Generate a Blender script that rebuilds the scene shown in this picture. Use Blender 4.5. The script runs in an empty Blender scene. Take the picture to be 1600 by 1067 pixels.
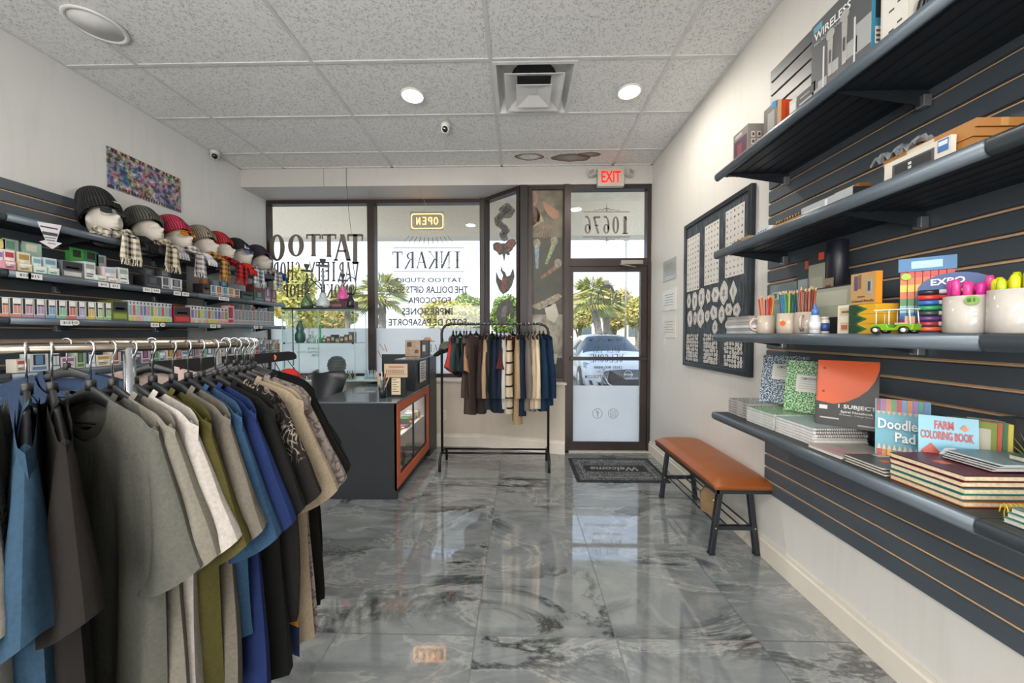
import bpy, math, random
from mathutils import Vector, Matrix, noise
R = math.radians
C = bpy.context.scene.collection
SC = bpy.context.scene
# ---------------------------------------------------------------- camera
F = 558.0; YAW = 12 / 558.0; PIT = 12.5 / 558.0; CH = 1.335
cam_d = bpy.data.cameras.new('camera'); cam = bpy.data.objects.new('camera', cam_d); C.objects.link(cam)
cam_d.sensor_width = 36; cam_d.lens = F * 36 / 1600; cam_d.clip_start = 0.02; cam_d.clip_end = 500
cam.location = (0, 0, CH); cam.rotation_euler = (R(90) - PIT, 0, YAW)
SC.camera = cam
# ---------------------------------------------------------------- world, sun, exposure
w = bpy.data.worlds.new('sky'); SC.world = w; w.use_nodes = True
nt = w.node_tree; nt.nodes.clear()
wo = nt.nodes.new('ShaderNodeOutputWorld'); bg = nt.nodes.new('ShaderNodeBackground'); tc = nt.nodes.new('ShaderNodeTexCoord')
sx = nt.nodes.new('ShaderNodeSeparateXYZ'); cr = nt.nodes.new('ShaderNodeValToRGB')
cr.color_ramp.elements[0].position = 0.0; cr.color_ramp.elements[0].color = (0.86, 0.93, 1.0, 1)
cr.color_ramp.elements[1].position = 0.75; cr.color_ramp.elements[1].color = (0.42, 0.62, 0.95, 1)
nt.links.new(tc.outputs['Generated'], sx.inputs[0]); nt.links.new(sx.outputs[2], cr.inputs[0])
nt.links.new(cr.outputs[0], bg.inputs[0]); bg.inputs[1].default_value = 1.75; nt.links.new(bg.outputs[0], wo.inputs[0])
sun_d = bpy.data.lights.new('sun', 'SUN'); sun = bpy.data.objects.new('sun', sun_d); C.objects.link(sun)
sun_d.energy = 4.2; sun_d.angle = R(1.5); sun_d.color = (1, .93, .80); sun.rotation_euler = (R(48), 0, R(-28))
def area(name, loc, rot, sxx, syy, power, col=(1, .97, .93)):
    d = bpy.data.lights.new(name, 'AREA'); d.shape = 'RECTANGLE'; d.size = sxx; d.size_y = syy; d.energy = power; d.color = col
    o = bpy.data.objects.new(name, d); C.objects.link(o); o.location = loc; o.rotation_euler = rot; return o
LP = 1.2
for i, (lx, ly) in enumerate(((-2.2, -.7), (-.3, -.7), (-2.2, -2.7), (-.3, -2.7))):
    area('added_ceiling_fill', (lx, ly, 3.17), (0, 0, 0), 1.15, .55, 42 * LP)  # fill lights added behind the camera to soften the room, no fittings modelled
area('added_bounce_fill', (-.8, -3.2, 1.25), (R(116), 0, 0), 4.2, 2.4, 165 * LP)  # added fill panel aimed upward, stands in for bounced light on the ceiling
SC.view_settings.view_transform = 'Standard'; SC.view_settings.look = 'None'; SC.view_settings.gamma = 1
SC.view_settings.use_curve_mapping = False; SC.view_settings.exposure = 0.0
SC.cycles.use_denoising = True; SC.cycles.max_bounces = 10; SC.cycles.transparent_max_bounces = 24
SC.cycles.diffuse_bounces = 5; SC.cycles.sample_clamp_indirect = 6; SC.cycles.caustics_reflective = False; SC.cycles.caustics_refractive = False
random.seed(7)
# ---------------------------------------------------------------- picture ray -> point on a real plane (for measuring)
_cy, _sy, _cp, _sp = math.cos(YAW), math.sin(YAW), math.cos(PIT), math.sin(PIT)
_fw = Vector((-_sy * _cp, _cy * _cp, -_sp)); _rt = Vector((_cy, _sy, 0)); _up = _rt.cross(_fw)
def at(u, v, x=None, y=None, z=None):
    r = _fw + _rt * ((u - 800) / F) + _up * ((533.5 - v) / F)
    t = x / r.x if x is not None else y / r.y if y is not None else (z - CH) / r.z
    return Vector((0, 0, CH)) + r * t
# ---------------------------------------------------------------- materials
def lin(h):
    o = []
    for i in (0, 2, 4):
        c = int(h[i:i + 2], 16) / 255; o.append(c / 12.92 if c < .04045 else ((c + .055) / 1.055) ** 2.4)
    return (*o, 1)
_M = {}
def mat(h, rough=.5, metal=0, var=.08, scale=6.0, bump=0, alpha=1, emit=0, coat=0, sheen=0):
    key = (h, rough, metal, var, scale, bump, alpha, emit, coat, sheen)
    if key in _M: return _M[key]
    m = bpy.data.materials.new('surface_' + h); m.use_nodes = True; n = m.node_tree; b = n.nodes['Principled BSDF']
    t = n.nodes.new('ShaderNodeTexCoord'); q = n.nodes.new('ShaderNodeTexNoise'); q.inputs['Scale'].default_value = scale; q.inputs['Detail'].default_value = 4
    n.links.new(t.outputs['Object'], q.inputs['Vector'])
    c = lin(h); r = n.nodes.new('ShaderNodeValToRGB'); r.color_ramp.elements[0].position = .3; r.color_ramp.elements[1].position = .7
    r.color_ramp.elements[0].color = (*[x * (1 - var) for x in c[:3]], 1); r.color_ramp.elements[1].color = (*[min(1, x * (1 + var)) for x in c[:3]], 1)
    n.links.new(q.outputs[0], r.inputs[0]); n.links.new(r.outputs[0], b.inputs['Base Color'])
    b.inputs['Roughness'].default_value = rough; b.inputs['Metallic'].default_value = metal
    if bump:
        u = n.nodes.new('ShaderNodeBump'); u.inputs['Strength'].default_value = bump; u.inputs['Distance'].default_value = .01
        n.links.new(q.outputs[0], u.inputs['Height']); n.links.new(u.outputs[0], b.inputs['Normal'])
    if emit: n.links.new(r.outputs[0], b.inputs['Emission Color']); b.inputs['Emission Strength'].default_value = emit
    if alpha < 1: b.inputs['Alpha'].default_value = alpha
    if coat: b.inputs['Coat Weight'].default_value = coat
    if sheen: b.inputs['Sheen Weight'].default_value = sheen
    _M[key] = m; return m
def newmat(name):
    m = bpy.data.materials.new(name); m.use_nodes = True; n = m.node_tree; return m, n, n.nodes['Principled BSDF']
def N(n, kind, **kw):
    x = n.nodes.new('ShaderNode' + kind)
    for k, v in kw.items():
        if k in x.inputs: x.inputs[k].default_value = v
        else: setattr(x, k, v)
    return x
def ramp(n, src, stops):
    r = n.nodes.new('ShaderNodeValToRGB'); e = r.color_ramp.elements
    while len(e) < len(stops): e.new(.5)
    for i, (p, c) in enumerate(stops): e[i].position = p; e[i].color = lin(c) if isinstance(c, str) else (c, c, c, 1)
    n.links.new(src, r.inputs[0]); return r.outputs[0]
def mixc(n, fac, a, b):
    x = n.nodes.new('ShaderNodeMix'); x.data_type = 'RGBA'
    for s, v in ((0, fac), (6, a), (7, b)):
        if isinstance(v, bpy.types.NodeSocket): n.links.new(v, x.inputs[s])
        else: x.inputs[s].default_value = lin(v) if isinstance(v, str) else v
    return x.outputs[2]
def math_(n, op, a, b=None):
    x = n.nodes.new('ShaderNodeMath'); x.operation = op
    for i, v in enumerate((a, b)):
        if v is None: continue
        if isinstance(v, bpy.types.NodeSocket): n.links.new(v, x.inputs[i])
        else: x.inputs[i].default_value = v
    return x.outputs[0]
def glass_mat(name, tint=(1, 1, 1), film=0):
    m = bpy.data.materials.new(name); m.use_nodes = True; n = m.node_tree; n.nodes.clear()
    o = N(n, 'OutputMaterial'); g = N(n, 'BsdfGlossy', Roughness=.02); t = N(n, 'BsdfTransparent'); t.inputs[0].default_value = (*tint, 1)
    f = N(n, 'Fresnel', IOR=1.5); ge = N(n, 'NewGeometry'); n.links.new(math_(n, 'SUBTRACT', 1.5, math_(n, 'MULTIPLY', ge.outputs['Backfacing'], .8333)), f.inputs[0]); mx = N(n, 'MixShader'); ns = N(n, 'TexNoise', Scale=3.0)
    cc = ramp(n, ns.outputs[0], [(.3, .90), (.7, 1.0)]); mm = math_(n, 'MULTIPLY', f.outputs[0], cc)
    n.links.new(mm, mx.inputs[0]); n.links.new(t.outputs[0], mx.inputs[1]); n.links.new(g.outputs[0], mx.inputs[2])
    n.links.new(mx.outputs[0], o.inputs[0]); return m
def frost_mat():
    m = bpy.data.materials.new('frosted_film'); m.use_nodes = True; n = m.node_tree; n.nodes.clear()
    o = N(n, 'OutputMaterial'); a = N(n, 'BsdfTranslucent'); d = N(n, 'BsdfDiffuse'); t = N(n, 'BsdfTransparent'); ns = N(n, 'TexNoise', Scale=2.0)
    c = ramp(n, ns.outputs[0], [(.3, 'f4f6f8'), (.7, 'fdfdfd')]); n.links.new(c, a.inputs[0]); n.links.new(c, d.inputs[0])
    m1 = N(n, 'MixShader'); m1.inputs[0].default_value = .15; m2 = N(n, 'MixShader'); m2.inputs[0].default_value = .12
    n.links.new(a.outputs[0], m1.inputs[1]); n.links.new(d.outputs[0], m1.inputs[2]); n.links.new(m1.outputs[0], m2.inputs[1]); n.links.new(t.outputs[0], m2.inputs[2])
    n.links.new(m2.outputs[0], o.inputs[0]); return m
# ---------------------------------------------------------------- mesh builder
_TXT = {}
def text_geo(s):
    if s in _TXT: return _TXT[s]
    cu = bpy.data.curves.new('t', 'FONT'); cu.body = s; cu.resolution_u = 2; cu.offset = .022
    o = bpy.data.objects.new('t', cu); me = bpy.data.meshes.new_from_object(o)
    v = [tuple(x.co) for x in me.vertices]; f = [tuple(p.vertices) for p in me.polygons]
    bpy.data.objects.remove(o); bpy.data.curves.remove(cu); bpy.data.meshes.remove(me)
    x0 = min(a[0] for a in v); x1 = max(a[0] for a in v); y0 = min(a[1] for a in v); y1 = max(a[1] for a in v)
    _TXT[s] = ([((a[0] - x0) / (x1 - x0), (a[1] - y0) / (y1 - y0)) for a in v], f); return _TXT[s]
class MB:
    def __init__(s): s.v = []; s.f = []; s.mi = []; s.sm = []; s.mats = []; s.X = None
    def add(s, vs, fs, m, smooth=False):
        if m not in s.mats: s.mats.append(m)
        k = s.mats.index(m); b = len(s.v)
        s.v += [tuple(s.X @ Vector(p)) for p in vs] if s.X else [tuple(p) for p in vs]
        for f in fs: s.f.append(tuple(b + i for i in f)); s.mi.append(k); s.sm.append(smooth)
        return s
    def box(s, x0, x1, y0, y1, z0, z1, m):
        v = [(x, y, z) for x in (x0, x1) for y in (y0, y1) for z in (z0, z1)]
        return s.add(v, [(0, 1, 3, 2), (4, 6, 7, 5), (0, 4, 5, 1), (2, 3, 7, 6), (0, 2, 6, 4), (1, 5, 7, 3)], m)
    def tube(s, path, r, m, n=8, closed=False, caps=True):
        P = [Vector(p) for p in path]; L = len(P); vs = []; fs = []
        rr = r if isinstance(r, (list, tuple)) else [r] * L
        prev = None
        for i, p in enumerate(P):
            if closed: t = P[(i + 1) % L] - P[i - 1]
            else: t = P[min(i + 1, L - 1)] - P[max(i - 1, 0)]
            t.normalize()
            a = prev if prev is not None else (Vector((0, 0, 1)) if abs(t.z) < .9 else Vector((1, 0, 0)))
            a = (a - t * a.dot(t)); a.normalize(); prev = a; b = t.cross(a)
            for k in range(n):
                q = 2 * math.pi * k / n; vs.append(p + (a * math.cos(q) + b * math.sin(q)) * rr[i])
        for i in range(L if closed else L - 1):
            for k in range(n):
                j = (i + 1) % L; fs.append((i * n + k, i * n + (k + 1) % n, j * n + (k + 1) % n, j * n + k))
        if not closed and caps: fs += [tuple(range(n - 1, -1, -1)), tuple((L - 1) * n + k for k in range(n))]
        return s.add(vs, fs, m, True)
    def lathe(s, prof, c, m, n=20, ax='z', sx=1, sy=1):
        vs = []; fs = []; L = len(prof)
        for r, z in prof:
            for k in range(n):
                q = 2 * math.pi * k / n; a, b = r * math.cos(q) * sx, r * math.sin(q) * sy
                d = (a, b, z) if ax == 'z' else (z, a, b) if ax == 'x' else (b, z, a)
                vs.append((c[0] + d[0], c[1] + d[1], c[2] + d[2]))
        for i in range(L - 1):
            for k in range(n): fs.append((i * n + k, i * n + (k + 1) % n, (i + 1) * n + (k + 1) % n, (i + 1) * n + k))
        if prof[0][0] > 1e-4: fs.append(tuple(range(n - 1, -1, -1)))
        if prof[-1][0] > 1e-4: fs.append(tuple((L - 1) * n + k for k in range(n)))
        return s.add(vs, fs, m, True)
    def prism(s, poly, d, m, smooth=False):
        d = Vector(d); n = len(poly); p = [Vector(a) for a in poly]
        return s.add(p + [a + d for a in p], [tuple(range(n - 1, -1, -1)), tuple(range(n, 2 * n))] + [(i, (i + 1) % n, n + (i + 1) % n, n + i) for i in range(n)], m, smooth)
    def quad(s, O, U, V, m, t=.0006):
        O, U, V = Vector(O), Vector(U), Vector(V); nn = U.cross(V); nn.normalize()
        return s.prism([O, O + U, O + U + V, O + V], nn * t, m)
    def text(s, t, O, U, V, m, lift=.001):
        O, U, V = Vector(O), Vector(U), Vector(V); nn = U.cross(V); nn.normalize(); g = text_geo(t)
        return s.add([O + U * a + V * b + nn * lift for a, b in g[0]], g[1], m)
    def disc(s, c, r, nrm, m, n=20, sy=1, t=.001):
        nrm = Vector(nrm).normalized(); a = Vector((0, 0, 1)) if abs(nrm.z) < .9 else Vector((1, 0, 0)); b = nrm.cross(a).normalized(); a = b.cross(nrm)
        return s.prism([Vector(c) + b * r * math.cos(6.2832 * k / n) + a * r * sy * math.sin(6.2832 * k / n) for k in range(n)], nrm * t, m)
    def grid(s, fn, nu, nv, m, smooth=True, wrap=False):
        vs = [fn(i / (nu - 1), j / (nv - 1)) for i in range(nu) for j in range(nv)]
        fs = [(i * nv + j, (i + 1) * nv + j, (i + 1) * nv + j + 1, i * nv + j + 1) for i in range(nu - 1) for j in range(nv - 1)]
        if wrap: fs += [((nu - 1) * nv + j, j, j + 1, (nu - 1) * nv + j + 1) for j in range(nv - 1)]
        return s.add(vs, fs, m, smooth)
    def build(s, name, parent=None, loc=None, rz=0, bevel=0, solid=0, seg=2, sub=0):
        me = bpy.data.meshes.new(name); me.from_pydata(s.v, [], s.f)
        for x in s.mats: me.materials.append(x)
        me.polygons.foreach_set('material_index', s.mi); me.polygons.foreach_set('use_smooth', s.sm); me.update()
        o = bpy.data.objects.new(name, me); C.objects.link(o)
        if parent is not None: o.parent = parent
        if loc is not None: o.location = loc
        if rz: o.rotation_euler.z = rz
        if solid: md = o.modifiers.new('s', 'SOLIDIFY'); md.thickness = solid; md.offset = 0
        if sub: md = o.modifiers.new('u', 'SUBSURF'); md.levels = md.render_levels = sub
        if bevel: md = o.modifiers.new('b', 'BEVEL'); md.width = bevel; md.segments = seg; md.limit_method = 'ANGLE'
        return o
def tag(o, label, cat, group=None):
    o['label'] = label; o['category'] = cat
    if group: o['group'] = group
    return o
def thing(name, label, cat, loc=(0, 0, 0), rz=0, group=None):
    o = bpy.data.objects.new(name, None); o.empty_display_size = .05; C.objects.link(o); o.location = loc; o.rotation_euler.z = rz
    return tag(o, label, cat, group)
def struct(o): o['kind'] = 'structure'; return o
def dup(o, loc, rz=None, label=None, group=None, scale=None):
    r = o.copy(); C.objects.link(r); r.location = loc
    if rz is not None: r.rotation_euler.z = rz
    if label: r['label'] = label
    if group: r['group'] = group
    if scale: r.scale = scale
    for ch in list(o.children):
        c = ch.copy(); C.objects.link(c); c.parent = r
        for g in list(ch.children): d = g.copy(); C.objects.link(d); d.parent = c
    return r
# ================================================================ shell
XL, XR, CZ, YW, YD = -3.15, 1.46, 3.19, 4.45, 4.06
def wall_mat(base, seed=0, dirt='b9ab95'):
    m, n, b = newmat('painted_wall'); t = N(n, 'TexCoord'); q = N(n, 'TexNoise', Scale=.9, Detail=6.0); n.links.new(t.outputs['Object'], q.inputs[0])
    mp = N(n, 'Mapping'); mp.inputs['Scale'].default_value = (14, 14, 1.2); n.links.new(t.outputs['Object'], mp.inputs[0])
    q2 = N(n, 'TexNoise', Scale=1.4, Detail=5.0); n.links.new(mp.outputs[0], q2.inputs[0])
    a = ramp(n, q.outputs[0], [(.35, 0), (.75, .35)]); c1 = mixc(n, a, base, dirt)
    a2 = ramp(n, q2.outputs[0], [(.55, 0), (.8, .16)]); c2 = mixc(n, a2, c1, 'a79f92'); n.links.new(c2, b.inputs['Base Color'])
    b.inputs['Roughness'].default_value = .55; q3 = N(n, 'TexNoise', Scale=90.0, Detail=3.0); n.links.new(t.outputs['Object'], q3.inputs[0])
    bu = N(n, 'Bump', Strength=.12, Distance=.004); n.links.new(q3.outputs[0], bu.inputs['Height']); n.links.new(bu.outputs[0], b.inputs['Normal']); return m
WM = wall_mat('dcdcdb', dirt='c8c5be'); WM2 = wall_mat('cbc1b4'); SOF = wall_mat('bfbcb8', dirt='b1aea8')
def floor_mat():
    m, n, b = newmat('marble_tile'); t = N(n, 'TexCoord'); s = N(n, 'SeparateXYZ'); n.links.new(t.outputs['Object'], s.inputs[0])
    TX, TY = .617, 1.195
    fx = math_(n, 'DIVIDE', math_(n, 'ADD', s.outputs[0], .195 + 20 * TX), TX); fy = math_(n, 'DIVIDE', math_(n, 'ADD', s.outputs[1], -1.546 + 20 * TY), TY)
    ix, iy = math_(n, 'FLOOR', fx), math_(n, 'FLOOR', fy); rx, ry = math_(n, 'FRACT', fx), math_(n, 'FRACT', fy)
    cb = N(n, 'CombineXYZ'); n.links.new(ix, cb.inputs[0]); n.links.new(iy, cb.inputs[1]); wn = N(n, 'TexWhiteNoise'); n.links.new(cb.outputs[0], wn.inputs[0])
    off = N(n, 'VectorMath', operation='SCALE'); n.links.new(wn.outputs['Color'], off.inputs[0]); off.inputs['Scale'].default_value = 9
    ad = N(n, 'VectorMath', operation='ADD'); n.links.new(t.outputs['Object'], ad.inputs[0]); n.links.new(off.outputs[0], ad.inputs[1])
    mp = N(n, 'Mapping'); mp.inputs['Scale'].default_value = (.8, 1.7, 1); mp.inputs['Rotation'].default_value = (0, 0, .35); n.links.new(ad.outputs[0], mp.inputs[0])
    q = N(n, 'TexNoise', Scale=1.3, Detail=12.0, Roughness=.64, Distortion=1.3); n.links.new(mp.outputs[0], q.inputs[0])
    base = ramp(n, q.outputs[0], [(.26, '4a5052'), (.38, '6b7173'), (.47, '898d8f'), (.55, '787e80'), (.66, '8c9091'), (.78, 'a5a6a3')])
    q2 = N(n, 'TexNoise', Scale=1.5, Detail=12.0, Roughness=.66, Distortion=.9); n.links.new(mp.outputs[0], q2.inputs[0])
    v = math_(n, 'ABSOLUTE', math_(n, 'SUBTRACT', q2.outputs[0], .5)); vv = ramp(n, v, [(0, 1), (.012, .75), (.05, 0)])
    q3 = N(n, 'TexNoise', Scale=1.1, Detail=3.0); n.links.new(mp.outputs[0], q3.inputs[0]); k = ramp(n, q3.outputs[0], [(.45, 0), (.6, 1)])
    c = mixc(n, math_(n, 'MULTIPLY', vv, k), base, '2b3031')
    v2 = math_(n, 'ABSOLUTE', math_(n, 'SUBTRACT', q2.outputs[0], .56)); vw = ramp(n, v2, [(0, .55), (.02, 0)])
    c = mixc(n, vw, c, 'b0afab')
    gx = math_(n, 'LESS_THAN', math_(n, 'MINIMUM', rx, math_(n, 'SUBTRACT', 1, rx)), .0028); gy = math_(n, 'LESS_THAN', math_(n, 'MINIMUM', ry, math_(n, 'SUBTRACT', 1, ry)), .0016)
    g = math_(n, 'MAXIMUM', gx, gy); c = mixc(n, g, c, '3c4143'); n.links.new(c, b.inputs['Base Color'])
    n.links.new(math_(n, 'ADD', math_(n, 'MULTIPLY', g, .5), .045), b.inputs['Roughness']); b.inputs['IOR'].default_value = 2.4
    return m
def ceil_mat():
    m, n, b = newmat('acoustic_tile'); t = N(n, 'TexCoord')
    vo = N(n, 'TexVoronoi', Scale=85.0, feature='DISTANCE_TO_EDGE'); q = N(n, 'TexNoise', Scale=26.0, Detail=3.0); n.links.new(t.outputs['Object'], q.inputs[0])
    dm = N(n, 'VectorMath', operation='SCALE'); n.links.new(q.outputs['Color'], dm.inputs[0]); dm.inputs['Scale'].default_value = .035
    ad = N(n, 'VectorMath', operation='ADD'); n.links.new(t.outputs['Object'], ad.inputs[0]); n.links.new(dm.outputs[0], ad.inputs[1]); n.links.new(ad.outputs[0], vo.inputs[0])
    line = ramp(n, vo.outputs[0], [(.02, 1), (.075, 0)]); q2 = N(n, 'TexNoise', Scale=60.0, Detail=2.0); n.links.new(t.outputs['Object'], q2.inputs[0])
    on = ramp(n, q2.outputs[0], [(.50, 0), (.56, 1)]); f = math_(n, 'MULTIPLY', line, on)
    c = mixc(n, f, 'e4e4e2', '9a9a99')
    s = N(n, 'SeparateXYZ'); n.links.new(t.outputs['Object'], s.inputs[0]); qs = N(n, 'TexNoise', Scale=7.0, Detail=5.0); n.links.new(t.outputs['Object'], qs.inputs[0])
    for (cx, cy, rx, ry, inner) in ((.10, 3.80, .155, .075, .5), (.55, 3.83, .20, .085, .35), (.72, 3.76, .13, .05, .2)):
        dx = math_(n, 'DIVIDE', math_(n, 'SUBTRACT', s.outputs[0], cx), rx); dy = math_(n, 'DIVIDE', math_(n, 'SUBTRACT', s.outputs[1], cy), ry)
        d = math_(n, 'ADD', math_(n, 'SQRT', math_(n, 'ADD', math_(n, 'POWER', math_(n, 'ABSOLUTE', dx), 2.0), math_(n, 'POWER', math_(n, 'ABSOLUTE', dy), 2.0))), math_(n, 'MULTIPLY', math_(n, 'SUBTRACT', qs.outputs[0], .5), .7))
        st = ramp(n, d, [(inner, 0 if inner == .5 else .6), (.9, .9), (1.0, .95), (1.06, 0)]); c = mixc(n, st, c, '6b4f2e')
    n.links.new(c, b.inputs['Base Color']); b.inputs['Roughness'].default_value = .9
    bu = N(n, 'Bump', Strength=.5, Distance=.003, invert=True); n.links.new(f, bu.inputs['Height']); n.links.new(bu.outputs[0], b.inputs['Normal']); return m
struct(MB().box(XL - .1, XR + .1, -4.1, 4.45, -.12, 0, floor_mat()).build('floor'))
CM_ = ceil_mat(); HX0, HX1, HY0, HY1 = .105 - .275, .105 + .275, 2.765 - .275, 2.765 + .275
ceiling = struct(MB().box(XL - .1, HX0, -4.1, 4.02, CZ, CZ + .02, CM_).box(HX1, XR + .1, -4.1, 4.02, CZ, CZ + .02, CM_).box(HX0, HX1, -4.1, HY0, CZ, CZ + .02, CM_).box(HX0, HX1, HY1, 4.02, CZ, CZ + .02, CM_).build('ceiling'))
struct(MB().box(XL - .12, XR + .12, -4.2, 4.1, CZ + .25, CZ + .33, SOF).build('roof_slab'))
g = MB(); gm = mat('cfcfcd', .45)
for i in range(-10, 3):
    yy = 2.455 + i * .605
    if yy < 3.95: g.box(XL, XR, yy - .012, yy + .012, CZ - .006, CZ + .002, gm)
for i in range(-3, 3):
    xx = -.2 + i * 1.22
    if XL < xx < XR: g.box(xx - .012, xx + .012, -4, 4.0, CZ - .007, CZ + .002, gm)
g.box(XL, XL + .022, -4, 4.0, CZ - .007, CZ, gm); g.box(XR - .022, XR, -4, 4.0, CZ - .007, CZ, gm); g.box(XL, XR, 3.975, 4.0, CZ - .007, CZ, gm)
g.build('grid_frame', ceiling)
struct(MB().box(XL - .12, XL, -4.1, 4.5, 0, CZ, WM).build('wall_left'))
wr = struct(MB().box(XR, XR + .12, -4.1, 4.2, 0, CZ, wall_mat('dad8d4', dirt='c6c0b4')).build('wall_right'))
struct(MB().box(XL - .12, XR + .12, -4.2, -4.08, 0, CZ, WM).build('wall_back'))
# boxed header over the shop front
hd = MB(); hd.prism([(XL, 4.0, 2.985), (XL, 4.5, 2.985), (-.45, 4.5, 2.985), (.0, 4.13, 2.985), (XR, 4.13, 2.985), (XR, 4.0, 2.985)], (0, 0, CZ - 2.985 + .05), SOF)
hd.box(-2.2, -2.196, 3.997, 4.0, 2.99, CZ, mat('8f8d89')); struct(hd.build('trim_1'))
struct(MB().box(XL - .3, XR + .3, 4.02, 4.6, CZ + .08, 4.3, SOF).build('wall_front_upper'))
LW = [(XL, 4.19), (-.47, 4.19), (.50, 3.93), (.50, 4.13), (.02, 4.15), (-.44, 4.53), (XL, 4.53)]
lw = MB(); lw.prism([(x, y, 0) for x, y in LW], (0, 0, .77), WM2)
lw.prism([(x, y, .77) for x, y in [(XL, 4.17), (-.465, 4.17), (.515, 3.91), (.515, 4.13), (.02, 4.15), (-.44, 4.53), (XL, 4.53)]], (0, 0, .02), mat('d9d4ca', .4)); struct(lw.build('wall_front'))
BBM = mat('ddd6ca', .4, var=.05)
def baseboard(name, pts, h=.13, d=.016, m=BBM):
    b = MB()
    for (x0, y0), (x1, y1) in zip(pts, pts[1:]):
        u = Vector((x1 - x0, y1 - y0, 0)); nn = Vector((-u.y, u.x, 0)).normalized() * -1
        prof = [(0, 0), (d, 0), (d, h * .78), (d * .55, h * .84), (d * .5, h), (0, h)]
        b.prism([Vector((x0, y0, 0)) + nn * p + Vector((0, 0, q)) for p, q in prof], u, m)
    return struct(b.build(name))
baseboard('baseboard_left', [(XL, -4), (XL, 4.19)])
baseboard('baseboard_right', [(XR, 4.04), (XR, -4)])
baseboard('baseboard_front', [(XL, 4.19), (-.47, 4.19), (.50, 3.93)], .15)
baseboard('baseboard_back', [(XR, -4.08), (XL, -4.08)])
struct(MB().box(.5, XR, 3.99, 4.2, 0, .016, mat('b7b3aa', .4)).build('trim_2'))
# ---------------------------------------------------------------- shop front glazing
BZ = mat('3b3230', .38, .35, .15, 3); BZ2 = mat('2b2726', .45, .2); GL = glass_mat('clear_glass'); FR = frost_mat(); VN = mat('6b635b', .7, var=.04); VN2 = mat('56565c', .7)
def bars(mb, x0, x1, z0, z1, w, y0, y1, m=BZ):
    mb.box(x0, x1, y0, y1, z1 - w, z1, m); mb.box(x0, x1, y0, y1, z0, z0 + w, m); mb.box(x0, x0 + w, y0, y1, z0 + w, z1 - w, m); mb.box(x1 - w, x1, y0, y1, z0 + w, z1 - w, m)
# stroke letters with swelling stems and small serifs
def _l(x0, y0, x1, y1, t): return ('l', x0, y0, x1, y1, t)
def _s(x, y, w=.34): return ('h', x - w / 2, y, x + w / 2, y, .05)
GL_ = {
 'T': [_l(.5, 0, .5, 1, .2), ('h', .04, .97, .96, .97, .06), _l(.06, .78, .03, .99, .07), _l(.94, .78, .97, .99, .07), _s(.5, .02)],
 'A': [_l(.1, 0, .5, 1, .2), _l(.9, 0, .5, 1, .08), ('h', .25, .36, .78, .36, .05), _s(.1, .02, .26), _s(.88, .02, .26)],
 'O': [('o', .5, .5, .46, .5, .2)], '0': [('o', .5, .5, .42, .5, .22)],
 'I': [_l(.5, 0, .5, 1, .2), _s(.5, .02, .5), _s(.5, .98, .5), ('h', .36, .5, .64, .5, .05)], '1': [_l(.5, 0, .5, 1, .3), _s(.5, .02, .7), _l(.3, .8, .5, 1, .14)],
 'N': [_l(.15, 0, .15, 1, .1), _l(.85, 0, .85, 1, .1), _l(.15, 1, .85, 0, .2), _s(.15, .02), _s(.85, .98), _s(.12, .98, .3)],
 'K': [_l(.2, 0, .2, 1, .2), _l(.22, .45, .85, 1, .07), _l(.38, .55, .9, -.05, .18), _s(.2, .02), _s(.2, .98), _s(.85, .98, .3)],
 'R': [_l(.2, 0, .2, 1, .2), ('a', .25, .74, .52, .24, -90, 90, .16), _l(.45, .5, .92, -.06, .16), _s(.2, .02)],
 'P': [_l(.2, 0, .2, 1, .2), ('a', .25, .72, .55, .26, -90, 90, .16), _s(.2, .02)],
 'V': [_l(.1, 1, .5, 0, .18), _l(.9, 1, .5, 0, .08), _s(.1, .98, .3), _s(.9, .98, .3)], 'Y': [_l(.08, 1, .5, .48, .17), _l(.92, 1, .5, .48, .08), _l(.5, 0, .5, .5, .18), _s(.5, .02)],
 'E': [_l(.2, 0, .2, 1, .2), ('h', .2, .97, .88, .97, .06), ('h', .2, .52, .7, .52, .06), ('h', .2, .03, .9, .03, .06), _l(.88, .82, .9, 1, .06), _l(.9, 0, .92, .2, .06)],
 'S': [('a', .5, .75, .36, .24, 20, 270, .15), ('a', .5, .25, .36, .24, -160, 90, .15)], 'H': [_l(.18, 0, .18, 1, .18), _l(.82, 0, .82, 1, .18), ('h', .18, .5, .82, .5, .06), _s(.18, .02), _s(.82, .02), _s(.18, .98), _s(.82, .98)],
 'M': [_l(.1, 0, .1, 1, .1), _l(.9, 0, .9, 1, .16), _l(.1, 1, .5, .2, .16), _l(.9, 1, .5, .2, .07)], 'L': [_l(.2, 0, .2, 1, .2), ('h', .2, .03, .9, .03, .06), _l(.9, 0, .92, .25, .07)],
 '6': [('a', .5, .28, .38, .28, 0, 360, .18), ('a', .62, .5, .5, .5, 100, 215, .18), ('h', .45, .97, .8, .97, .09)], '7': [('h', .1, .95, .88, .95, .1), _l(.86, .95, .35, 0, .2), ('h', .3, .48, .8, .48, .05)],
 'W': [_l(.05, 1, .3, 0, .16), _l(.3, 0, .5, .8, .07), _l(.5, .8, .7, 0, .16), _l(.7, 0, .95, 1, .07)], 'C': [('a', .52, .5, .42, .5, 40, 320, .2)], 'F': [_l(.2, 0, .2, 1, .2), ('h', .2, .97, .88, .97, .06), ('h', .2, .52, .7, .52, .06)], ' ': []}
GB = [1.0]
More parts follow.
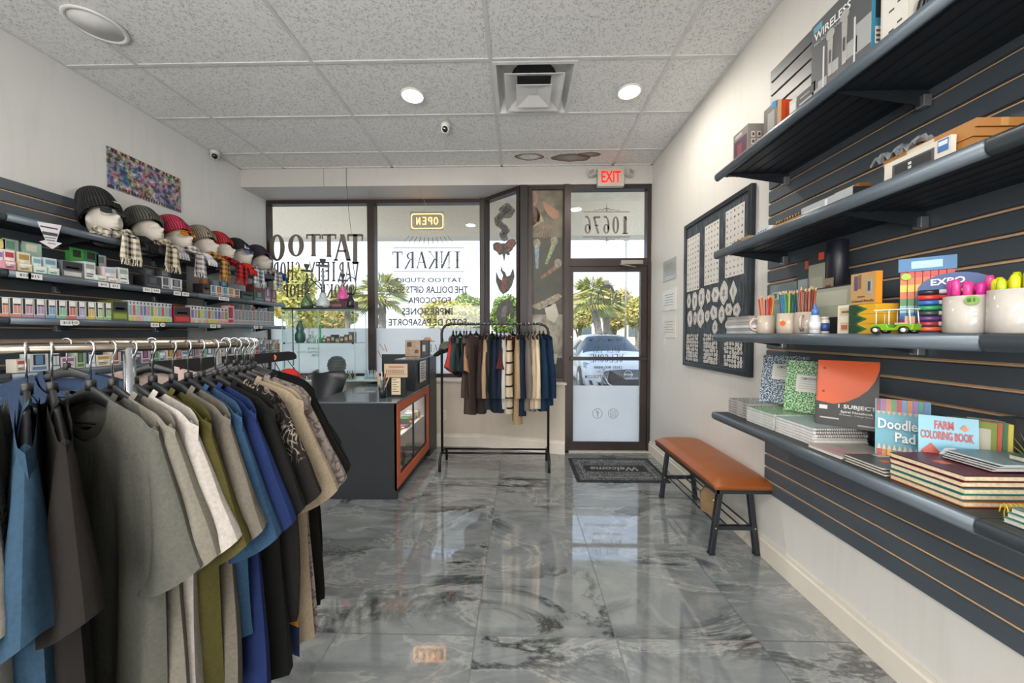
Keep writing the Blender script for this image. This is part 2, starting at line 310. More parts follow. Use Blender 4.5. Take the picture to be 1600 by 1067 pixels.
def glyph(mb, ch, O, U, V, m):
    P = lambda x, y: O + U * x + V * y
    for e in GL_.get(ch, []):
        e = (*e[:-1], e[-1] * GB[0])
        if e[0] == 'l': x0, y0, x1, y1, t = e[1:]; q = [(x0 - t / 2, y0), (x0 + t / 2, y0), (x1 + t / 2, y1), (x1 - t / 2, y1)]; mb.add([P(*a) for a in q], [(0, 1, 2, 3)], m)
        elif e[0] == 'h': x0, y0, x1, y1, t = e[1:]; mb.add([P(x0, y0 - t / 2), P(x1, y1 - t / 2), P(x1, y1 + t / 2), P(x0, y0 + t / 2)], [(0, 1, 2, 3)], m)
        else:
            if e[0] == 'o': cx, cy, rx, ry, t = e[1:]; a0, a1 = 0, 360
            else: cx, cy, rx, ry, a0, a1, t = e[1:]
            k = 20; vs = []
            for i in range(k + 1):
                a = R(a0 + (a1 - a0) * i / k); vs += [P(cx + rx * math.cos(a), cy + ry * math.sin(a)), P(cx + (rx - t) * math.cos(a), cy + (ry - t * .28) * math.sin(a))]
            mb.add(vs, [(2 * i, 2 * i + 1, 2 * i + 3, 2 * i + 2) for i in range(k)], m)
def plane_pt(pl):   # pixel -> point on the glazing plane
    return (lambda u, v: at(u, v, y=pl)) if isinstance(pl, (int, float)) else pl
def wtxt(mb, s, u0, u1, v0, v1, m, pl=4.438, serif=False, mirror=True):
    f = plane_pt(pl); a, b, c = f(u1 if mirror else u0, v1), f(u0 if mirror else u1, v1), f(u1 if mirror else u0, v0)
    if not serif: mb.text(s, a, b - a, c - a, m, 0); return
    n = len(s); U = (b - a) / n; V = c - a
    for i, ch in enumerate(s): glyph(mb, ch, a + U * (i + .06), U * .88, V, m)
def wline(mb, u0, u1, v, m, pl=4.438, t=1.0):
    f = plane_pt(pl); mb.add([f(u0, v - t / 2), f(u1, v - t / 2), f(u1, v + t / 2), f(u0, v + t / 2)], [(0, 1, 2, 3)], m)
def wpoly(mb, pts, m, pl=4.438): f = plane_pt(pl); mb.add([f(*p) for p in pts], [tuple(range(len(pts)))], m)
ZF = 1.40
# window 1
w1 = MB(); bars(w1, XL - .03, -1.84, .79, 2.985, .045, 4.40, 4.50); w1 = struct(w1.build('window_1'))
MB().box(-3.14, -1.86, 4.445, 4.451, .835, 2.94, GL).build('pane', w1); MB().box(-3.14, -1.86, 4.438, 4.441, .835, ZF, FR).build('frosted_film', w1)
L = MB(); GB[0] = 1.4
for ch, u0, u1, v0, v1 in (('T', 541, 569, 366, 412), ('A', 520, 549, 366, 407), ('T', 501, 527, 366, 401), ('T', 477, 503, 366, 400), ('O', 447, 478, 366, 401), ('O', 418, 448, 366, 408)): wtxt(L, ch, u0, u1, v0, v1, VN, serif=True)
for i, ch in enumerate('VARIETY SHOP'): wtxt(L, ch, 561 - 11.3 * (i + 1), 561 - 11.3 * i, 409 + i * .0, 440 - i * .3, VN, serif=True)
for i, ch in enumerate('SMOKE SHOP'): wtxt(L, ch, 556 - 11.6 * (i + 1), 556 - 11.6 * i, 444, 464, VN, serif=True)
fm = mat('9aa5ad', .7); fo = mat('c98e63', .7)
wtxt(L, 'PLAN B', 481, 499, 543, 546, fm, 4.43); wtxt(L, 'DISTRIBUTION', 464, 499, 548.5, 551.5, fm, 4.43); wtxt(L, 'INK', 486, 498, 553, 557, fm, 4.43)
GB[0] = 1.0; L.build('lettering', w1)
# window 2
w2 = MB(); bars(w2, -1.84, -.44, .79, 2.985, .045, 4.40, 4.50); w2 = struct(w2.build('window_2'))
MB().box(-1.82, -.485, 4.445, 4.451, .835, 2.94, GL).build('pane', w2); MB().box(-1.82, -.485, 4.438, 4.441, .835, ZF, FR).build('frosted_film', w2)
L = MB(); wtxt(L, 'INKART', 612, 724, 393, 419, VN2, serif=True); wline(L, 615, 725, 387, VN2); wline(L, 615, 725, 424, VN2)
for i in range(11): a = (i - 5) / 5; wpoly(L, [(669 + a * 30, 371 - 2 * abs(a)), (670 + a * 30, 371 - 2 * abs(a)), (669.8 + a * 38, 382 - 4 * abs(a)), (669 + a * 38, 382 - 4 * abs(a))], VN2)
for s, u0, u1, v0, v1 in (('TATTOO STUDIO', 618, 722, 434, 441), ('THE DOLLAR GIFTS SHOP', 604, 731, 447, 458), ('FOTOCOPIA', 638, 704, 464, 474), ('IMPRESIONES', 628, 707, 481, 492), ('FOTO DE PASAPORTE', 607, 729, 498, 509)): wtxt(L, s, u0, u1, v0, v1, VN2)
wtxt(L, 'INKART', 658, 712, 538, 550, fm, 4.43, True)
for e in ((592, 537, 600, 548), (590, 548, 596, 560), (604, 550, 600, 538)): wpoly(L, [(e[0], e[1]), (e[0] + 1.5, e[1]), (e[2] + 1.5, e[3]), (e[2], e[3])], fo, 4.43)
wpoly(L, [(664, 527), (672, 527), (675, 532), (679, 532), (679, 534), (660, 534), (661, 531)], fo, 4.43)
L.build('lettering', w2)
# angled window 3
A, B = Vector((-.43, 4.43, 0)), Vector((.02, 4.05, 0)); ang = math.atan2((B - A).y, (B - A).x); LN = (B - A).length
nrm = Vector((-(B - A).y, (B - A).x, 0)).normalized()
def ang_pt(u, v, off=-.012):
    r = _fw + _rt * ((u - 800) / F) + _up * ((533.5 - v) / F); o = Vector((0, 0, CH)); Q = A + nrm * off
    return o + r * ((Q - o).dot(nrm) / r.dot(nrm))
w3 = MB(); bars(w3, 0, LN, .79, 2.985, .045, -.04, .04); w3 = struct(w3.build('window_3', loc=A, rz=ang))
MB().box(.04, LN - .04, 0, .006, .83, 2.94, GL).build('pane', w3); MB().box(.04, LN - .04, -.006, -.003, .83, 1.34, FR).build('frosted_film', w3)
L = MB(); dk = mat('5f5d5a', .6, var=.35, scale=40); dr = mat('84605a', .6, var=.3, scale=40); gy = mat('7f807d', .6, var=.3, scale=40)
snake = [(788, 372), (786, 366), (791, 360), (786, 354), (779, 349), (778, 342), (784, 336), (795, 336), (799, 329), (792, 322), (785, 328), (790, 333)]
for (a, b), (c, d) in zip(snake, snake[1:]):
    for k in range(3): t = k / 3; L.add([ang_pt(a + (c - a) * t + 6 * math.cos(q), b + (d - b) * t + 5 * math.sin(q), -.012 - k * .0004) for q in [x * .785 for x in range(8)]], [tuple(range(8))], gy if k == 1 else dk)
wpoly(L, [(784, 380), (791, 380), (805, 374), (806, 380), (800, 391), (795, 391), (797, 398), (793, 399), (790, 396), (788, 410), (785, 397), (780, 399), (777, 394), (771, 390), (770, 382), (774, 380), (782, 385)], dk, ang_pt)
for eu, ev, ea, eb, er in ((778, 385, 8, 6.5, .4), (798, 381, 9, 7, -.5), (781, 392, 4.5, 4, .3), (795, 390, 5, 4, -.3)):
    for sc_, m_, of_ in ((1, dk, -.0125), (.72, dr, -.0135)): wpoly(L, [(eu + sc_ * (ea * math.cos(q * .393) * math.cos(er) - eb * math.sin(q * .393) * math.sin(er)), ev + sc_ * (ea * math.cos(q * .393) * math.sin(er) + eb * math.sin(q * .393) * math.cos(er))) for q in range(16)], m_, lambda u, v, of_=of_: ang_pt(u, v, of_))
wpoly(L, [(784, 415), (785, 422), (789, 425), (792, 432), (797, 430), (802, 418), (804, 432), (800, 446), (794, 455), (786, 460), (780, 453), (775, 440), (775, 424), (780, 435), (784, 438), (786, 430), (782, 422)], dk, ang_pt)
wpoly(L, [(786, 434), (792, 434), (793, 450), (787, 456), (783, 446)], dr, lambda u, v: ang_pt(u, v, -.013))
wpoly(L, [(796, 466), (798, 471), (802, 470), (801, 478), (804, 486), (803, 498), (797, 497), (797, 490), (792, 496), (790, 505), (780, 505), (776, 497), (775, 486), (780, 474), (788, 468)], dk, ang_pt)
wpoly(L, [(786, 478), (792, 478), (790, 494), (783, 496)], gy, lambda u, v: ang_pt(u, v, -.013))
L.v = [tuple(Matrix.Rotation(-ang, 4, 'Z') @ (Vector(p) - A)) for p in L.v]
L.build('lettering', w3)
struct(MB().box(-.49, -.41, 4.38, 4.52, .79, 2.985, BZ2).box(.005, .085, 4.0, 4.13, .79, 2.985, BZ2).box(.085, .11, 4.04, 4.11, .79, 2.985, BZ).build('trim_3'))
# window 4: printed panel
w4 = MB(); bars(w4, .10, .525, .79, 2.985, .04, 4.03, 4.12); w4 = struct(w4.build('window_4')); MB().box(.14, .49, 4.07, 4.076, .83, 2.945, GL).build('pane', w4)
L = MB(); x0, x1 = .14, .49; PY = 4.066
def pan(z0, z1, m, xa=x0, xb=x1, y=PY): L.box(xa, xb, y - .002, y, z0, z1, m)
pan(2.42, 2.945, mat('6d6658', .6, var=.35, scale=9)); pan(1.55, 2.42, mat('4d4c45', .6, var=.12)); pan(1.06, 1.55, mat('8b877b', .6, var=.5, scale=10)); pan(.83, 1.06, mat('3f423e', .6, var=.3, scale=14))
pp = lambda u, v: at(u, v, y=PY - .004)
tan, cre, red_, gre, blu = mat('8a7262', .6, var=.3, scale=20), mat('8a8374', .6, var=.4, scale=30), mat('7d6156', .6, var=.4, scale=40), mat('808b6c', .6, var=.4, scale=40), mat('71848d', .6, var=.4, scale=40)
wpoly(L, [(830, 297), (838, 297), (842, 313), (836, 320), (845, 330), (843, 345), (829, 356)], tan, pp); wpoly(L, [(829, 318), (840, 325), (850, 345), (829, 357)], mat('9c917f', .7), pp)
wpoly(L, [(848, 314), (858, 320), (866, 325), (873, 330), (874, 340), (866, 343), (856, 335), (850, 325)], mat('9a7865', .7), pp)
wtxt(L, 'SMOKE', 837, 872, 346, 359, tan, PY - .006, True); wtxt(L, 'SHOP', 840, 866, 360, 372, tan, PY - .006, True)
for (u, v, du, dv, m) in ((839, 384, 0, 1, blu), (866, 380, -.35, .9, gre), (872, 415, -.75, .55, red_)):
    ln = 36; px_, py_ = -dv, du
    wpoly(L, [(u - px_ * 4, v - py_ * 4), (u + px_ * 4, v + py_ * 4), (u + du * ln + px_ * 2, v + dv * ln + py_ * 2), (u + du * ln - px_ * 2, v + dv * ln - py_ * 2)], m, lambda a, b: at(a, b, y=PY - .005))
    wpoly(L, [(u + 6 * math.cos(q), v - 4 + 7 * math.sin(q)) for q in [k * .7 for k in range(9)]], cre, lambda a, b: at(a, b, y=PY - .006))
wpoly(L, [(828, 478), (848, 470), (872, 458), (879, 463), (860, 478), (842, 484)], cre, pp); wpoly(L, [(850, 478), (868, 474), (873, 492), (866, 505), (855, 498)], mat('b5b0a4', .7), pp); wpoly(L, [(838, 512), (856, 508), (872, 530), (870, 548), (842, 548)], mat('a19d92', .7), pp)
for a, b in ((846, 570), (862, 552), (858, 582)): wpoly(L, [(a, b), (a + 9, b + 1), (a + 7, b + 17), (a - 2, b + 16)], mat('b9b9b0', .7), lambda u, v: at(u, v, y=PY - .005))
L.build('printed_film', w4)
# transom window 5
w5 = MB(); bars(w5, .525, XR, 2.13, 2.985, .045, 4.02, 4.12); w5 = struct(w5.build('window_5')); MB().box(.565, 1.415, 4.07, 4.076, 2.17, 2.945, GL).build('pane', w5)
L = MB(); DP = 4.06; GB[0] = 1.25; wtxt(L, '10676', 911, 984, 338, 365, VN, DP, True); GB[0] = 1.0
for v, sgn in ((331, -1), (370, 1)):
    wline(L, 911, 984, v, VN, DP, 1.1)
    for cx, r in ((948, 6), (938, 4), (958, 4), (930, 3), (966, 3), (948, 3)):
        for k in range(10):
            a0, a1 = math.pi * k / 10, math.pi * (k + 1) / 10
            wpoly(L, [(cx + r * 1.3 * math.cos(a), v + sgn * r * s * math.sin(a)) for a, s in ((a0, 1), (a1, 1), (a1, .75), (a0, .75))], VN, DP)
    wpoly(L, [(947.3, v), (948.7, v), (948.3, v + sgn * 13), (947.7, v + sgn * 13)], VN, DP)
L.build('lettering', w5)
struct(MB().box(.495, .55, 3.99, 4.13, 0, 2.985, BZ).box(1.425, XR, 4.01, 4.12, 0, 2.13, BZ).box(.55, 1.425, 4.02, 4.12, 2.085, 2.13, BZ).build('trim_4'))
# door
d = MB(); X0, X1 = .552, 1.423; d.box(X0, X0 + .05, 4.03, 4.085, .01, 2.08, BZ); d.box(X1 - .07, X1, 4.03, 4.085, .01, 2.08, BZ); d.box(X0 + .05, X1 - .07, 4.03, 4.085, 2.03, 2.08, BZ); d.box(X0 + .05, X1 - .07, 4.03, 4.085, .01, .11, BZ)
d = struct(d.build('door_1')); MB().box(X0 + .045, X1 - .065, 4.055, 4.061, .105, 2.035, GL).build('pane', d); MB().box(X0 + .05, X1 - .07, 4.05, 4.053, .11, .745, FR).build('frosted_film', d)
MB().box(X0 + .01, X1 - .01, 3.985, 4.01, 1.035, 1.075, BZ).box(X0 + .02, X0 + .05, 4.0, 4.04, 1.04, 1.07, BZ).box(X1 - .05, X1 - .02, 4.0, 4.04, 1.04, 1.07, BZ).build('push_bar', d, bevel=.004)
MB().box(1.12, 1.36, 3.98, 4.02, 2.10, 2.145, mat('a09a90', .35, .6)).tube([(1.14, 3.97, 2.09), (1.08, 3.90, 2.085), (1.28, 3.99, 2.07)], .008, mat('b8b4ab', .3, .8)).build('door_closer', d, bevel=.003)
MB().lathe([(.016, 0), (.016, .01), (.006, .014)], (0, 0, 0), mat('c0b9aa', .3, .8), 14, 'y').build('lock_cylinder', d, (X0 + .027, 4.022, 1.29))
L = MB(); DP = 4.046
wtxt(L, 'INKART', 919, 974, 459, 476, VN2, DP, True); wpoly(L, [(936, 457), (938, 449), (943, 445), (953, 445), (958, 449), (961, 457), (957, 457), (954, 450), (942, 450), (940, 457)], VN2, DP); wpoly(L, [(944, 438), (952, 438), (952, 444), (944, 444)], mat('9b9ba0', .6), DP); wline(L, 932, 964, 457.5, VN2, DP)
wtxt(L, '9:00 AM - 9:00 PM', 921, 973, 528, 533.5, VN2, DP); wtxt(L, 'MON TO SAT', 934, 962, 520, 524, VN2, DP); wtxt(L, 'WALK-INS', 926, 969, 541, 551, VN2, DP, True); wtxt(L, 'WELCOME', 922, 974, 553, 566, VN2, DP, True)
wtxt(L, '(305) 800-8888', 928, 972, 572, 577, VN2, DP); wtxt(L, 'WWW.INKARTTATTOO.COM', 914, 980, 586, 591, VN2, DP)
for cx in (933.5, 958):
    for k in range(24):
        a0, a1 = 6.2832 * k / 24, 6.2832 * (k + 1) / 24; wpoly(L, [(cx + r * math.cos(a), 646 + r * math.sin(a)) for a, r in ((a0, 8), (a1, 8), (a1, 7), (a0, 7))], fm, DP)
wtxt(L, 'f', 931, 936, 641, 651, fm, DP)
for q in ((953.5, 954.3, 641.5, 650.5), (961.7, 962.5, 641.5, 650.5)): wpoly(L, [(q[0], q[2]), (q[1], q[2]), (q[1], q[3]), (q[0], q[3])], fm, DP)
wline(L, 953.5, 962.5, 641.9, fm, DP, .8); wline(L, 953.5, 962.5, 650.1, fm, DP, .8)
for k in range(12): a0, a1 = 6.2832 * k / 12, 6.2832 * (k + 1) / 12; wpoly(L, [(958 + r * math.cos(a), 646 + r * math.sin(a)) for a, r in ((a0, 2.6), (a1, 2.6), (a1, 1.9), (a0, 1.9))], fm, DP)
L.build('lettering', d)
# ================================================================ outside
am, n, b = newmat('asphalt'); t = N(n, 'TexCoord'); q = N(n, 'TexNoise', Scale=3.0, Detail=8.0); n.links.new(t.outputs['Object'], q.inputs[0]); n.links.new(ramp(n, q.outputs[0], [(.3, 'a3a3a0'), (.7, 'b8b7b3')]), b.inputs[0]); b.inputs['Roughness'].default_value = .9
struct(MB().box(-60, 60, 6.9, 60, -.3, -.15, am).build('ground'))
struct(MB().box(-40, 40, 4.2, 6.9, -.2, -.02, mat('b9b6ae', .8)).box(-40, 40, 6.75, 6.9, -.2, 0, mat('c2beb5', .8)).build('sidewalk'))
struct(MB().box(-60, 60, 19, 60, -.15, -.05, mat('8f9a58', .9, var=.3, scale=.8)).box(-60, 60, 18.8, 19, -.15, 0.02, mat('c2beb5', .8)).build('lawn'))
# walkway canopy with a stucco beam
struct(MB().box(-14, 14, 4.45, 7.0, 3.75, 3.9, mat('e1dccf', .8)).box(-14, 14, 6.6, 6.95, 3.13, 4.6, mat('e6dfcf', .9, var=.06, scale=30, bump=.5)).build('trim_5'))
random.seed(3)
def leaf_blob(mb, c, r, nleaf, size, mats, seed=0):
    rnd = random.Random(seed)
    for i in range(nleaf):
        while True:
            p = Vector((rnd.uniform(-1, 1), rnd.uniform(-1, 1), rnd.uniform(-1, 1)))
            if .35 < p.length < 1: break
        p *= 1 + .25 * noise.noise(p * 2.2 + Vector((seed, 0, 0))); p = Vector((c[0] + p.x * r[0], c[1] + p.y * r[1], c[2] + p.z * r[2]))
        a = Vector((rnd.gauss(0, 1), rnd.gauss(0, 1), rnd.gauss(0, 1))).normalized(); b_ = a.orthogonal().normalized() * size * rnd.uniform(.5, 1.1); a *= size * rnd.uniform(.6, 1.3)
        mb.add([p - a, p + b_ * .6, p + a, p - b_ * .6], [(0, 1, 2, 3)], rnd.choice(mats))
YEL = [mat('dccb6e', .8), mat('c2bf66', .8), mat('e6d68a', .8), mat('a0a658', .8)]; GRN = [mat('94ab5e', .8), mat('aebf70', .8), mat('7a9152', .8)]; ORG = [mat('dbb878', .8), mat('cfba78', .8), mat('aab068', .8)]
BK = mat('8b8073', .9, var=.3, scale=12, bump=.6)
def tree(u, y, vtop, vbot, wpx, mats, label, seed, trunk_v=529):
    c = at(u, (vtop + vbot) / 2, y=y); rz = (vbot - vtop) / 2 * y / F; rx = wpx / 2 * y / F
    t = thing('tree', label, 'tree', (c.x, y, -.05), group='broadleaf trees across the car park')
    mb = MB(); rnd = random.Random(seed)
    for k in range(7):
        q = (rnd.uniform(-.5, .5) * rx, rnd.uniform(-.4, .4) * rx, c.z + .05 + rnd.uniform(-.45, .4) * rz); leaf_blob(mb, q, (rx * .55, rx * .55, rz * .6), 900, .0072 * y, mats, seed * 9 + k)
    mb.build('foliage', t)
    tr = MB(); tr.tube([(0, 0, 0), (.05, 0, (c.z - rz) * .5 + .3), (.0, 0, c.z)], [.16, .11, .07], BK)
    for k in range(4): tr.tube([(0, 0, max(.6, (c.z - rz) * .7)), (rnd.uniform(-.6, .6) * rx, rnd.uniform(-.3, .3) * rx, c.z + rz * .2)], [.07, .03], BK, 6)
    tr.build('trunk', t); return t
tree(462, 19, 415, 520, 95, YEL, 'yellow-green tree seen through the big shop name, first from the shelf wall', 1)
tree(700, 24, 462, 522, 95, YEL, 'yellow-orange low tree behind the last line of lettering on the second window', 2)
tree(735, 27, 455, 522, 60, GRN, 'green tree next to the dark corner post of the second window', 3)
tree(905, 21, 445, 520, 58, YEL, 'yellow-green tree by the lock side of the glass door', 4)
tree(960, 26, 448, 518, 60, ORG, 'orange-yellow tree in the middle of the glass door, behind the palms', 5)
tree(995, 20, 458, 520, 46, YEL, 'yellow-green tree by the hinge side of the glass door', 6)
tree(795, 25, 462, 520, 60, GRN, 'green tree seen through the narrow angled window', 7)
tree(520, 28, 470, 520, 80, ORG, 'orange-tinted low tree seen behind the hookah display', 8)
def frond_set(mb, c, r, n_, mats, seed):
    rnd = random.Random(seed)
    for i in range(n_):
        az = rnd.uniform(0, 6.2832); el = rnd.uniform(-.7, 1.3); d_ = Vector((math.cos(az) * math.cos(el), math.sin(az) * math.cos(el), math.sin(el))); m = rnd.choice(mats)
        side = d_.cross(Vector((0, 0, 1))).normalized(); hub = Vector(c) + d_ * r * .45
        mb.add([Vector(c), Vector(c) + side * .012, hub + side * .01, hub], [(0, 1, 2, 3)], m)
        for k in range(11):
            a = (k - 5) / 5 * 1.25; q = (d_ * math.cos(a) + side * math.sin(a)).normalized(); tip = hub + q * r * .62 + Vector((0, 0, -.12 * r)); w_ = q.cross(d_ + Vector((.01, .02, .3))).normalized() * .035 * r
            mid = hub + q * r * .35; mb.add([hub, mid + w_, tip, mid - w_], [(0, 1, 2, 3)], m)
PG = [mat('aab56e', .7), mat('93a368', .7), mat('b9b26a', .7), mat('c9c08a', .7)]
def palm(u, y, vc, rpx, label, lean=0, seed=1, tr=.16):
    c = at(u, vc, y=y); r = rpx * y / F * 1.15; t = thing('palm_tree', label, 'palm tree', (c.x - lean, y, -.05)); mb = MB(); frond_set(mb, (lean, 0, c.z), r, 62, PG, seed); mb.build('fronds', t)
    tk = MB(); k = 14; tk.tube([(lean * (i / k) ** 1.5, 0, c.z * i / k) for i in range(k + 1)], [tr * (1.1 if i % 2 else .95) for i in range(k + 1)], mat('8d857c', .9, var=.4, scale=18, bump=.8), 10); tk.build('trunk', t); return t
palm(597, 15, 462, 38, 'cabbage palm with round fan crown outside the second window', 0, 1)
palm(925, 15, 464, 34, 'leaning palm with rough grey trunk outside the glass door', -.45, 2, .15)
palm(948, 17, 476, 26, 'smaller palm behind the leaning palm outside the glass door', 0, 5)
palm(543, 17, 468, 26, 'small palm beside the pink hookah, outside the first window', 0, 6, .12)
hg = MB(); rnd = random.Random(4)
for k in range(26): leaf_blob(hg, (-13 + k * .62, 18, .45), (.5, .5, .55), 150, .11, GRN + YEL[:2], 40 + k)
o = hg.build('hedge'); tag(o, 'clipped green and yellow hedge along the far side of the car park', 'hedge'); o['kind'] = 'stuff'
# far white building and lamp post
bl = thing('building', 'low white building far behind the trees', 'building', (8, 46, -.05))
MB().box(-12, 12, -3, 3, 0, 3.4, mat('ece9e2', .8)).box(-12.3, 12.3, -3.3, 3.3, 3.4, 3.7, mat('b8b0a5', .8)).build('wall', bl)
for k in range(7): MB().box(-10 + k * 3, -8.4 + k * 3, -3.05, -2.99, 1, 2.3, mat('5c6a74', .2)).build('window', bl)
p0 = at(978, 527, z=-.15); p0 = at(978, 440, y=22)
lp = thing('street_lamp', 'tall thin grey lamp post with two arms in the car park', 'lamp post', (p0.x, 22, -.15)); LM = mat('a8a59d', .5, .4)
MB().tube([(0, 0, 0), (0, 0, 7.25)], [.075, .05], LM, 8).lathe([(.2, 0), (.2, .5), (.08, .52)], (0, 0, 0), LM, 12).build('pole', lp)
for sgn in (-1, 1): MB().tube([(0, 0, 7.1), (sgn * .5, 0, 7.35), (sgn * .62, 0, 7.38)], .03, LM, 6).box(min(sgn * .55, sgn * .95), max(sgn * .55, sgn * .95), -.13, .13, 7.36, 7.46, LM).build('lamp_arm', lp)
# ---------------------------------------------------------------- white saloon car facing the door
CW = mat('e3e7ea', .25, .0, .02, coat=.6); CG = mat('39444c', .08, .1, .1); CB = mat('23262a', .5); CC = mat('c7ccd1', .15, .9)
car = thing('car', 'white saloon car parked nose towards the glass door', 'car', (2.42, 8.05, -.15))
def car_sec(y):  # half width, sill z, belt z, top z, roof half width  along length (0 = nose)
    K = [(0, .58, .34, .52, .66, .50), (.06, .76, .22, .60, .76, .62), (.25, .87, .20, .68, .84, .70), (.6, .92, .20, .76, .91, .74), (1.15, .93, .20, .82, .985, .74), (1.3, .93, .2, .84, 1.02, .73), (2.05, .93, .2, .90, 1.40, .58), (2.6, .93, .2, .92, 1.455, .57), (3.4, .93, .2, .94, 1.43, .56), (4.15, .92, .2, .98, 1.10, .66), (4.7, .88, .25, .95, 1.06, .66), (4.88, .75, .40, .8, .95, .6)]
    for a, b_ in zip(K, K[1:]):
        if a[0] <= y <= b_[0]: t_ = (y - a[0]) / (b_[0] - a[0]); return [p + (q_ - p) * t_ for p, q_ in zip(a, b_)][1:]
    return K[-1][1:]
def car_loop(y):
    hw, sl, bl_, tp, rw = car_sec(y)
    h = [(hw * .86, sl), (hw * .97, sl + .08), (hw, (sl + bl_) / 2), (hw * .985, bl_ - .05), (hw * .95, bl_), (rw * 1.02 + (hw - rw) * .15, bl_ + (tp - bl_) * .75), (rw * .93, tp - .012), (rw * .5, tp + .012), (0, tp + .018)]
    return h + [(-x, z) for x, z in reversed(h[:-1])]
ys = [0, .03, .06, .12, .25, .4, .6, .9, 1.15, 1.3, 1.5, 1.75, 2.05, 2.3, 2.6, 3.0, 3.4, 3.8, 4.15, 4.5, 4.7, 4.88]
mb = MB(); vs = []; nl = 17
for y in ys: vs += [(x, y, z) for x, z in car_loop(y)]
body_f, glass_f = [], []
for i in range(len(ys) - 1):
    for k in range(nl - 1):
        ym = (ys[i] + ys[i + 1]) / 2; gl_ = (1.3 <= ym <= 2.05 and 5 <= k <= 10) or (3.4 <= ym <= 4.15 and 5 <= k <= 10) or (1.5 < ym < 3.9 and (k in (4, 11)) and not 2.55 < ym < 2.7)
        (glass_f if gl_ else body_f).append((i * nl + k, i * nl + k + 1, (i + 1) * nl + k + 1, (i + 1) * nl + k))
body_f.append(tuple(range(nl))); body_f.append(tuple((len(ys) - 1) * nl + k for k in range(nl)))
mb.add(vs, body_f, CW, True); mb.box(-.75, .75, .1, 4.8, .18, .3, CB); mb.build('body', car)
gg = MB().add(vs, glass_f, CG, True); gg.build('windscreen', car)
gr = MB(); gr.prism([(-.40, -.02, .34), (-.28, -.035, .28), (.28, -.035, .28), (.40, -.02, .34), (.52, .03, .62), (.40, .0, .66), (-.40, .0, .66), (-.52, .03, .62)], (0, .05, 0), CB); gr.build('grille', car)
MB().tube([(-.60, .02, .66), (-.44, -.03, .36), (-.28, -.05, .27), (.28, -.05, .27), (.44, -.03, .36), (.60, .02, .66)], .022, CC, 8).build('grille_trim', car)
em = MB(); em.tube([(.085 * math.cos(a * .3927), -.05, .57 + .085 * math.sin(a * .3927)) for a in range(16)], .009, CC, 6, closed=True); em.box(-.10, .10, -.062, -.05, .552, .588, CC); em.text('NISSAN', (-.085, -.064, .56), (.17, 0, 0), (0, 0, .02), CB); em.build('emblem', car)
for sgn in (-1, 1):
    MB().prism([(sgn * .50, .03, .66), (sgn * .66, .10, .60), (sgn * .90, .48, .68), (sgn * .89, .60, .78), (sgn * .74, .26, .74)], (0, -.03, .03), mat('9fb0bd', .1, .2)).tube([(sgn * .52, -.0, .655), (sgn * .68, .06, .61), (sgn * .90, .42, .70)], .012, CC, 6).build('headlamp', car)
    MB().prism([(sgn * .56, .02, .30), (sgn * .82, .12, .32), (sgn * .84, .14, .42), (sgn * .62, .02, .38)], (0, -.02, 0), CB).build('fog_lamp', car)
    MB().lathe([(.0, -.02), (.05, -.02), (.10, .06), (.10, .12), (0, .14)], (sgn * 1.03, 1.62, .98), CW, 14, 'x', 1, .7).box(min(sgn * .9, sgn * 1.02), max(sgn * .9, sgn * 1.02), 1.58, 1.64, .93, .96, CW).build('wing_mirror', car)
    for yy in (.92, 3.75): MB().lathe([(.0, -.11), (.2, -.11), (.32, -.11), (.34, -.08), (.34, .08), (.32, .11), (.2, .10), (.19, .06), (0, .05)], (sgn * .84, yy, .34), CB, 28, 'x').lathe([(0, .115 * sgn), (.2, .112 * sgn)], (sgn * .84, yy, .34), CC, 10, 'x').build('wheel', car)
MB().box(-.26, .26, -.045, -.03, .29, .30, CC).box(-.7, .7, .0, .05, .2, .25, CB).build('bumper_trim', car)

# ================================================================ fixed fittings
def slat_mat(horizontal_from, col, groove, lo=0.0):
    m, n, b = newmat('slat_wall_face'); t = N(n, 'TexCoord'); q = N(n, 'TexNoise', Scale=2.2, Detail=7.0); n.links.new(t.outputs['Object'], q.inputs[0])
    c = ramp(n, q.outputs[0], [(.3, col), (.75, groove)]); n.links.new(c, b.inputs[0]); b.inputs['Roughness'].default_value = .42; return m
SL = slat_mat(0, '454d55', '565d64'); GV = mat('dcb890', .6, var=.1, scale=20); GD = mat('1c1a18', .8)
def slatwall(name, x, out, y0, y1, z0, z1, label, phase):
    t = thing(name, label, 'slat wall', (x, 0, 0)); s_, g_ = MB(), MB(); z = phase
    while z < z1:
        a, b_ = max(z0, z + .005), min(z1, z + .0762 - .005)
        if b_ > a:
            e = .0045; s_.prism([(0, y0, a), (out * .012, y0, a), (out * .02, y0, a + .002), (out * .02, y0, b_ - e), (out * .016, y0, b_), (0, y0, b_)], (0, y1 - y0, 0), SL)
        if z0 < z < z1: g_.prism([(0, y0, z - .005), (out * .0125, y0, z - .005), (out * .0125, y0, z + .0005), (out * .004, y0, z + .0005), (out * .004, y0, z + .005), (0, y0, z + .005)], (0, y1 - y0, 0), GV)
        z += .0762
    s_.build('panel', t); g_.build('groove', t); return t
slatwall('slat_wall', XR, -1, -.6, 2.115, .405, 2.845, 'charcoal slat wall board with tan grooves above the orange bench wall', .405)
slatwall('slat_wall', XL, 1, .6, 3.30, 1.03, 2.285, 'dark slat wall board with tan grooves behind the mannequin heads and vape boxes', 2.285 - .0762 * 17)
SHM = mat('242b32', .38, .1, .12, 5); SHL = mat('5c666f', .33, .4, .08, 5); SHU = mat('20252b', .45, .1); STL = mat('b9bcbe', .3, .9)
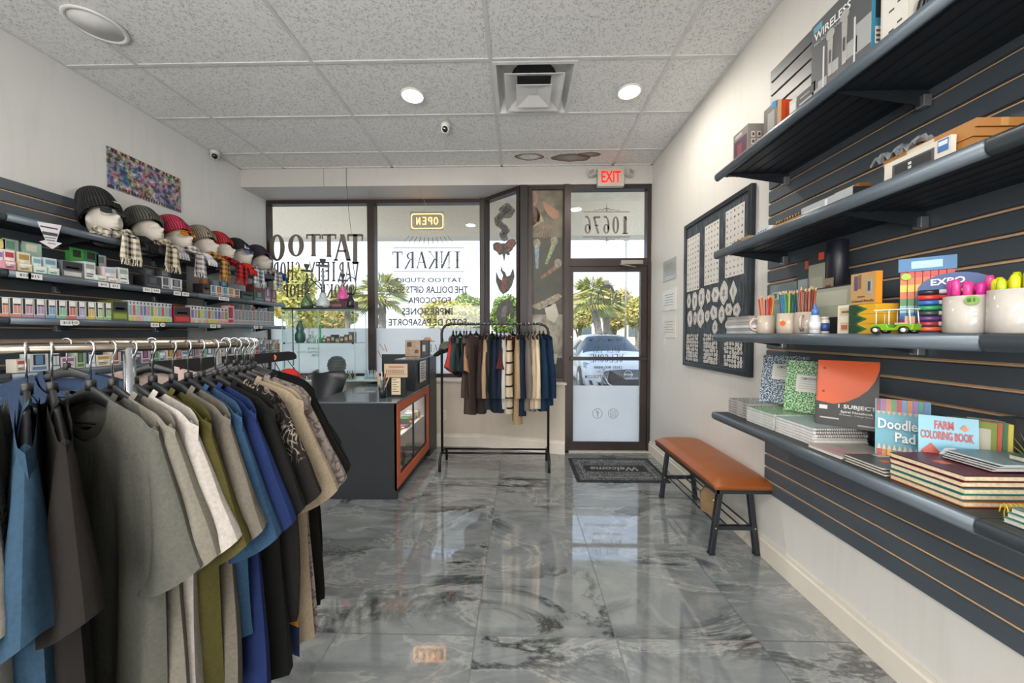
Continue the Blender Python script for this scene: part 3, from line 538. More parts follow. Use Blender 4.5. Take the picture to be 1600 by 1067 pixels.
def shelf_proto(L, D, sgn, lip=.04, ribs=6):
    t = thing('wall_shelf', '', 'shelf', (0, 0, 0))
    b_ = MB(); b_.box(min(0, sgn * D), max(0, sgn * D), -L, 0, -.014, 0, SHM)
    for k in range(ribs): x = sgn * D * (k + .6) / (ribs + .5); b_.box(x - .003, x + .003, -L, 0, -.0165, -.014, SHU)
    b_.build('shelf_board', t)
    l = MB(); pr = [(0, 0), (.012, .002), (.019, -.006), (.021, -.018), (.018, -.031), (.008, -.040), (0, -.040)]
    l.prism([(sgn * (D + a), -L, z) for a, z in pr], (0, L - .004, 0), SHL, True); l.build('front_lip', t)
    for yy in (-.04, -L + .45):
        MB().prism([(0, yy, -.014), (sgn * D * .92, yy, -.014), (sgn * D * .92, yy, -.020), (sgn * .05, yy, -.065), (0, yy, -.075)], (0, .004, 0), SHU).build('bracket', t)
        MB().box(min(sgn * .002, sgn * .03), max(sgn * .002, sgn * .03), yy - .012, yy + .016, -.075, -.035, STL).build('bracket_clip', t, bevel=.002)
    return t
XRF, XLF = XR - .022, XL + .022
DR, DL = XRF - 1.085, 0.345
ZR = {'A': 2.205, 'B': 1.782, 'C': 1.333, 'D': .900}
nmR = {'A': 'top', 'B': 'second', 'C': 'third', 'D': 'lowest'}; whR = {'A': 'holding electronics boxes', 'B': 'holding cardboard cartons', 'C': 'holding pencils and mugs', 'D': 'holding notebooks'}
pr = shelf_proto(1.145, DR, -1); first = True
for k, z in ZR.items():
    for j, y in enumerate((2.0, .853)):
        o = pr if first else dup(pr, (0, 0, 0)); first = False; o.location = (XRF, y, z)
        o['label'] = f'dark metal shelf {whR[k]}, {nmR[k]} of the {"door-side" if j == 0 else "camera-side"} column'; o['group'] = 'wall shelves on the bench wall'
ZL = {'E': 1.985, 'F': 1.683, 'G': 1.424, 'H': 1.115}
nmL = {'E': 'under the mannequin heads', 'F': 'holding paired flavour boxes', 'G': 'packed with thin vape boxes', 'H': 'behind the round clothes rack'}
pl = shelf_proto(1.14, DL, 1); first = True
for k, z in ZL.items():
    for j, y in enumerate((4.17, 3.025, 1.88)):
        o = pl if first else dup(pl, (0, 0, 0)); first = False; o.location = (XLF if y < 3.5 else XL + .022, y, z)
        o['label'] = f'dark metal shelf {nmL[k]}, {("window end", "middle length", "length closest to the camera")[j]}'; o['group'] = 'wall shelves on the mannequin wall'
# ceiling things
dfm = mat('dcdcda', .4); dfd = mat('2a2a2a', .8)
t = thing('air_diffuser', 'square white ceiling air diffuser with nested louvre cones', 'air vent', (.105, 2.765, CZ))
def frus(mb, a, za, b_, zb, m, th=.004):
    for (p, q) in (((-1, -1), (1, -1)), ((1, -1), (1, 1)), ((1, 1), (-1, 1)), ((-1, 1), (-1, -1))):
        mb.add([(p[0] * a, p[1] * a, za), (q[0] * a, q[1] * a, za), (q[0] * b_, q[1] * b_, zb), (p[0] * b_, p[1] * b_, zb)], [(0, 1, 2, 3)], m)
MB().box(-.295, .295, -.295, -.27, -.010, 0, dfm).box(-.295, .295, .27, .295, -.010, 0, dfm).box(-.295, -.27, -.27, .27, -.010, 0, dfm).box(.27, .295, -.27, .27, -.010, 0, dfm).build('frame', t)
x = MB(); frus(x, .27, -.008, .235, .10, dfm); x.build('outer_cone', t, solid=.003)
x = MB(); frus(x, .205, -.028, .125, .02, dfm); frus(x, .205, -.028, .215, -.03, dfm); x.build('middle_cone', t, solid=.003)
x = MB(); frus(x, .130, -.05, .03, -.012, dfm); x.box(-.035, .035, -.035, .035, -.016, -.012, dfm); x.build('centre_cone', t, solid=.003)
MB().lathe([(.17, .094), (.17, .0965)], (0, 0, 0), dfd, 24).box(-.24, .24, -.24, .24, .097, .10, dfm).build('duct_opening', t)
def downlight(x, y, on, label, r=.095):
    t = thing('downlight', label, 'ceiling light', (x, y, CZ - .007)); MB().lathe([(r, 0), (r, -.006), (r * .93, -.010), (r * .84, -.008), (r * .82, -.002)], (0, 0, 0), dfm, 32).build('trim_ring', t)
    MB().lathe([(0, -.006), (r * .83, -.005), (r * .83, -.002)], (0, 0, 0), mat('fff2dc', .5, emit=14) if on else mat('d6d6d4', .4), 32).build('lens', t)
    if on:
        d_ = bpy.data.lights.new('downlight_lamp', 'AREA'); d_.shape = 'DISK'; d_.size = .15; d_.energy = 15; d_.color = (1, .93, .82); o = bpy.data.objects.new('downlight_lamp', d_); C.objects.link(o); o.location = (x, y, CZ - .02)
downlight(-.834, 2.80, True, 'round lit ceiling downlight closer to the small ceiling camera')
downlight(.837, 2.79, True, 'round lit ceiling downlight closer to the bench wall')
downlight(-2.54, 2.13, False, 'large round unlit ceiling disc above the mannequin wall', .14)
def dome_cam(loc, label, rot):
    t = thing('security_camera', label, 'camera', loc); cm = mat('c9c9c7', .4); MB().lathe([(.045, 0), (.045, -.02), (.038, -.03), (.03, -.032)], (0, 0, 0), cm, 20).build('base', t)
    h = MB(); h.lathe([(0, -.03), (.028, -.025), (.036, -.01), (.036, .03), (.030, .035)], (0, 0, 0), cm, 20, 'y').lathe([(.0, -.034), (.02, -.031), (.026, -.026)], (0, 0, 0), mat('14161a', .1), 16, 'y')
    o = h.build('camera_head', t, (0, -.005, -.05)); o.rotation_euler = rot
dome_cam((-.655, 3.18, CZ - .007), 'small white ceiling camera with black lens below the downlight', (R(25), 0, 0))
dome_cam((-3.09, 3.60, CZ - .007), 'small white camera in the corner above the mannequin wall', (R(25), 0, R(38)))
# exit sign
t = thing('exit_sign', 'EXIT sign with red letters and two lamp heads over the door', 'exit sign', (.99, 3.965, 3.035)); hs = mat('b9b0a6', .5)
MB().box(-.145, .145, -.03, .03, -.10, .10, hs).build('housing', t, bevel=.006)
g = MB(); g.text('EXIT', (-.105, -.032, -.062), (.21, 0, 0), (0, 0, .124), mat('ff1409', .5, emit=1.5)); g.build('letters', t)
for s_ in (-1, 1):
    o = MB().box(-.035, .035, -.03, .03, -.03, .03, mat('c4c1ba', .5)).box(-.028, .028, -.033, -.03, -.024, .024, mat('7d7c78', .3)); 
    for k in range(4): o.box(-.028, .028, -.036, -.033, -.022 + k * .0135, -.018 + k * .0135, hs)
    o = o.build('lamp_head', t, (s_ * .20, -.02, .045), bevel=.004); o.rotation_euler = (0, s_ * R(18), s_ * R(25))
    MB().tube([(s_ * .14, 0, .05), (s_ * .18, 0, .045)], .012, hs, 8).build('lamp_arm', t)
# open sign
t = thing('neon_sign', 'glowing orange OPEN neon sign hanging in the second window', 'neon sign', (0, 0, 0)); OP = 4.40
am_ = mat('ffb25a', .5, emit=4.5); tr_ = mat('3a2a24', .4)
MB().quad(at(641, 360, y=OP + .01), at(693, 360, y=OP + .01) - at(641, 360, y=OP + .01), (0, 0, .23), glass_mat('acrylic_sheet', (.86, .86, .84)), .004).build('backing', t)
a, b_ = at(643, 357, y=OP), at(692, 334, y=OP); x0, x1, z0, z1 = a.x, b_.x, a.z, b_.z
q = []
for cx, cz, a0 in ((x1 - .03, z1 - .03, 0), (x0 + .03, z1 - .03, 90), (x0 + .03, z0 + .03, 180), (x1 - .03, z0 + .03, 270)): q += [(cx + .03 * math.cos(R(a0 + k * 30)), OP, cz + .03 * math.sin(R(a0 + k * 30))) for k in range(4)]
MB().tube(q, .0055, am_, 8, closed=True).build('border_tube', t)
g = MB()
def neon(ch, x, w_, zt, zb, m):   # mirrored strokes, seen from inside
    f = lambda u, v: (x + w_ * (1 - u), OP - .004, zb + (zt - zb) * v)
    S = {'O': [[(.5 + .45 * math.cos(k * .5236), .5 + .5 * math.sin(k * .5236)) for k in range(13)]], 'P': [[(.1, 0), (.1, 1), (.7, 1), (.9, .8), (.9, .65), (.7, .48), (.1, .48)]], 'E': [[(.9, 1), (.1, 1), (.1, 0), (.9, 0)], [(.1, .5), (.75, .5)]], 'N': [[(.1, 0), (.1, 1), (.9, 0), (.9, 1)]]}
    for s_ in S[ch]:
        if ch == 'O': g.tube([f(*p) for p in s_[:-1]], .005, m, 6, closed=True)
        else:
            for pa, pb in zip(s_, s_[1:]): g.tube([f(*pa), f(*pb)], .005, m, 6)
W = (x1 - x0 - .1) / 4
for i, ch in enumerate('OPEN'): neon(ch, x1 - .05 - W * (i + 1) + .012, W - .024, z1 - .045, z0 + .05, am_)
g.build('letter_tubes', t)
g = MB(); g.tube([((x0 + x1) / 2 - .09, OP, z1), ((x0 + x1) / 2, OP, 2.88), ((x0 + x1) / 2 + .09, OP, z1)], .0018, STL, 5); g.tube([((x0 + x1) / 2, OP, 2.88), (at(654, 288, y=4.05).x, 4.05, 2.985)], .0018, STL, 5); g.build('hanging_cord', t)
# slack wire from header
tag(MB().tube([at(541, 262, y=3.99), at(541, 285, y=3.99), at(545, 330, y=4.05), at(549, 366, y=4.1)], .0022, mat('3b3935', .6), 5).build('cable'), 'thin dark cable dangling from the header in front of the first window', 'cable')
# counter
CK = mat('1b2026', .42, .05, .1, 4); CT = mat('5b6269', .16, .1, .08, 3); OR = mat('c75f38', .45, var=.06); WH = mat('e6e6e3', .5)
t = thing('sales_counter', 'dark shop counter with orange-framed glass display side', 'counter', (0, 0, 0)); cx0, cx1, cy0, cy1, cz = -1.665, -.985, 2.82, 3.84, .785
c = MB(); c.box(cx0, cx1, cy0, cy0 + .03, 0, cz - .01, CK); c.box(cx0, cx0 + .03, cy0 + .03, cy1, .0, cz - .01, CK); c.box(cx0 + .03, cx1 - .05, cy0 + .03, cy1, .04, .10, CK); c.box(cx1 - .06, cx1 - .03, cy0 + .03, cy1, 0, .10, CK); c.box(cx1 - .02, cx1 - .0, cy0 + .0, cy0 + .03, .07, cz - .01, CK)
c.build('carcass', t, bevel=.002); MB().box(cx0, cx1 + .008, cy0 - .008, cy1, cz - .012, cz + .004, CT).build('countertop', t, bevel=.003)
f = MB(); xo = cx1 - .004
f.box(xo - .016, xo + .008, cy0 + .005, cy1, cz - .085, cz - .012, OR); f.box(xo - .016, xo + .008, cy0 + .005, cy1, .085, .165, OR); f.box(xo - .016, xo + .008, cy0 + .005, cy0 + .085, .165, cz - .085, OR); f.box(xo - .016, xo + .008, cy1 - .075, cy1, .165, cz - .085, OR); f.build('display_frame', t, bevel=.002)
i_ = MB(); y0, y1 = cy0 + .085, cy1 - .075; K_ = mat('20242a', .4)
for a, b_, c0, c1 in ((y0, y1, .165, .18), (y0, y1, cz - .10, cz - .085), (y0, y0 + .015, .18, cz - .1), (y1 - .015, y1, .18, cz - .1), ((y0 + y1) / 2 - .02, (y0 + y1) / 2 - .008, .18, cz - .1)): i_.box(xo - .02, xo - .004, a, b_, c0, c1, K_)
i_.build('door_frame', t); MB().box(xo - .014, xo - .010, y0 + .015, y1 - .015, .18, cz - .1, GL).build('glass_door', t)
MB().box(cx0 + .35, xo - .03, cy0 + .04, cy1 - .01, .100, .112, WH).box(cx0 + .35, cx0 + .36, cy0 + .04, cy1 - .01, .112, cz - .02, WH).box(cx0 + .36, xo - .03, cy1 - .02, cy1 - .01, .112, cz - .02, WH).build('display_liner', t)
MB().box(cx0 + .36, xo - .045, cy0 + .04, cy1 - .02, .44, .448, mat('dfe4e2', .2)).build('display_shelf', t)
area('added_case_fill', (xo - .17, 3.33, .765), (0, 0, 0), .03, .9, 2.5, (1, 1, 1)).data.spread = R(80)  # added light strip without a fixture, brightens the inside of the display
t2 = thing('counter_end_unit', 'taller dark end cabinet of the counter, against the front wall', 'cabinet', (0, 0, 0))
MB().box(-1.665, -1.17, 3.845, 4.15, 0, .785, CK).box(-1.17, -.975, 3.845, 4.15, 0, 1.08, CK).box(-1.17, -.985, 3.35, 3.845, .79, 1.08, CK).build('cabinet_body', t2, bevel=.002); MB().box(-1.18, -.970, 3.34, 4.155, 1.08, 1.092, CT).build('cabinet_top', t2, bevel=.002)
tag(MB().box(-1.60, -1.185, 4.105, 4.13, .792, 1.095, CK).build('counter_screen'), 'black upright panel standing at the window end of the counter', 'panel')
nt_ = MB(); nt_.box(-.9748, -.9738, 3.46, 3.68, .855, 1.06, mat('e9e9e6', .7))
for k in range(7): nt_.box(-.9737, -.9733, 3.49, 3.49 + (.16, .13, .15, .09, .15, .12, .14)[k], 1.03 - k * .024, 1.037 - k * .024, mat('6b6b6b', .7))
tag(nt_.build('paper_notice'), 'white printed notice taped to the side of the counter end cabinet', 'notice')
# packs on counter cabinet display shelves
ORD = ['first', 'second', 'third', 'fourth', 'fifth', 'sixth', 'seventh', 'eighth', 'ninth', 'tenth', 'eleventh', 'twelfth', 'thirteenth', 'fourteenth', 'fifteenth', 'sixteenth', 'seventeenth', 'eighteenth', 'nineteenth']; cn_ = ['red', 'green', 'cream', 'slate blue', 'amber', 'plum', 'white', 'sage green', 'black', 'rust']
random.seed(21); cols = ['c8452f', '3b6b4a', 'd9c9a4', '49607c', 'c98a3a', '8a4a6b', 'e1e0dc', '5d8f6b', '2f3236', 'b1532f']
for s_, z in enumerate((.112, .448)):
    for k in range(19):
        y = cy0 + .12 + k * .047; hx = random.uniform(.04, .08); hz = random.choice((.012, .02, .03, .05)) * (1.4 if s_ else 1); c1_ = cols[(k * 3 + s_) % 10]; c2_ = cols[(k * 7 + 3) % 10]
        tag(MB().box(-hx, hx, -.02, .02, 0, hz, mat(c1_, .35)).box(-hx * .8, hx * .3, -.0205, .0205, hz * .3, hz * .7, mat(c2_, .4)).build('small_pack', loc=(xo - .14, y, z + .001), rz=random.uniform(-.15, .15), bevel=.002), '%s packet in the %s row of the counter display, %s from the camera end' % (cn_[(k * 3 + s_) % 10], 'upper' if s_ else 'lower', ORD[k]), 'packet', 'packets in the %s row of the counter display' % ('upper' if s_ else 'lower'))
# objects on the counter
t = thing('pencil_cup', 'dark mesh cup of paper straws and pens on the counter', 'pen holder', (-1.165, 3.0, .790))
MB().lathe([(.026, 0), (.033, .085), (.031, .085), (.024, .004), (0, .004)], (0, 0, 0), mat('2e3336', .3, .3), 20).build('cup', t)
pens = (('b89a86', -.05, .02, .21), ('b89a86', -.028, -.01, .23), ('c8bcb2', -.005, .0, .22), ('7f3d34', .012, .02, .20), ('b89a86', .05, 0, .19), ('2f7f84', .004, -.02, .15), ('3b5560', .02, .01, .14))
for i, (c_, dx, dy, l_) in enumerate(pens): tag(MB().tube([(-1.165 - dx * .2, 3.0 - dy * .2, .797), (-1.165 + dx * 1.3, 3.0 + dy * 1.5, .792 + l_)], .0055, mat(c_, .5), 8).build('pen' if i > 4 else 'paper_straw'), ('slanting tan paper straw, outermost on the chair side of the cup', 'tan paper straw behind the slanting one in the cup', 'pale paper straw standing in the middle of the cup', 'dark red straw in the counter cup', 'tan straw leaning towards the menu holder', 'teal pen in the counter cup', 'dark blue-grey pen in the counter cup')[i], 'pen' if i > 4 else 'straw')
t = thing('menu_holder', 'black stand with framed menu and tan price card on the counter', 'sign holder', (-1.06, 3.05, .790))
MB().box(-.08, .08, -.03, .03, 0, .012, CB if 0 else mat('1d2023', .4)).box(-.08, -.055, -.012, .012, .012, .20, mat('1d2023', .4)).box(.055, .08, -.012, .012, .012, .20, mat('1d2023', .4)).box(-.08, .08, 0.0, .010, .012, .20, mat('2a2e33', .4)).build('stand', t)
g = MB().box(-.04, .04, -.018, -.012, .018, .165, mat('c9b38c', .5))
for k in range(6): g.box(-.03, .005 + .02 * (k % 2), -.0185, -.018, .145 - k * .02, .150 - k * .02, mat('4f4334', .6))
g.box(-.034, .034, -.0182, -.018, .025, .158, mat('e2d3b4', .5)); g.build('menu_card', t)
g = MB().box(-.10, .10, -.022, -.014, .17, .285, mat('cbb095', .6)).box(-.06, .07, -.0228, -.022, .255, .263, mat('a1563f', .6)).box(-.09, .09, -.0228, -.022, .195, .199, mat('8d7560', .6))
for k in range(9): g.box(-.085 + k * .018, -.075 + k * .018, -.0228, -.022, .205, .235, mat('98806a', .6))
g.build('price_card', t)
t = thing('tissue_box', 'tan printed carton standing on the counter end cabinet', 'box', (-1.10, 3.82, 1.093)); MB().box(-.12, .04, -.04, .04, 0, .17, mat('a8927b', .6, var=.2, scale=30)).box(-.10, -.05, -.041, -.04, .10, .15, mat('4b4440', .6)).box(-.02, .02, -.041, -.04, .03, .07, mat('5e4a3e', .6)).build('carton', t, bevel=.002)
t = thing('small_black_box', 'black and white boxes beside the tan carton on the end cabinet', 'box', (-1.02, 3.84, 1.093)); MB().box(-.03, .04, -.04, .05, 0, .17, mat('34363a', .5)).box(-.02, .01, -.041, -.04, .05, .12, mat('b7b7b5', .6)).build('carton', t, bevel=.002)
tag(MB().box(-.09, .07, -.05, .04, 0, .004, mat('9a948c', .5)).build('leaflet', loc=(-1.42, 3.3, .790), rz=.3), 'flat grey leaflet lying on the counter behind the pencil cup', 'leaflet')
# office chair behind counter
t = thing('office_chair', 'black leather swivel chair behind the counter', 'chair', (-1.90, 3.35, 0)); LB = mat('23272c', .3, 0, .1, 6, .1)
sh = [(0, .56, .03), (.10, .60, .09), (.17, .70, .14), (.21, .80, .17), (.235, .88, .165), (.22, .925, .13), (.15, .965, .07), (.05, .975, .02)]
g = MB(); P_ = []
def cb_(u, v):
    k = v * 7; i = min(6, int(k)); f_ = k - i; z = sh[i][1] + (sh[i + 1][1] - sh[i][1]) * f_; w_ = (.09, .11, .14, .17, .20, .215, .205, .15)[i] * (1 - f_) + (.09, .11, .14, .17, .20, .215, .205, .15)[i + 1] * f_
    a = (u - .5) * 2; return (a * w_, -.10 * a * a + .03 - .12 * (z - .56), z - .02)
g.grid(cb_, 13, 15, LB); g.build('backrest', t, solid=.05, bevel=.015, rz=R(160))
MB().lathe([(0, .42), (.20, .42), (.235, .45), (.235, .49), (.20, .51), (0, .515)], (0, 0, 0), LB, 24).build('seat', t); MB().tube([(0, 0, .10), (0, 0, .42)], .028, STL, 10).build('gas_lift', t)
for k in range(5): a = k * 1.2566; MB().tube([(0, 0, .11), (.27 * math.cos(a), .27 * math.sin(a), .07)], [.028, .018], mat('222427', .4), 8).build('base_arm', t); MB().lathe([(0, -.015), (.026, -.015), (.026, .015), (0, .015)], (.28 * math.cos(a), .28 * math.sin(a), .027), mat('222427', .4), 12, 'x').build('caster', t)
# bench
t = thing('padded_bench', 'bench with tan leather cushion and black metal frame by the white wall', 'bench', (1.295, 2.505, 0)); BM = mat('22272d', .38, .2); LT = mat('95501f', .38, 0, .14, 5, .08)
cw, cl = .175, .46
g = MB(); ny, nx = 26, 14
def cush(u, v):
    a, b2 = (u - .5) * 2, (v - .5) * 2; ex = abs(a) ** 6; ey = abs(b2) ** 14; crown = .03 * (1 - a * a) * (1 - abs(b2) ** 6); return (a * cw, b2 * cl, .452 + .040 * (1 - ex * .7) * (1 - ey * .7) + crown * .6)
g.grid(cush, nx, ny, LT); g.grid(lambda u, v: (math.cos(u * 6.2832) and 0, 0, 0), 2, 2, LT) if 0 else None
rim = [(cush(i / (nx - 1), 0)) for i in range(nx)] + [cush(1, j / (ny - 1)) for j in range(1, ny)] + [cush(i / (nx - 1), 1) for i in range(nx - 2, -1, -1)] + [cush(0, j / (ny - 1)) for j in range(ny - 2, 0, -1)]
k = len(rim); g.add(rim + [(x * 1.0, y * 1.0, .452 - .012) for x, y, z in rim], [(i, (i + 1) % k, k + (i + 1) % k, k + i) for i in range(k)] + [tuple(range(k, 2 * k))], LT, True); g.build('cushion', t)
MB().box(-cw + .005, cw - .0, -cl + .005, -cl + .03, .415, .44, BM).box(-cw + .005, cw, cl - .03, cl - .005, .415, .44, BM).box(-cw + .003, -cw + .028, -cl + .005, cl - .005, .413, .44, BM).box(cw - .028, cw - .003, -cl + .005, cl - .005, .413, .44, BM).box(-cw + .02, cw - .02, -cl + .02, cl - .02, .432, .441, BM).build('seat_frame', t, bevel=.003)
def barx(p, q, w_, m, mb=None):
    mb = mb or MB(); P, Q = Vector(p), Vector(q); d_ = (Q - P).normalized(); s_ = d_.cross(Vector((0, 1, 0))) if abs(d_.y) < .7 else d_.cross(Vector((0, 0, 1))); s_.normalize(); u_ = d_.cross(s_)
    return mb.prism([P + s_ * w_ + u_ * w_, P - s_ * w_ + u_ * w_, P - s_ * w_ - u_ * w_, P + s_ * w_ - u_ * w_], Q - P, m)
for yy in (-.345, .41):
    for s_ in (-1, 1):
        l_ = barx((s_ * .085, yy, .42), (s_ * .135, yy, .006), .015, BM).build('leg', t, bevel=.003); MB().box(s_ * .1355 - .017, s_ * .1355 + .017, yy - .017, yy + .017, 0, .012, mat('15171a', .6)).build('foot_cap', l_)
        MB().lathe([(0, 0), (.006, 0), (.006, -.003)], (s_ * .117, yy - .016, .165), mat('a89a7c', .3, .8), 10, 'y').build('bolt', l_)
    barx((-.12, yy, .165), (.12, yy, .165), .012, BM).build('cross_bar', t)
for x_ in (-.10, -.045, .03, .09): MB().tube([(x_, -.345, .18), (x_, .41, .18)], .005, BM, 8).build('shelf_rod', t)
for x_ in (-.075, -.03): MB().lathe([(.006, 0), (.006, .03)], (.02 + x_ * -1, -.36, .385), BM, 8).build('stub', t)
# brown satchel on the bench rods
tg = thing('price_tag', 'folded brown cardboard tag hanging under the bench cushion', 'tag', (1.165, 2.19, .24)); KB = mat('6b5436', .7, 0, .2, 20, .2)
MB().prism([(-.05, 0, .0), (.03, 0, -.02), (.045, 0, .02), (.04, 0, .14), (-.03, 0, .15), (-.055, 0, .10)], (0, .035, 0), KB).build('card', tg, bevel=.004, rz=R(-25)); MB().lathe([(0, 0), (.007, 0), (.007, -.003)], (.018, -.012, .08), STL, 10, 'y').build('stud', tg)
MB().tube([(-.01, .01, .14), (0, .02, .175)], .003, BM, 6).build('loop', tg)
# door mat
mm, n, b = newmat('mat_pile'); tcn = N(n, 'TexCoord'); v_ = N(n, 'TexVoronoi', Scale=46.0, feature='DISTANCE_TO_EDGE'); n.links.new(tcn.outputs['Object'], v_.inputs[0]); q_ = N(n, 'TexNoise', Scale=26.0, Detail=3.0, Distortion=2.0); n.links.new(tcn.outputs['Object'], q_.inputs[0])
cc = mixc(n, ramp(n, math_(n, 'ABSOLUTE', math_(n, 'SUBTRACT', q_.outputs[0], .5)), [(.02, 1), (.05, 0)]), '33373a', '85888a'); n.links.new(cc, b.inputs[0]); b.inputs['Roughness'].default_value = .95
t = thing('door_mat', 'grey patterned welcome mat inside the glass door', 'door mat', (.935, 3.49, .001)); DK = mat('24282b', .9)
MB().box(-.42, .42, -.30, .30, 0, .007, DK).build('rubber_base', t, bevel=.003); MB().box(-.385, .385, -.265, .265, .007, .0095, mm).build('pile', t)
g = MB(); LG = mat('8e9193', .9)
for k in (.33,): 
    for (a, b_, c_, d_) in ((-k, k, -.215, -.209), (-k, k, .209, .215), (-k, -k + .006, -.215, .215), (k - .006, k, -.215, .215)): g.box(a, b_, c_, d_, .0095, .0103, LG)
g.box(-.30, .30, -.075, .085, .0095, .0100, DK); g.text('Welcome', (.235, .05, .0103), (-.47, 0, 0), (-.02, -.10, 0), LG, .0004); g.build('lettering', t)
# wall outlet + plaques
for i, (z, lab) in enumerate(((1.955, 'silver square wall plaque, uppermost of three by the board'), (1.66, 'white square wall plaque, middle one of three by the board'), (1.395, 'white wall plaque with a small tab, lowest of three by the board'))):
    t = thing('wall_plaque', lab, 'plaque', (XR, 3.52, z)); MB().box(-.006, 0, -.15, .15, -.10, .10, mat(('a5a5a3', 'd5d5d2', 'd0ccc4')[i], .3)).build('plate', t, bevel=.001)
    g = MB()
    for k in range(5): g.box(-.0068, -.006, -.10 + .01 * (k % 3), .10 - .02 * (k % 2), .05 - k * .025, .056 - k * .025, mat('8f8f8c', .5))
    g.build('printing', t)
    if i == 2: MB().box(-.004, 0, .09, .14, -.17, -.10, mat('dcd9d2', .5)).build('tab', t)
tag(MB().box(-.035, .035, -.006, 0, -.057, .057, mat('d8d0c2', .5)).box(-.012, .012, -.008, -.006, -.035, -.012, mat('b5ab9c', .5)).box(-.012, .012, -.008, -.006, .012, .035, mat('b5ab9c', .5)).build('wall_outlet', loc=(-.905, 4.19, .37)), 'beige power outlet low on the front wall beside the counter', 'outlet')
# framed flash board
t = thing('flash_board', 'large black-framed pin board of tattoo design sheets on the white wall', 'pin board', (XR, 0, 0)); KF = mat('252b33', .35, .1)
bm_, n, b = newmat('brushed_black_board'); tcn = N(n, 'TexCoord'); mp = N(n, 'Mapping'); mp.inputs['Scale'].default_value = (1, 30, 3); n.links.new(tcn.outputs['Object'], mp.inputs[0]); q_ = N(n, 'TexNoise', Scale=3.0, Detail=8.0); n.links.new(mp.outputs[0], q_.inputs[0]); n.links.new(ramp(n, q_.outputs[0], [(.4, '23292e'), (.62, '4a535a'), (.75, '6d777d')]), b.inputs[0]); b.inputs['Roughness'].default_value = .6
by0, by1, bz0, bz1 = 2.255, 3.16, 1.06, 2.265
MB().box(-.022, -.004, by0 + .03, by1 - .03, bz0 + .03, bz1 - .03, bm_).build('backing', t)
MB().box(-.032, 0, by0, by0 + .035, bz0, bz1, KF).box(-.032, 0, by1 - .035, by1, bz0, bz1, KF).box(-.032, 0, by0 + .035, by1 - .035, bz0, bz0 + .035, KF).box(-.032, 0, by0 + .035, by1 - .035, bz1 - .035, bz1, KF).build('frame', t, bevel=.004)
PW = mat('cfcbc5', .8, var=.04); INK = mat('5f5e60', .8); INK2 = mat('8b8a8c', .8)
xs_ = XR - .0232
def flash(y0, y1, z0, z1, n1, n2, label, rnd):
    g = MB(); g.box(-.0012, 0, y0, y1, z0, z1, PW)
    for i in range(n1):
        for j in range(n2):
            cy_, cz_ = y0 + (i + .5) * (y1 - y0) / n1, z0 + (j + .5) * (z1 - z0) / n2; k = rnd.choice((3, 4, 5, 7)); r_ = min((y1 - y0) / n1, (z1 - z0) / n2) * .33
            pts = [(-.0014, cy_ + r_ * rnd.uniform(.35, 1) * math.cos(6.2832 * q / k), cz_ + r_ * rnd.uniform(.35, 1) * math.sin(6.2832 * q / k)) for q in range(k)]
            g.add(pts, [tuple(range(k))], rnd.choice((INK, INK2)))
    tag(g.build('design_sheet', loc=(xs_, 0, 0)), label, 'paper sheet', 'design sheets pinned on the black board')
rn = random.Random(5); cols3 = ((2.90, 3.11), (2.62, 2.82), (2.33, 2.54))
for i, (a, b_) in enumerate(cols3): flash(a, b_, 1.69 + .015 * i, 2.14 + .02 * i, 5, 11, 'tall sheet of tiny tattoo drawings, ' + ('column by the wall plaques', 'middle column', 'column by the shelves')[i] + ' of the board', rn)
def cutout(y, z, ry, rz_, label, k=12, grp='paper cutouts pinned across the middle of the board'):
    g = MB(); pts = [(-.0014, ry * (1 + .12 * math.sin(3 * q)) * math.cos(6.2832 * q / k), rz_ * (1 + .12 * math.cos(2 * q)) * math.sin(6.2832 * q / k)) for q in range(k)]
    g.prism(pts, (.0012, 0, 0), PW); g.add([(-.0018, p[1] * .86, p[2] * .86) for p in pts], [tuple(range(k))], INK2); g.add([(-.0022, p[1] * .80, p[2] * .80) for p in pts], [tuple(range(k))], PW)
    g.add([(-.0026, p[1] * (.5 if i % 2 else .25), p[2] * (.6 if i % 2 else .3)) for i, p in enumerate(pts)], [tuple(range(k))], INK2)
    tag(g.build('paper_cutout', loc=(xs_, y, z)), label, 'paper cutout', grp)
ORD = ['first', 'second', 'third', 'fourth', 'fifth', 'sixth', 'seventh', 'eighth', 'ninth', 'tenth', 'eleventh', 'twelfth'] + ['thirteenth', 'fourteenth', 'fifteenth', 'sixteenth', 'seventeenth', 'eighteenth', 'nineteenth', 'twentieth'] + ['twenty-' + a for a in ('first', 'second', 'third', 'fourth', 'fifth', 'sixth', 'seventh', 'eighth', 'ninth')] + ['thirtieth'] + ['thirty-' + a for a in ('first', 'second', 'third', 'fourth', 'fifth', 'sixth', 'seventh', 'eighth', 'ninth')] + ['fortieth']
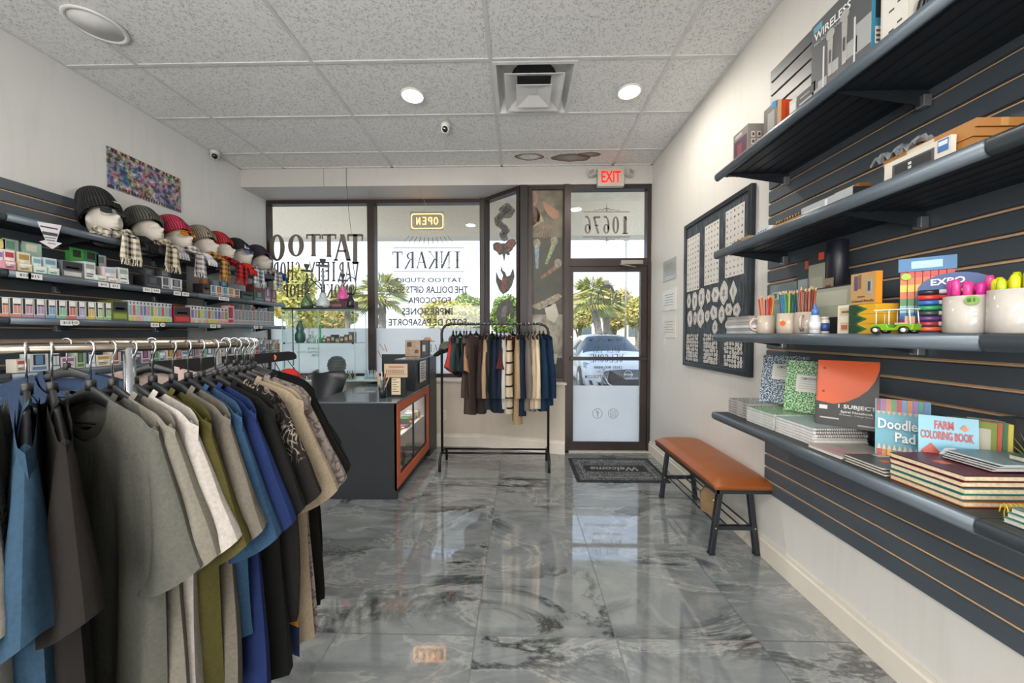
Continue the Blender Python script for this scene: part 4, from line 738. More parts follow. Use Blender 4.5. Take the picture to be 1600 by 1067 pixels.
for ci, (y, z, a, b_, k) in enumerate(((2.44, 1.62, .045, .075, 4), (2.55, 1.62, .05, .08, 12), (2.66, 1.62, .055, .065, 6), (2.76, 1.62, .035, .06, 5), (2.86, 1.62, .05, .08, 8), (2.97, 1.60, .045, .085, 7), (3.07, 1.61, .035, .07, 6), (2.40, 1.49, .04, .045, 10), (2.49, 1.50, .045, .05, 6), (2.575, 1.47, .04, .06, 12), (2.68, 1.49, .055, .06, 5), (2.77, 1.47, .035, .045, 8), (2.87, 1.46, .055, .075, 12), (2.96, 1.46, .03, .06, 7), (3.05, 1.46, .045, .07, 9), (2.48, 1.395, .05, .035, 12), (2.66, 1.38, .035, .05, 12))):
    cutout(y, z, a, b_, f'white cut-out tattoo drawing, {ORD[ci % 7 if ci < 7 else (ci - 7 if ci < 15 else ci - 15)]} from the shelf side in the {("upper", "lower", "bottom")[0 if ci < 7 else 1 if ci < 15 else 2]} cutout row', k)
for i, (a, b_) in enumerate(cols3):
    g = MB(); g.box(-.001, 0, a, b_, 1.10, 1.335, mat('2b3034', .6))
    for p in range(7):
        for q in range(8):
            cy_, cz_ = a + (p + .5 + rn.uniform(-.2, .2)) * (b_ - a) / 7, 1.105 + (q + .5 + rn.uniform(-.15, .15)) * .228 / 8; r_ = rn.uniform(.012, .016); m_ = 9
            pts = [(-.0016, cy_ + r_ * .95 * math.cos(.698 * s_), cz_ + r_ * rn.uniform(.85, 1.1) * math.sin(.698 * s_)) for s_ in range(m_)]
            g.add(pts, [tuple(range(m_))], PW); g.add([(-.0020, cy_ + (p_[1] - cy_) * .45, cz_ + (p_[2] - cz_) * .45) for p_ in pts], [tuple(range(m_))], INK2)
    tag(g.build('sticker_sheet', loc=(xs_, 0, 0)), 'sheet covered in small round stickers, ' + ('column by the wall plaques', 'middle column', 'column by the shelves')[i] + ' of the board', 'paper sheet', 'sticker sheets at the bottom of the black board')
# colourful banner
bn, n, b = newmat('splatter_print'); tcn = N(n, 'TexCoord'); v_ = N(n, 'TexVoronoi', Scale=26.0); q_ = N(n, 'TexNoise', Scale=7.0, Detail=8.0, Distortion=1.5); n.links.new(tcn.outputs['Object'], q_.inputs[0]); n.links.new(tcn.outputs['Object'], v_.inputs[0])
hs_ = ramp(n, q_.outputs[0], [(.30, '16203a'), (.40, '2f4a78'), (.46, '5a86a8'), (.49, 'c86a80'), (.52, 'a83a56'), (.55, '8fb0a8'), (.59, '2f4f6f'), (.63, 'c2a544'), (.67, '9a3a2c'), (.75, '3a2850')]); c_ = mixc(n, .12, hs_, v_.outputs['Color']); q2_ = N(n, 'TexNoise', Scale=30.0, Detail=8.0); n.links.new(tcn.outputs['Object'], q2_.inputs[0])
c_ = mixc(n, ramp(n, q2_.outputs[0], [(.58, 0), (.66, .6)]), c_, 'e5e2dd'); c_ = mixc(n, ramp(n, q2_.outputs[0], [(.40, .85), (.48, 0)]), c_, '20222e'); n.links.new(c_, b.inputs[0]); b.inputs['Roughness'].default_value = .4
t = thing('wall_banner', 'multicoloured splatter-print banner above the beanies', 'banner', (XL, 2.98, 2.61)); MB().box(0, .008, -.295, .295, -.155, .155, bn).build('print', t)
g = MB(); fr_ = mat('2c2a33', .5)
for i in range(26): g.box(.008, .009, -.285 + i * .022, -.273 + i * .022, .130, .150, fr_ if i % 3 else mat('c9c24a', .5)); g.box(.008, .009, -.285 + i * .022, -.275 + i * .022, -.150, -.132, fr_)
g.box(.008, .0085, -.29, .29, .1265, .129, fr_); g.box(.008, .0085, -.29, .29, -.131, -.129, fr_); g.build('border', t)
# ================================================================ clothes
_FB = {}
def fabric(h, pat=None, h2='222222', melange=.12):
    key = (h, pat, h2)
    if key in _FB: return _FB[key]
    m, n, b = newmat('fabric_' + h); t = N(n, 'TexCoord'); q = N(n, 'TexNoise', Scale=140.0, Detail=3.0); n.links.new(t.outputs['Object'], q.inputs[0])
    c = lin(h); r = ramp(n, q.outputs[0], [(.3, 0), (.7, 1)]); c1 = mixc(n, r, tuple([x * (1 - melange) for x in c[:3]]) + (1,), tuple([min(1, x * (1 + melange)) for x in c[:3]]) + (1,))
    if pat == 'print':
        q2 = N(n, 'TexNoise', Scale=16.0, Detail=9.0, Distortion=2.5); n.links.new(t.outputs['Object'], q2.inputs[0]); q3 = N(n, 'TexNoise', Scale=3.2, Detail=1.0); n.links.new(t.outputs['Object'], q3.inputs[0])
        f = math_(n, 'MULTIPLY', ramp(n, math_(n, 'ABSOLUTE', math_(n, 'SUBTRACT', q2.outputs[0], .5)), [(.01, 1), (.04, 0)]), ramp(n, q3.outputs[0], [(.5, 0), (.58, 1)])); c1 = mixc(n, f, c1, h2)
    if pat == 'speckle':
        q2 = N(n, 'TexNoise', Scale=38.0, Detail=5.0, Distortion=1.2); n.links.new(t.outputs['Object'], q2.inputs[0]); c1 = mixc(n, ramp(n, q2.outputs[0], [(.52, 0), (.56, .85)]), c1, h2)
    if pat == 'stripe':
        w_ = N(n, 'TexWave', Scale=2.9, bands_direction='Z'); n.links.new(t.outputs['Object'], w_.inputs[0]); c1 = mixc(n, ramp(n, w_.outputs[0], [(.93, 0), (.95, 1)]), c1, h2)
    if pat == 'plaid':
        s = N(n, 'SeparateXYZ'); n.links.new(t.outputs['Object'], s.inputs[0]); tot = None
        for ax, k in ((0, 26.0), (1, 26.0), (2, 24.0)):
            fr = math_(n, 'FRACT', math_(n, 'MULTIPLY', s.outputs[ax], k)); lt = math_(n, 'MULTIPLY', math_(n, 'LESS_THAN', fr, .45), .33); tot = lt if tot is None else math_(n, 'ADD', tot, lt)
        c1 = mixc(n, ramp(n, tot, [(.1, 0), (.5, .6), (.9, 1)]), c1, h2)
    n.links.new(c1, b.inputs[0]); b.inputs['Roughness'].default_value = .85; b.inputs['Specular IOR Level'].default_value = .15
    qa = N(n, 'TexNoise', Scale=6.0, Detail=3.0, Distortion=.4); mp = N(n, 'Mapping'); mp.inputs['Scale'].default_value = (1.5, 1.5, .6); n.links.new(t.outputs['Object'], mp.inputs[0]); n.links.new(mp.outputs[0], qa.inputs[0])
    b1 = N(n, 'Bump', Strength=.6, Distance=.02); n.links.new(qa.outputs[0], b1.inputs['Height']); b2 = N(n, 'Bump', Strength=.25, Distance=.001); n.links.new(q.outputs[0], b2.inputs['Height']); n.links.new(b1.outputs[0], b2.inputs['Normal']); n.links.new(b2.outputs[0], b.inputs['Normal'])
    _FB[key] = m; return m
def sstep(a, b, x): t = max(0, min(1, (x - a) / (b - a))); return t * t * (3 - 2 * t)
def garment(mb, m, L=.79, sw=.220, bw=.240, t=.02, slv='s', seed=0, nd=.085, hem=None, amp=.017, nz=-.118, sc=1.0, swing=0):
    rnd = random.Random(seed); ph, ph2 = rnd.uniform(0, 6), rnd.uniform(0, 6); nw = .085; f1, f2 = rnd.uniform(6, 9), rnd.uniform(11, 16)
    def fold(s, v): return amp * v ** .8 * (math.sin(s * f1 + ph + v * .7) + .55 * math.sin(s * f2 + ph2 + 1.8 * v))
    def pt(side):
        def f(u, v):
            s = 2 * u - 1; xt = s * sw; ax = abs(xt)
            zt = nz - (nd if side < 0 else .018) * math.sqrt(max(0, 1 - (ax / nw) ** 2)) if ax < nw else nz - (ax - nw) * .33 - .02 * sstep(.8, 1, abs(s))
            zh = nz - L + .012 * math.sin(s * 4 + ph); z = zt + (zh - zt) * v; hw = sw + (bw - sw) * sstep(.1, .9, v) + .01 * math.sin(v * 5 + ph)
            th = t * (.62 + .38 * sstep(0, .25, v)) * math.sqrt(max(0, 1 - s ** 8)) * (1 + .4 * v)
            return ((s * hw) * sc, (side * th + fold(s, v)) * sc, z * sc)
        return f
    for side in (-1, 1): mb.grid(pt(side), 31, 24, m)
    if hem: mb.grid(lambda u, v: tuple(Vector(pt(-1)(u, .90 + .10 * v)) + Vector((0, -.0025, -.001))), 31, 3, hem); mb.grid(lambda u, v: tuple(Vector(pt(1)(u, .90 + .10 * v)) + Vector((0, .0025, -.001))), 31, 3, hem)
    # neckband
    def band(u, v):
        a = u * 6.2832; k = 1 - .20 * v; ca, sa = math.cos(a), math.sin(a); d = nd if sa < 0 else .018
        return (nw * ca * k * sc, (sa * t * .5 + fold(0, .1) * 0 + (-.003 if sa < 0 else .003)) * sc, (nz - d * abs(sa) * (1 - .16 * v) + .004 + .006 * v) * sc)
    mb.grid(band, 33, 3, hem or m)
    for sg in (-1, 1):
        if slv == 's': c0, c1, M0, M1, t1, K = (sw - .012, -.262), (sw + .034 + swing, -.455 - rnd.uniform(0, .04)), (-.004, .092), (.082, .034), .036, 12
        elif slv == 'l': c0, c1, M0, M1, t1, K = (sw - .012, -.26), (sw + .018, -.70), (-.004, .085), (.042, .006), .030, 16
        else: continue
        p3 = rnd.uniform(0, 6)
        def ring(u, v, sg=sg):
            a = u * 6.2832; e = sstep(0, .8, v) if slv == 'l' else v; cx = c0[0] + (c1[0] - c0[0]) * (e if slv == 's' else sstep(0, .5, v)); cz = c0[1] + (c1[1] - c0[1]) * v
            mx, mz = M0[0] + (M1[0] - M0[0]) * e, M0[1] + (M1[1] - M0[1]) * e; th = .016 + (t1 - .016) * v + .009 * v * math.sin(2 * a + p3 + v * 3) + .004 * v * math.sin(5 * a + p3) + (.0022 if v > .88 and slv == 's' else 0)
            w_ = 1 + .03 * math.sin(v * 11 + p3)
            return (sg * (cx + mx * math.cos(a) * w_) * sc, (th * math.sin(a) + amp * .5 * v * math.sin(3 * math.cos(a) + p3)) * sc, (cz + mz * math.cos(a) + (.02 * v * math.sin(a) if slv == 's' else 0)) * sc)
        mb.grid(ring, 21, K + 1, m)
        if slv == 'l': mb.grid(lambda u, v: ring(u, .93 + .10 * v), 21, 3, hem or m)
    return mb
HKM = mat('c4c7ca', .18, 1); HGM = mat('17181a', .45)
def hanger_mesh(parent=None, name='hanger', label='', loc=(0, 0, 0), rz=0, group=None, w_=.19, clips=False, proto={}):
    key = (w_, clips)
    if key in proto: return dup(proto[key], loc, rz, label, group)
    t = thing(name, label, 'clothes hanger', loc, rz, group); r = .016
    hk = [(r * math.cos(R(200 - k * 26)), 0, -.004 + r * math.sin(R(200 - k * 26))) for k in range(9)]; hk = [(p[0], p[1], p[2] - .006) for p in hk] + [(0.006, 0, -.030), (0, 0, -.042), (0, 0, -.085)]
    MB().tube(hk, .0021, HKM, 6).build('hook', t)
    g = MB(); n_ = 14
    def prof(s): a = abs(s); return -.096 - .088 * a ** 1.15
    vs = []
    for i in range(2 * n_ + 1):
        s = (i - n_) / n_; x = s * w_; z = prof(s); h_ = .014 + .018 * (1 - abs(s)) ** 2; dz = .010 + .018 * abs(s) ** 4; y_ = .0045 + .003 * abs(s) ** 2
        vs += [(x, -y_, z - h_), (x, y_, z - h_), (x, y_, z), (x, 0, z + .004), (x, -y_, z)]
    fs = [(i * 5 + k, i * 5 + (k + 1) % 5, (i + 1) * 5 + (k + 1) % 5, (i + 1) * 5 + k) for i in range(2 * n_) for k in range(5)] + [tuple(range(4, -1, -1)), tuple(2 * n_ * 5 + k for k in range(5))]
    g.add(vs, fs, HGM, True); g.tube([(-w_ * .8, 0, -.18), (w_ * .8, 0, -.18)], .004, HGM, 6); g.lathe([(.009, -.105), (.009, -.082), (.005, -.080)], (0, 0, 0), HGM, 10); g.build('hanger_body', t)
    if clips:
        for s in (-1, 1): MB().box(s * .12 - .018, s * .12 + .018, -.012, .012, -.20, -.15, HGM).build('clip', t)
    proto[key] = t; return t
# round rack
RC, RR, RZ = Vector((-1.262, 1.03, 0)), .385, 1.302
RM = mat('8f8579', .25, .9); t = thing('round_clothes_rack', 'round metal clothes rack loaded with T-shirts', 'clothes rack', (RC.x, RC.y, 0))
MB().tube([(RR * math.cos(k * math.pi / 32), RR * math.sin(k * math.pi / 32), RZ - .0) for k in range(64)], .010, RM, 10, closed=True).build('ring_rail', t)
for a in (-31, 83, 205):
    c_, s_ = math.cos(R(a)), math.sin(R(a)); MB().tube([(RR * c_, RR * s_, RZ), (RR * c_, RR * s_, .12), (RR * .7 * c_, RR * .7 * s_, .06), (0, 0, .055)], .011, mat('a9adb2', .2, .9), 10).tube([(RR * c_, RR * s_, .14), (RR * 1.2 * c_, RR * 1.2 * s_, .03)], .011, mat('a9adb2', .2, .9), 10).build('leg', t)
    MB().lathe([(.022, 0), (.022, .02), (.012, .03)], (RR * 1.2 * c_, RR * 1.2 * s_, 0), HGM, 14).build('foot', t)
# price disc
tag(MB().box(-.045, .045, -.001, .001, -.03, .0, mat('d3632c', .5)).build('size_marker', loc=(RC.x - .12, RC.y + RR - .02, RZ + .0)), 'small orange card lying on the far side of the round rack rail', 'tag')
SH = [  # theta, phi, colour, pattern, second colour, kwargs, label
 (-60, -37, '8b8680', 'print', '4a4845', {}, 'white T-shirt with dark print, cut by the picture edge on the round rack'),
 (-53, -36, '263c4e', None, '', {}, 'steel blue T-shirt hanging edge-on, its sleeve pointing at the viewer'),
 (-48, -33, '1a1715', None, '', {}, 'dark brown T-shirt between the steel blue one and the heather grey one'),
 (-40, -14, '4c4c46', None, '', {'nd': .10, 'hem': 1}, 'heather grey T-shirt with its wide ringed neckline facing out'),
 (-35, -17, '67635a', None, '', {}, 'pale stone T-shirt directly behind the heather grey one'),
 (-30, -17, '96908a', None, '', {}, 'off-white T-shirt in front of the olive one on the round rack'),
 (-25, -19, '403c1c', None, '', {'L': .78}, 'olive green T-shirt on the round rack'),
 (-19, -19, '5c574e', None, '', {'L': .72}, 'taupe grey T-shirt behind the olive one'),
 (-14, -21, '284058', None, '', {'L': .60}, 'light steel blue T-shirt peeking out behind the taupe one'),
 (-9, -20, '1a2850', None, '', {'L': .84, 'bw': .25}, 'royal blue T-shirt with a long smooth body'),
 (-3, -17, '131313', None, '', {'L': .80}, 'plain black T-shirt beside the royal blue one'),
 (3, -13, '1f1d1c', 'print', '9a8e7e', {'L': .70}, 'charcoal T-shirt with pale rose print at the collar'),
 (10, -8, '8d7f6b', None, '', {'L': .80, 'hem': 2}, 'cream T-shirt with mustard band, behind the rose print one'),
 (17, -4, '837872', 'speckle', '4b4446', {'L': .82}, 'pale mauve T-shirt with dark speckled print'),
 (24, -2, '15140f', None, '', {'L': .76}, 'black-brown T-shirt behind the pale mauve one'),
 (33, 0, '121417', None, '', {'L': .82}, 'charcoal T-shirt second from the counter end of the round rack'),
 (43, 2, '10151a', None, '', {'L': .84}, 'blue-black T-shirt at the counter end of the round rack'),
 (57, 12, '232323', None, '', {'L': .70}, 'black T-shirt at the far side of the round rack, behind the blue-black one'),
 (118, 20, 'a08e86', None, '', {}, 'rosy beige T-shirt on the far side of the round rack'),
 (150, 10, '27344a', None, '', {}, 'navy T-shirt on the wall side of the round rack'),
]
for i, (th, ph, col, pat, c2, kw, lab) in enumerate(SH):
    kw = dict(kw); hm = kw.pop('hem', None); m = fabric(col, pat, c2 or '222222'); hmm = {1: fabric('31312c'), 2: None}.get(hm)
    p = (RC.x + RR * math.cos(R(th)), RC.y + RR * math.sin(R(th)), RZ + .010)
    g = MB(); garment(g, m, seed=i * 7 + 1, hem=hmm, **kw)
    if hm == 2: g.grid(lambda u, v: ((2 * u - 1) * .236, -.036 - .006 * math.sin(u * 20), -.80 - .045 * v), 20, 2, fabric('d98f1e')); g.grid(lambda u, v: ((2 * u - 1) * .240, -.036 - .006 * math.sin(u * 20), -.845 - .09 * v), 20, 2, fabric('232f4e'))
    tag(g.build('t_shirt', loc=p, rz=R(ph)), lab, 'T-shirt', 'T-shirts on the round rack')
    hanger_mesh(label='black plastic hanger holding the ' + (lab.split(' T-shirt')[0] if i != 11 else 'rose print charcoal') + ' T-shirt', loc=p, rz=R(ph), group='hangers on the round rack')
hl = ['a chrome-hooked empty black hanger on the round rack near the counter end']
for th in (27, 37, 48, 62, 70, 77): hanger_mesh(label=f'empty black hanger with chrome hook, {ORD[(27, 37, 48, 62, 70, 77).index(th)]} of the crowded far hooks counted from the counter', loc=(RC.x + RR * math.cos(R(th)), RC.y + RR * math.sin(R(th)), RZ + .010), rz=R(th * .3), group='empty hangers on the round rack')
# low display arm behind the rack (black fascia with hooks)
t = thing('hook_bar', 'black sloping display bar with orange 10 sticker and metal hooks', 'display bar', (0, 0, 0)); a, b_ = at(372, 576, y=2.25), at(462, 560, y=2.75)
bx = MB(); a0, b0 = Vector((a.x - .25, a.y - .3, a.z - .015)), b_; u = b0 - a0; bx.prism([a0, b0 - u * .03 + Vector((0, 0, -.005)), b0 + Vector((0, 0, .0)), b0 + Vector((0, 0, .025)), b0 + Vector((0, 0, .05)) - u * .02, b0 + Vector((0, 0, .062)) - u * .07, a0 + Vector((0, 0, .085))], (.02, -.02, 0), HGM); bx.build('fascia', t)
sp = at(436, 563, y=2.58); g = MB(); c_ = a0 + u * .80 + Vector((.012, -.024, .03)); g.disc(c_, .022, (.3, -1, 0), mat('e8691f', .5), 24); g.text('10', c_ + Vector((-.012, -.003, -.008)), (.024, .002, 0), (0, 0, .017), mat('3a2018', .5), .002); g.build('sticker', t)
for k in range(9): q = a0 + u * (.30 + k * .085); MB().tube([q, q + Vector((0, 0, -.09)), q + Vector((.03, -.03, -.115)), q + Vector((.05, -.05, -.095))], .003, HKM if k % 3 else HGM, 6).build('hook', t)
for k, (c_, lab) in enumerate((('a3322d', 'red cap hanging from the black hook bar, wall side'), ('c23a38', 'bright red cap in the middle of the black hook bar'), ('8d8a6b', 'khaki cap hanging from the black hook bar'), ('b8312f', 'red cap at the window end of the black hook bar'))):
    q = a0 + u * (.58 + k * .11) + Vector((.045, -.05, -.15)); g = MB(); cm = fabric(c_)
    g.grid(lambda a, b2: (.085 * math.sin(b2 * 1.57) * math.cos(a * 6.2832), .085 * math.sin(b2 * 1.57) * math.sin(a * 6.2832), .09 * math.cos(b2 * 1.57)), 20, 8, cm); g.grid(lambda a, b2: ((.07 + .075 * b2) * math.sin((a - .5) * 2.0), -(.07 + .075 * b2) * math.cos((a - .5) * 2.0), .004 - .02 * b2 * abs(a - .5)), 12, 4, cm)
    o = g.build('cap', loc=q); o.rotation_euler = (R(35), R(15 * (k % 2)), R(40 + 20 * k)); tag(o, lab, 'cap', 'caps on the hook bar'); iv = o.rotation_euler.to_matrix().inverted(); MB().tube([(0, 0, .085), iv @ (a0 + u * (.58 + k * .11) + Vector((.008, -.012, .01)) - q)], .003, HGM, 6).build('hanging_strap', o)
# straight garment rail by the window
t = thing('garment_rail', 'black tubular garment rail full of sweaters by the front wall', 'clothes rack', (0, 0, 0)); KM = mat('1f1f21', .35, .3); xa, xb, yy = -.772, .283, 3.52
MB().tube([(xa, yy, .15), (xa, yy, 1.34), (xa + .012, yy, 1.385), (xa + .04, yy, 1.415), (xa + .085, yy, 1.428), (xb - .085, yy, 1.428), (xb - .04, yy, 1.415), (xb - .012, yy, 1.385), (xb, yy, 1.34), (xb, yy, .15)], .0125, KM, 10).build('rail', t)
for x in (xa, xb): MB().tube([(x - .0, 3.40, .0), (x, 3.405, .09), (x, 3.43, .135), (x, 3.47, .155), (x, 3.62, .155), (x, 3.70, .14), (x, 3.73, .10), (x, 3.735, 0)], .0135, KM, 10).build('foot', t)
MB().tube([(xa, 3.475, .16), (xb, 3.475, .16)], .010, KM, 8).build('lower_bar', t); MB().tube([(xa, 3.62, .155), (xb, 3.62, .155)], .010, KM, 8).build('lower_bar', t)
RAIL = [('4a3d39', None, '', .76, 64, 744, 'dark chocolate sweater, first long one from the caps'), ('352c2c', None, '', .74, 82, 757, 'black-brown sweater next to the chocolate one'), ('a68a6d', None, '', .68, 84, 763, 'tan sweater between dark brown and black ones'), ('2f3437', None, '', .72, 75, 769, 'charcoal sweater with a raised cuff'), ('1b2838', None, '', .74, 88, 776, 'navy sweater beside the indigo one'), ('25273a', None, '', .73, 90, 782, 'indigo sweater before the off-white one'), ('b9bab2', None, '', .70, 90, 788, 'off-white sweater on the garment rail'), ('c4b49d', 'stripe', '2b2320', .74, 88, 797, 'cream sweater with thin dark stripes'), ('4a2529', None, '', .36, 60, 801, 'shiny maroon jacket, shortest in the middle of the rail'), ('a28b6b', None, '', .84, 92, 808, 'camel sweater hanging lowest on the rail'), ('1c2a3c', None, '', .76, 92, 814, 'midnight blue sweater beside the camel one'), ('6f6861', None, '', .72, 100, 821, 'stone grey sweater with ribbed hem'), ('77706a', None, '', .73, 102, 826, 'lighter stone grey sweater beside the ribbed one'), ('b39f83', None, '', .70, 94, 831, 'beige sweater before the cream ones'), ('cdbfa6', None, '', .70, 96, 836, 'ivory sweater beside the blue pair'), ('1a3046', None, '', .72, 104, 843, 'petrol blue sweater next to the rail corner'), ('182a40', None, '', .66, 112, 849, 'dark blue sweater at the door end of the rail')]
for i, (col, pat, c2, L_, ph, u, lab) in enumerate(RAIL):
    x = at(u, 510, y=yy).x; g = MB(); garment(g, fabric(col, pat, c2 or '222222'), L=L_, sw=.18, bw=.175, t=.030, slv='l' if L_ > .5 else 's', seed=50 + i, nd=.05, amp=.006); p = (x, yy, 1.441)
    tag(g.build('sweater', loc=p, rz=R(ph + 180)), lab, 'sweater', 'sweaters on the garment rail'); hanger_mesh(label='dark hanger of the ' + lab.split(' sweater')[0].split(' jacket')[0] + ' garment on the straight rail', loc=p, rz=R(ph + 180), group='hangers on the straight rail', w_=.17)
for i, (col, u, L_, s_, lab) in enumerate((('2b3a3a', 735, .50, 1, 'dark teal top on a clip hanger of the straight rail'), ('1e2329', 729, .42, 1, 'black top on a clip hanger of the straight rail'), ('9a7457', 725, .30, .9, 'tan child-size top among the dark ones'), ('2c4643', 719, .34, .9, 'green-black child-size top behind the red one'), ('a83a38', 708, .22, .75, 'small red top among the caps on the straight rail'), ('23272c', 713, .24, .85, 'small black top near the rail corner post'))):
    x = at(u, 510, y=yy).x; g = MB(); garment(g, fabric(col), L=L_ * .9 / s_, sw=.13, bw=.14, t=.022, slv='s', seed=90 + i, nd=.04, amp=.008, nz=-.13); o = g.build('child_top', loc=(x, yy, 1.441), rz=R(70 + 17 * (i % 3))); tag(o, lab, 'child top', 'small tops at the corner of the straight rail')
    hanger_mesh(label='clip hanger of the ' + lab.split(' on ')[0].split(' among')[0].split(' near')[0].split(' behind')[0], loc=(x, yy, 1.441), rz=R(70 + 17 * (i % 3)), group='clip hangers on the straight rail', w_=.13, clips=True)
g = MB(); cm = fabric('55594c'); g.grid(lambda a, b2: (.085 * math.sin(b2 * 1.57) * math.cos(a * 6.2832), .085 * math.sin(b2 * 1.57) * math.sin(a * 6.2832), .09 * math.cos(b2 * 1.57)), 20, 8, cm); g.grid(lambda a, b2: ((.07 + .075 * b2) * math.sin((a - .5) * 2.0), -(.07 + .075 * b2) * math.cos((a - .5) * 2.0), .004), 12, 4, cm)
o = g.build('cap', loc=(at(700, 552, y=yy).x, yy - .03, 1.17)); o.rotation_euler = (R(20), R(-20), R(-70)); tag(o, 'olive cap hanging at the corner of the straight rail', 'cap'); MB().tube([(0, 0, .088), (.02, .02, .24)], .003, HGM, 6).build('hanging_strap', o)
# ---------------------------------------------------------------- mannequin heads, beanies, scarves
FO = mat('c9c2b8', .45, var=.04, scale=3); 
def head_pt(u, v):   # faces +x ; unit head about .24 tall, origin at neck base
    a = u * 6.2832; e = (v - .5) * math.pi; cx, sy_, sz = math.cos(a) * math.cos(e), math.sin(a) * math.cos(e), math.sin(e)
    x, y, z = cx * .098, sy_ * .074, sz * .118
    fr = max(0, math.cos(a)) * math.cos(e)
    if z < 0: k = -z / .118; x += fr * .012 * k; y *= 1 - .34 * k * k; x -= .012 * k * (1 - fr)      # jaw
    gz = lambda c, w_: math.exp(-((z - c) / w_) ** 2); gy = lambda c, w_: math.exp(-((y - c) / w_) ** 2)
    if fr > .2:
        x += .040 * gy(0, .015) * (math.exp(-((z + .016) / .022) ** 2)) * (1.0)          # nose
        x += .010 * gy(0, .010) * gz(.022, .02); x += .007 * gz(.040, .011) * gy(0, .05)      # bridge, brow
        x -= .020 * (gy(.031, .015) + gy(-.031, .015)) * gz(.018, .012)                     # eye sockets
        x += .013 * gy(0, .022) * gz(-.050, .007) + .012 * gy(0, .020) * gz(-.064, .007) - .006 * gy(0, .022) * gz(-.057, .004)   # lips
        x += .012 * gy(0, .022) * gz(-.098, .015)                                      # chin
    ea = math.exp(-((x + .005) / .014) ** 2) * gz(.0, .026); y += (.012 if y > 0 else -.012) * ea * (abs(y) > .05)
    return (x * 1.12, y * 1.12, z * 1.12 + .150)
def make_head(m):
    t = thing('mannequin_head', '', 'mannequin head'); MB().grid(head_pt, 120, 72, m).build('head', t)
    MB().lathe([(.078, 0), (.076, .01), (.062, .03), (.056, .06), (.056, .09), (.060, .11)], (-.008, 0, 0), m, 28).build('neck', t); return t
def beanie(col, tag_col, seed, h_=1.0, flop=0):
    m, n, b = newmat('ribbed_knit_' + col); n.links.new(mixc(n, .0, col, col), b.inputs[0]); q = N(n, 'TexNoise', Scale=60.0); tcn = N(n, 'TexCoord'); n.links.new(tcn.outputs['Object'], q.inputs[0]); sp_ = N(n, 'SeparateXYZ'); n.links.new(tcn.outputs['Object'], sp_.inputs[0]); rb_ = math_(n, 'SINE', math_(n, 'MULTIPLY', math_(n, 'ARCTAN2', sp_.outputs[1], sp_.outputs[0]), 44.0)); n.links.new(mixc(n, ramp(n, rb_, [(.25, 0), (.75, 1)]), tuple([x * .42 for x in lin(col)[:3]]) + (1,), tuple([min(1, x * 1.35 + .012) for x in lin(col)[:3]]) + (1,)), b.inputs[0]); b.inputs['Roughness'].default_value = .95; bu = N(n, 'Bump', Strength=.6, Distance=.004); n.links.new(q.outputs[0], bu.inputs['Height']); n.links.new(bu.outputs[0], b.inputs['Normal'])  # rib shading painted into the knit colour as dark and light stripes
    g = MB(); NR = 44
    def f(u, v):
        a = u * 6.2832; rib = .0022 * math.cos(a * NR) * (1 - .5 * v); e = v * 1.5708; r = max(0, math.cos(e)) ** .75
        x, y, z = (.110 * r + rib) * math.cos(a) - .03 * v * v - flop * v ** 3, (.088 * r + rib) * math.sin(a), .045 + (.135 * h_) * math.sin(e) 
        z += -.022 * math.cos(a + 3.14159) * (1 - v) * 1.0
        return (x, y, z)
    g.grid(f, 177, 16, m)
    def cuff(u, v):
        a = u * 6.2832; rib = .0026 * math.cos(a * NR); k = math.sin(v * math.pi); x, y = (.112 + .010 * k + rib) * math.cos(a), (.090 + .010 * k + rib) * math.sin(a); z = .005 + .062 * v + .022 * math.cos(a); return (x, y, z)
    g.grid(cuff, 177, 7, m); g2 = g.build
    return g, m
PL = [('d8d0bd', '1d1d1f'), ('cfc3ab', '262421'), ('d5cdd0', '2c2829'), ('b98a4e', '2a1f1c'), ('b52a2c', '1c1416'), ('c9cdd2', '22262d'), ('cfcfca', '26282a')]
def scarf_at(i, p, long_=True):
    m = fabric(PL[i][0], 'plaid', PL[i][1]); g = MB(); rn = random.Random(i + 3)
    for k, (r_, z_, th) in enumerate(((.080, .045, .022), (.092, .018, .020))): g.tube([((r_ + .006 * rn.uniform(-1, 1)) * math.cos(a * .3927) + .012, (r_ * .95) * math.sin(a * .3927), z_ + .02 * math.sin(a * .3927 * 2 + i + k)) for a in range(16)], th, m, 8, closed=True)
    if long_:
        wd = .085
        def drape(u, v):
            s = (u - .5) * 2; x = .06 + .115 * min(1, v * 3.0) + .010 * math.sin(u * 9 + i) ; z = .055 - .065 * min(1, v * 2.2) - (.135 * max(0, v - .40) / .6); return (x, -.03 + s * wd * (.5 + .35 * v), z + .014 * math.cos(u * 12 + i) * (1 - v))
        g.grid(drape, 22, 14, m)
        fm_ = fabric(PL[i][0])
        for k in range(15): u = (k + .5) / 15; q = Vector(drape(u, 1)); g.tube([q, q + Vector((.004 * rn.uniform(-1, 1), .006 * rn.uniform(-1, 1), -.022)), q + Vector((.008 * rn.uniform(-1, 1), .010 * rn.uniform(-1, 1), -.048))], [.0035, .0028, .0035], fm_ if k % 2 else m, 5)
    return g
HY = [2.50, 2.80, 3.05, 3.31, 3.51, 3.74, 4.04]; HX = -2.920
BC = ['19191b', '565650', 'b02c4c', '8f8576', 'b3252a', '161a18', '382d3c']
bn_ = ['black', 'charcoal grey', 'raspberry pink', 'tan', 'red', 'black-green', 'aubergine']
proto = make_head(FO)
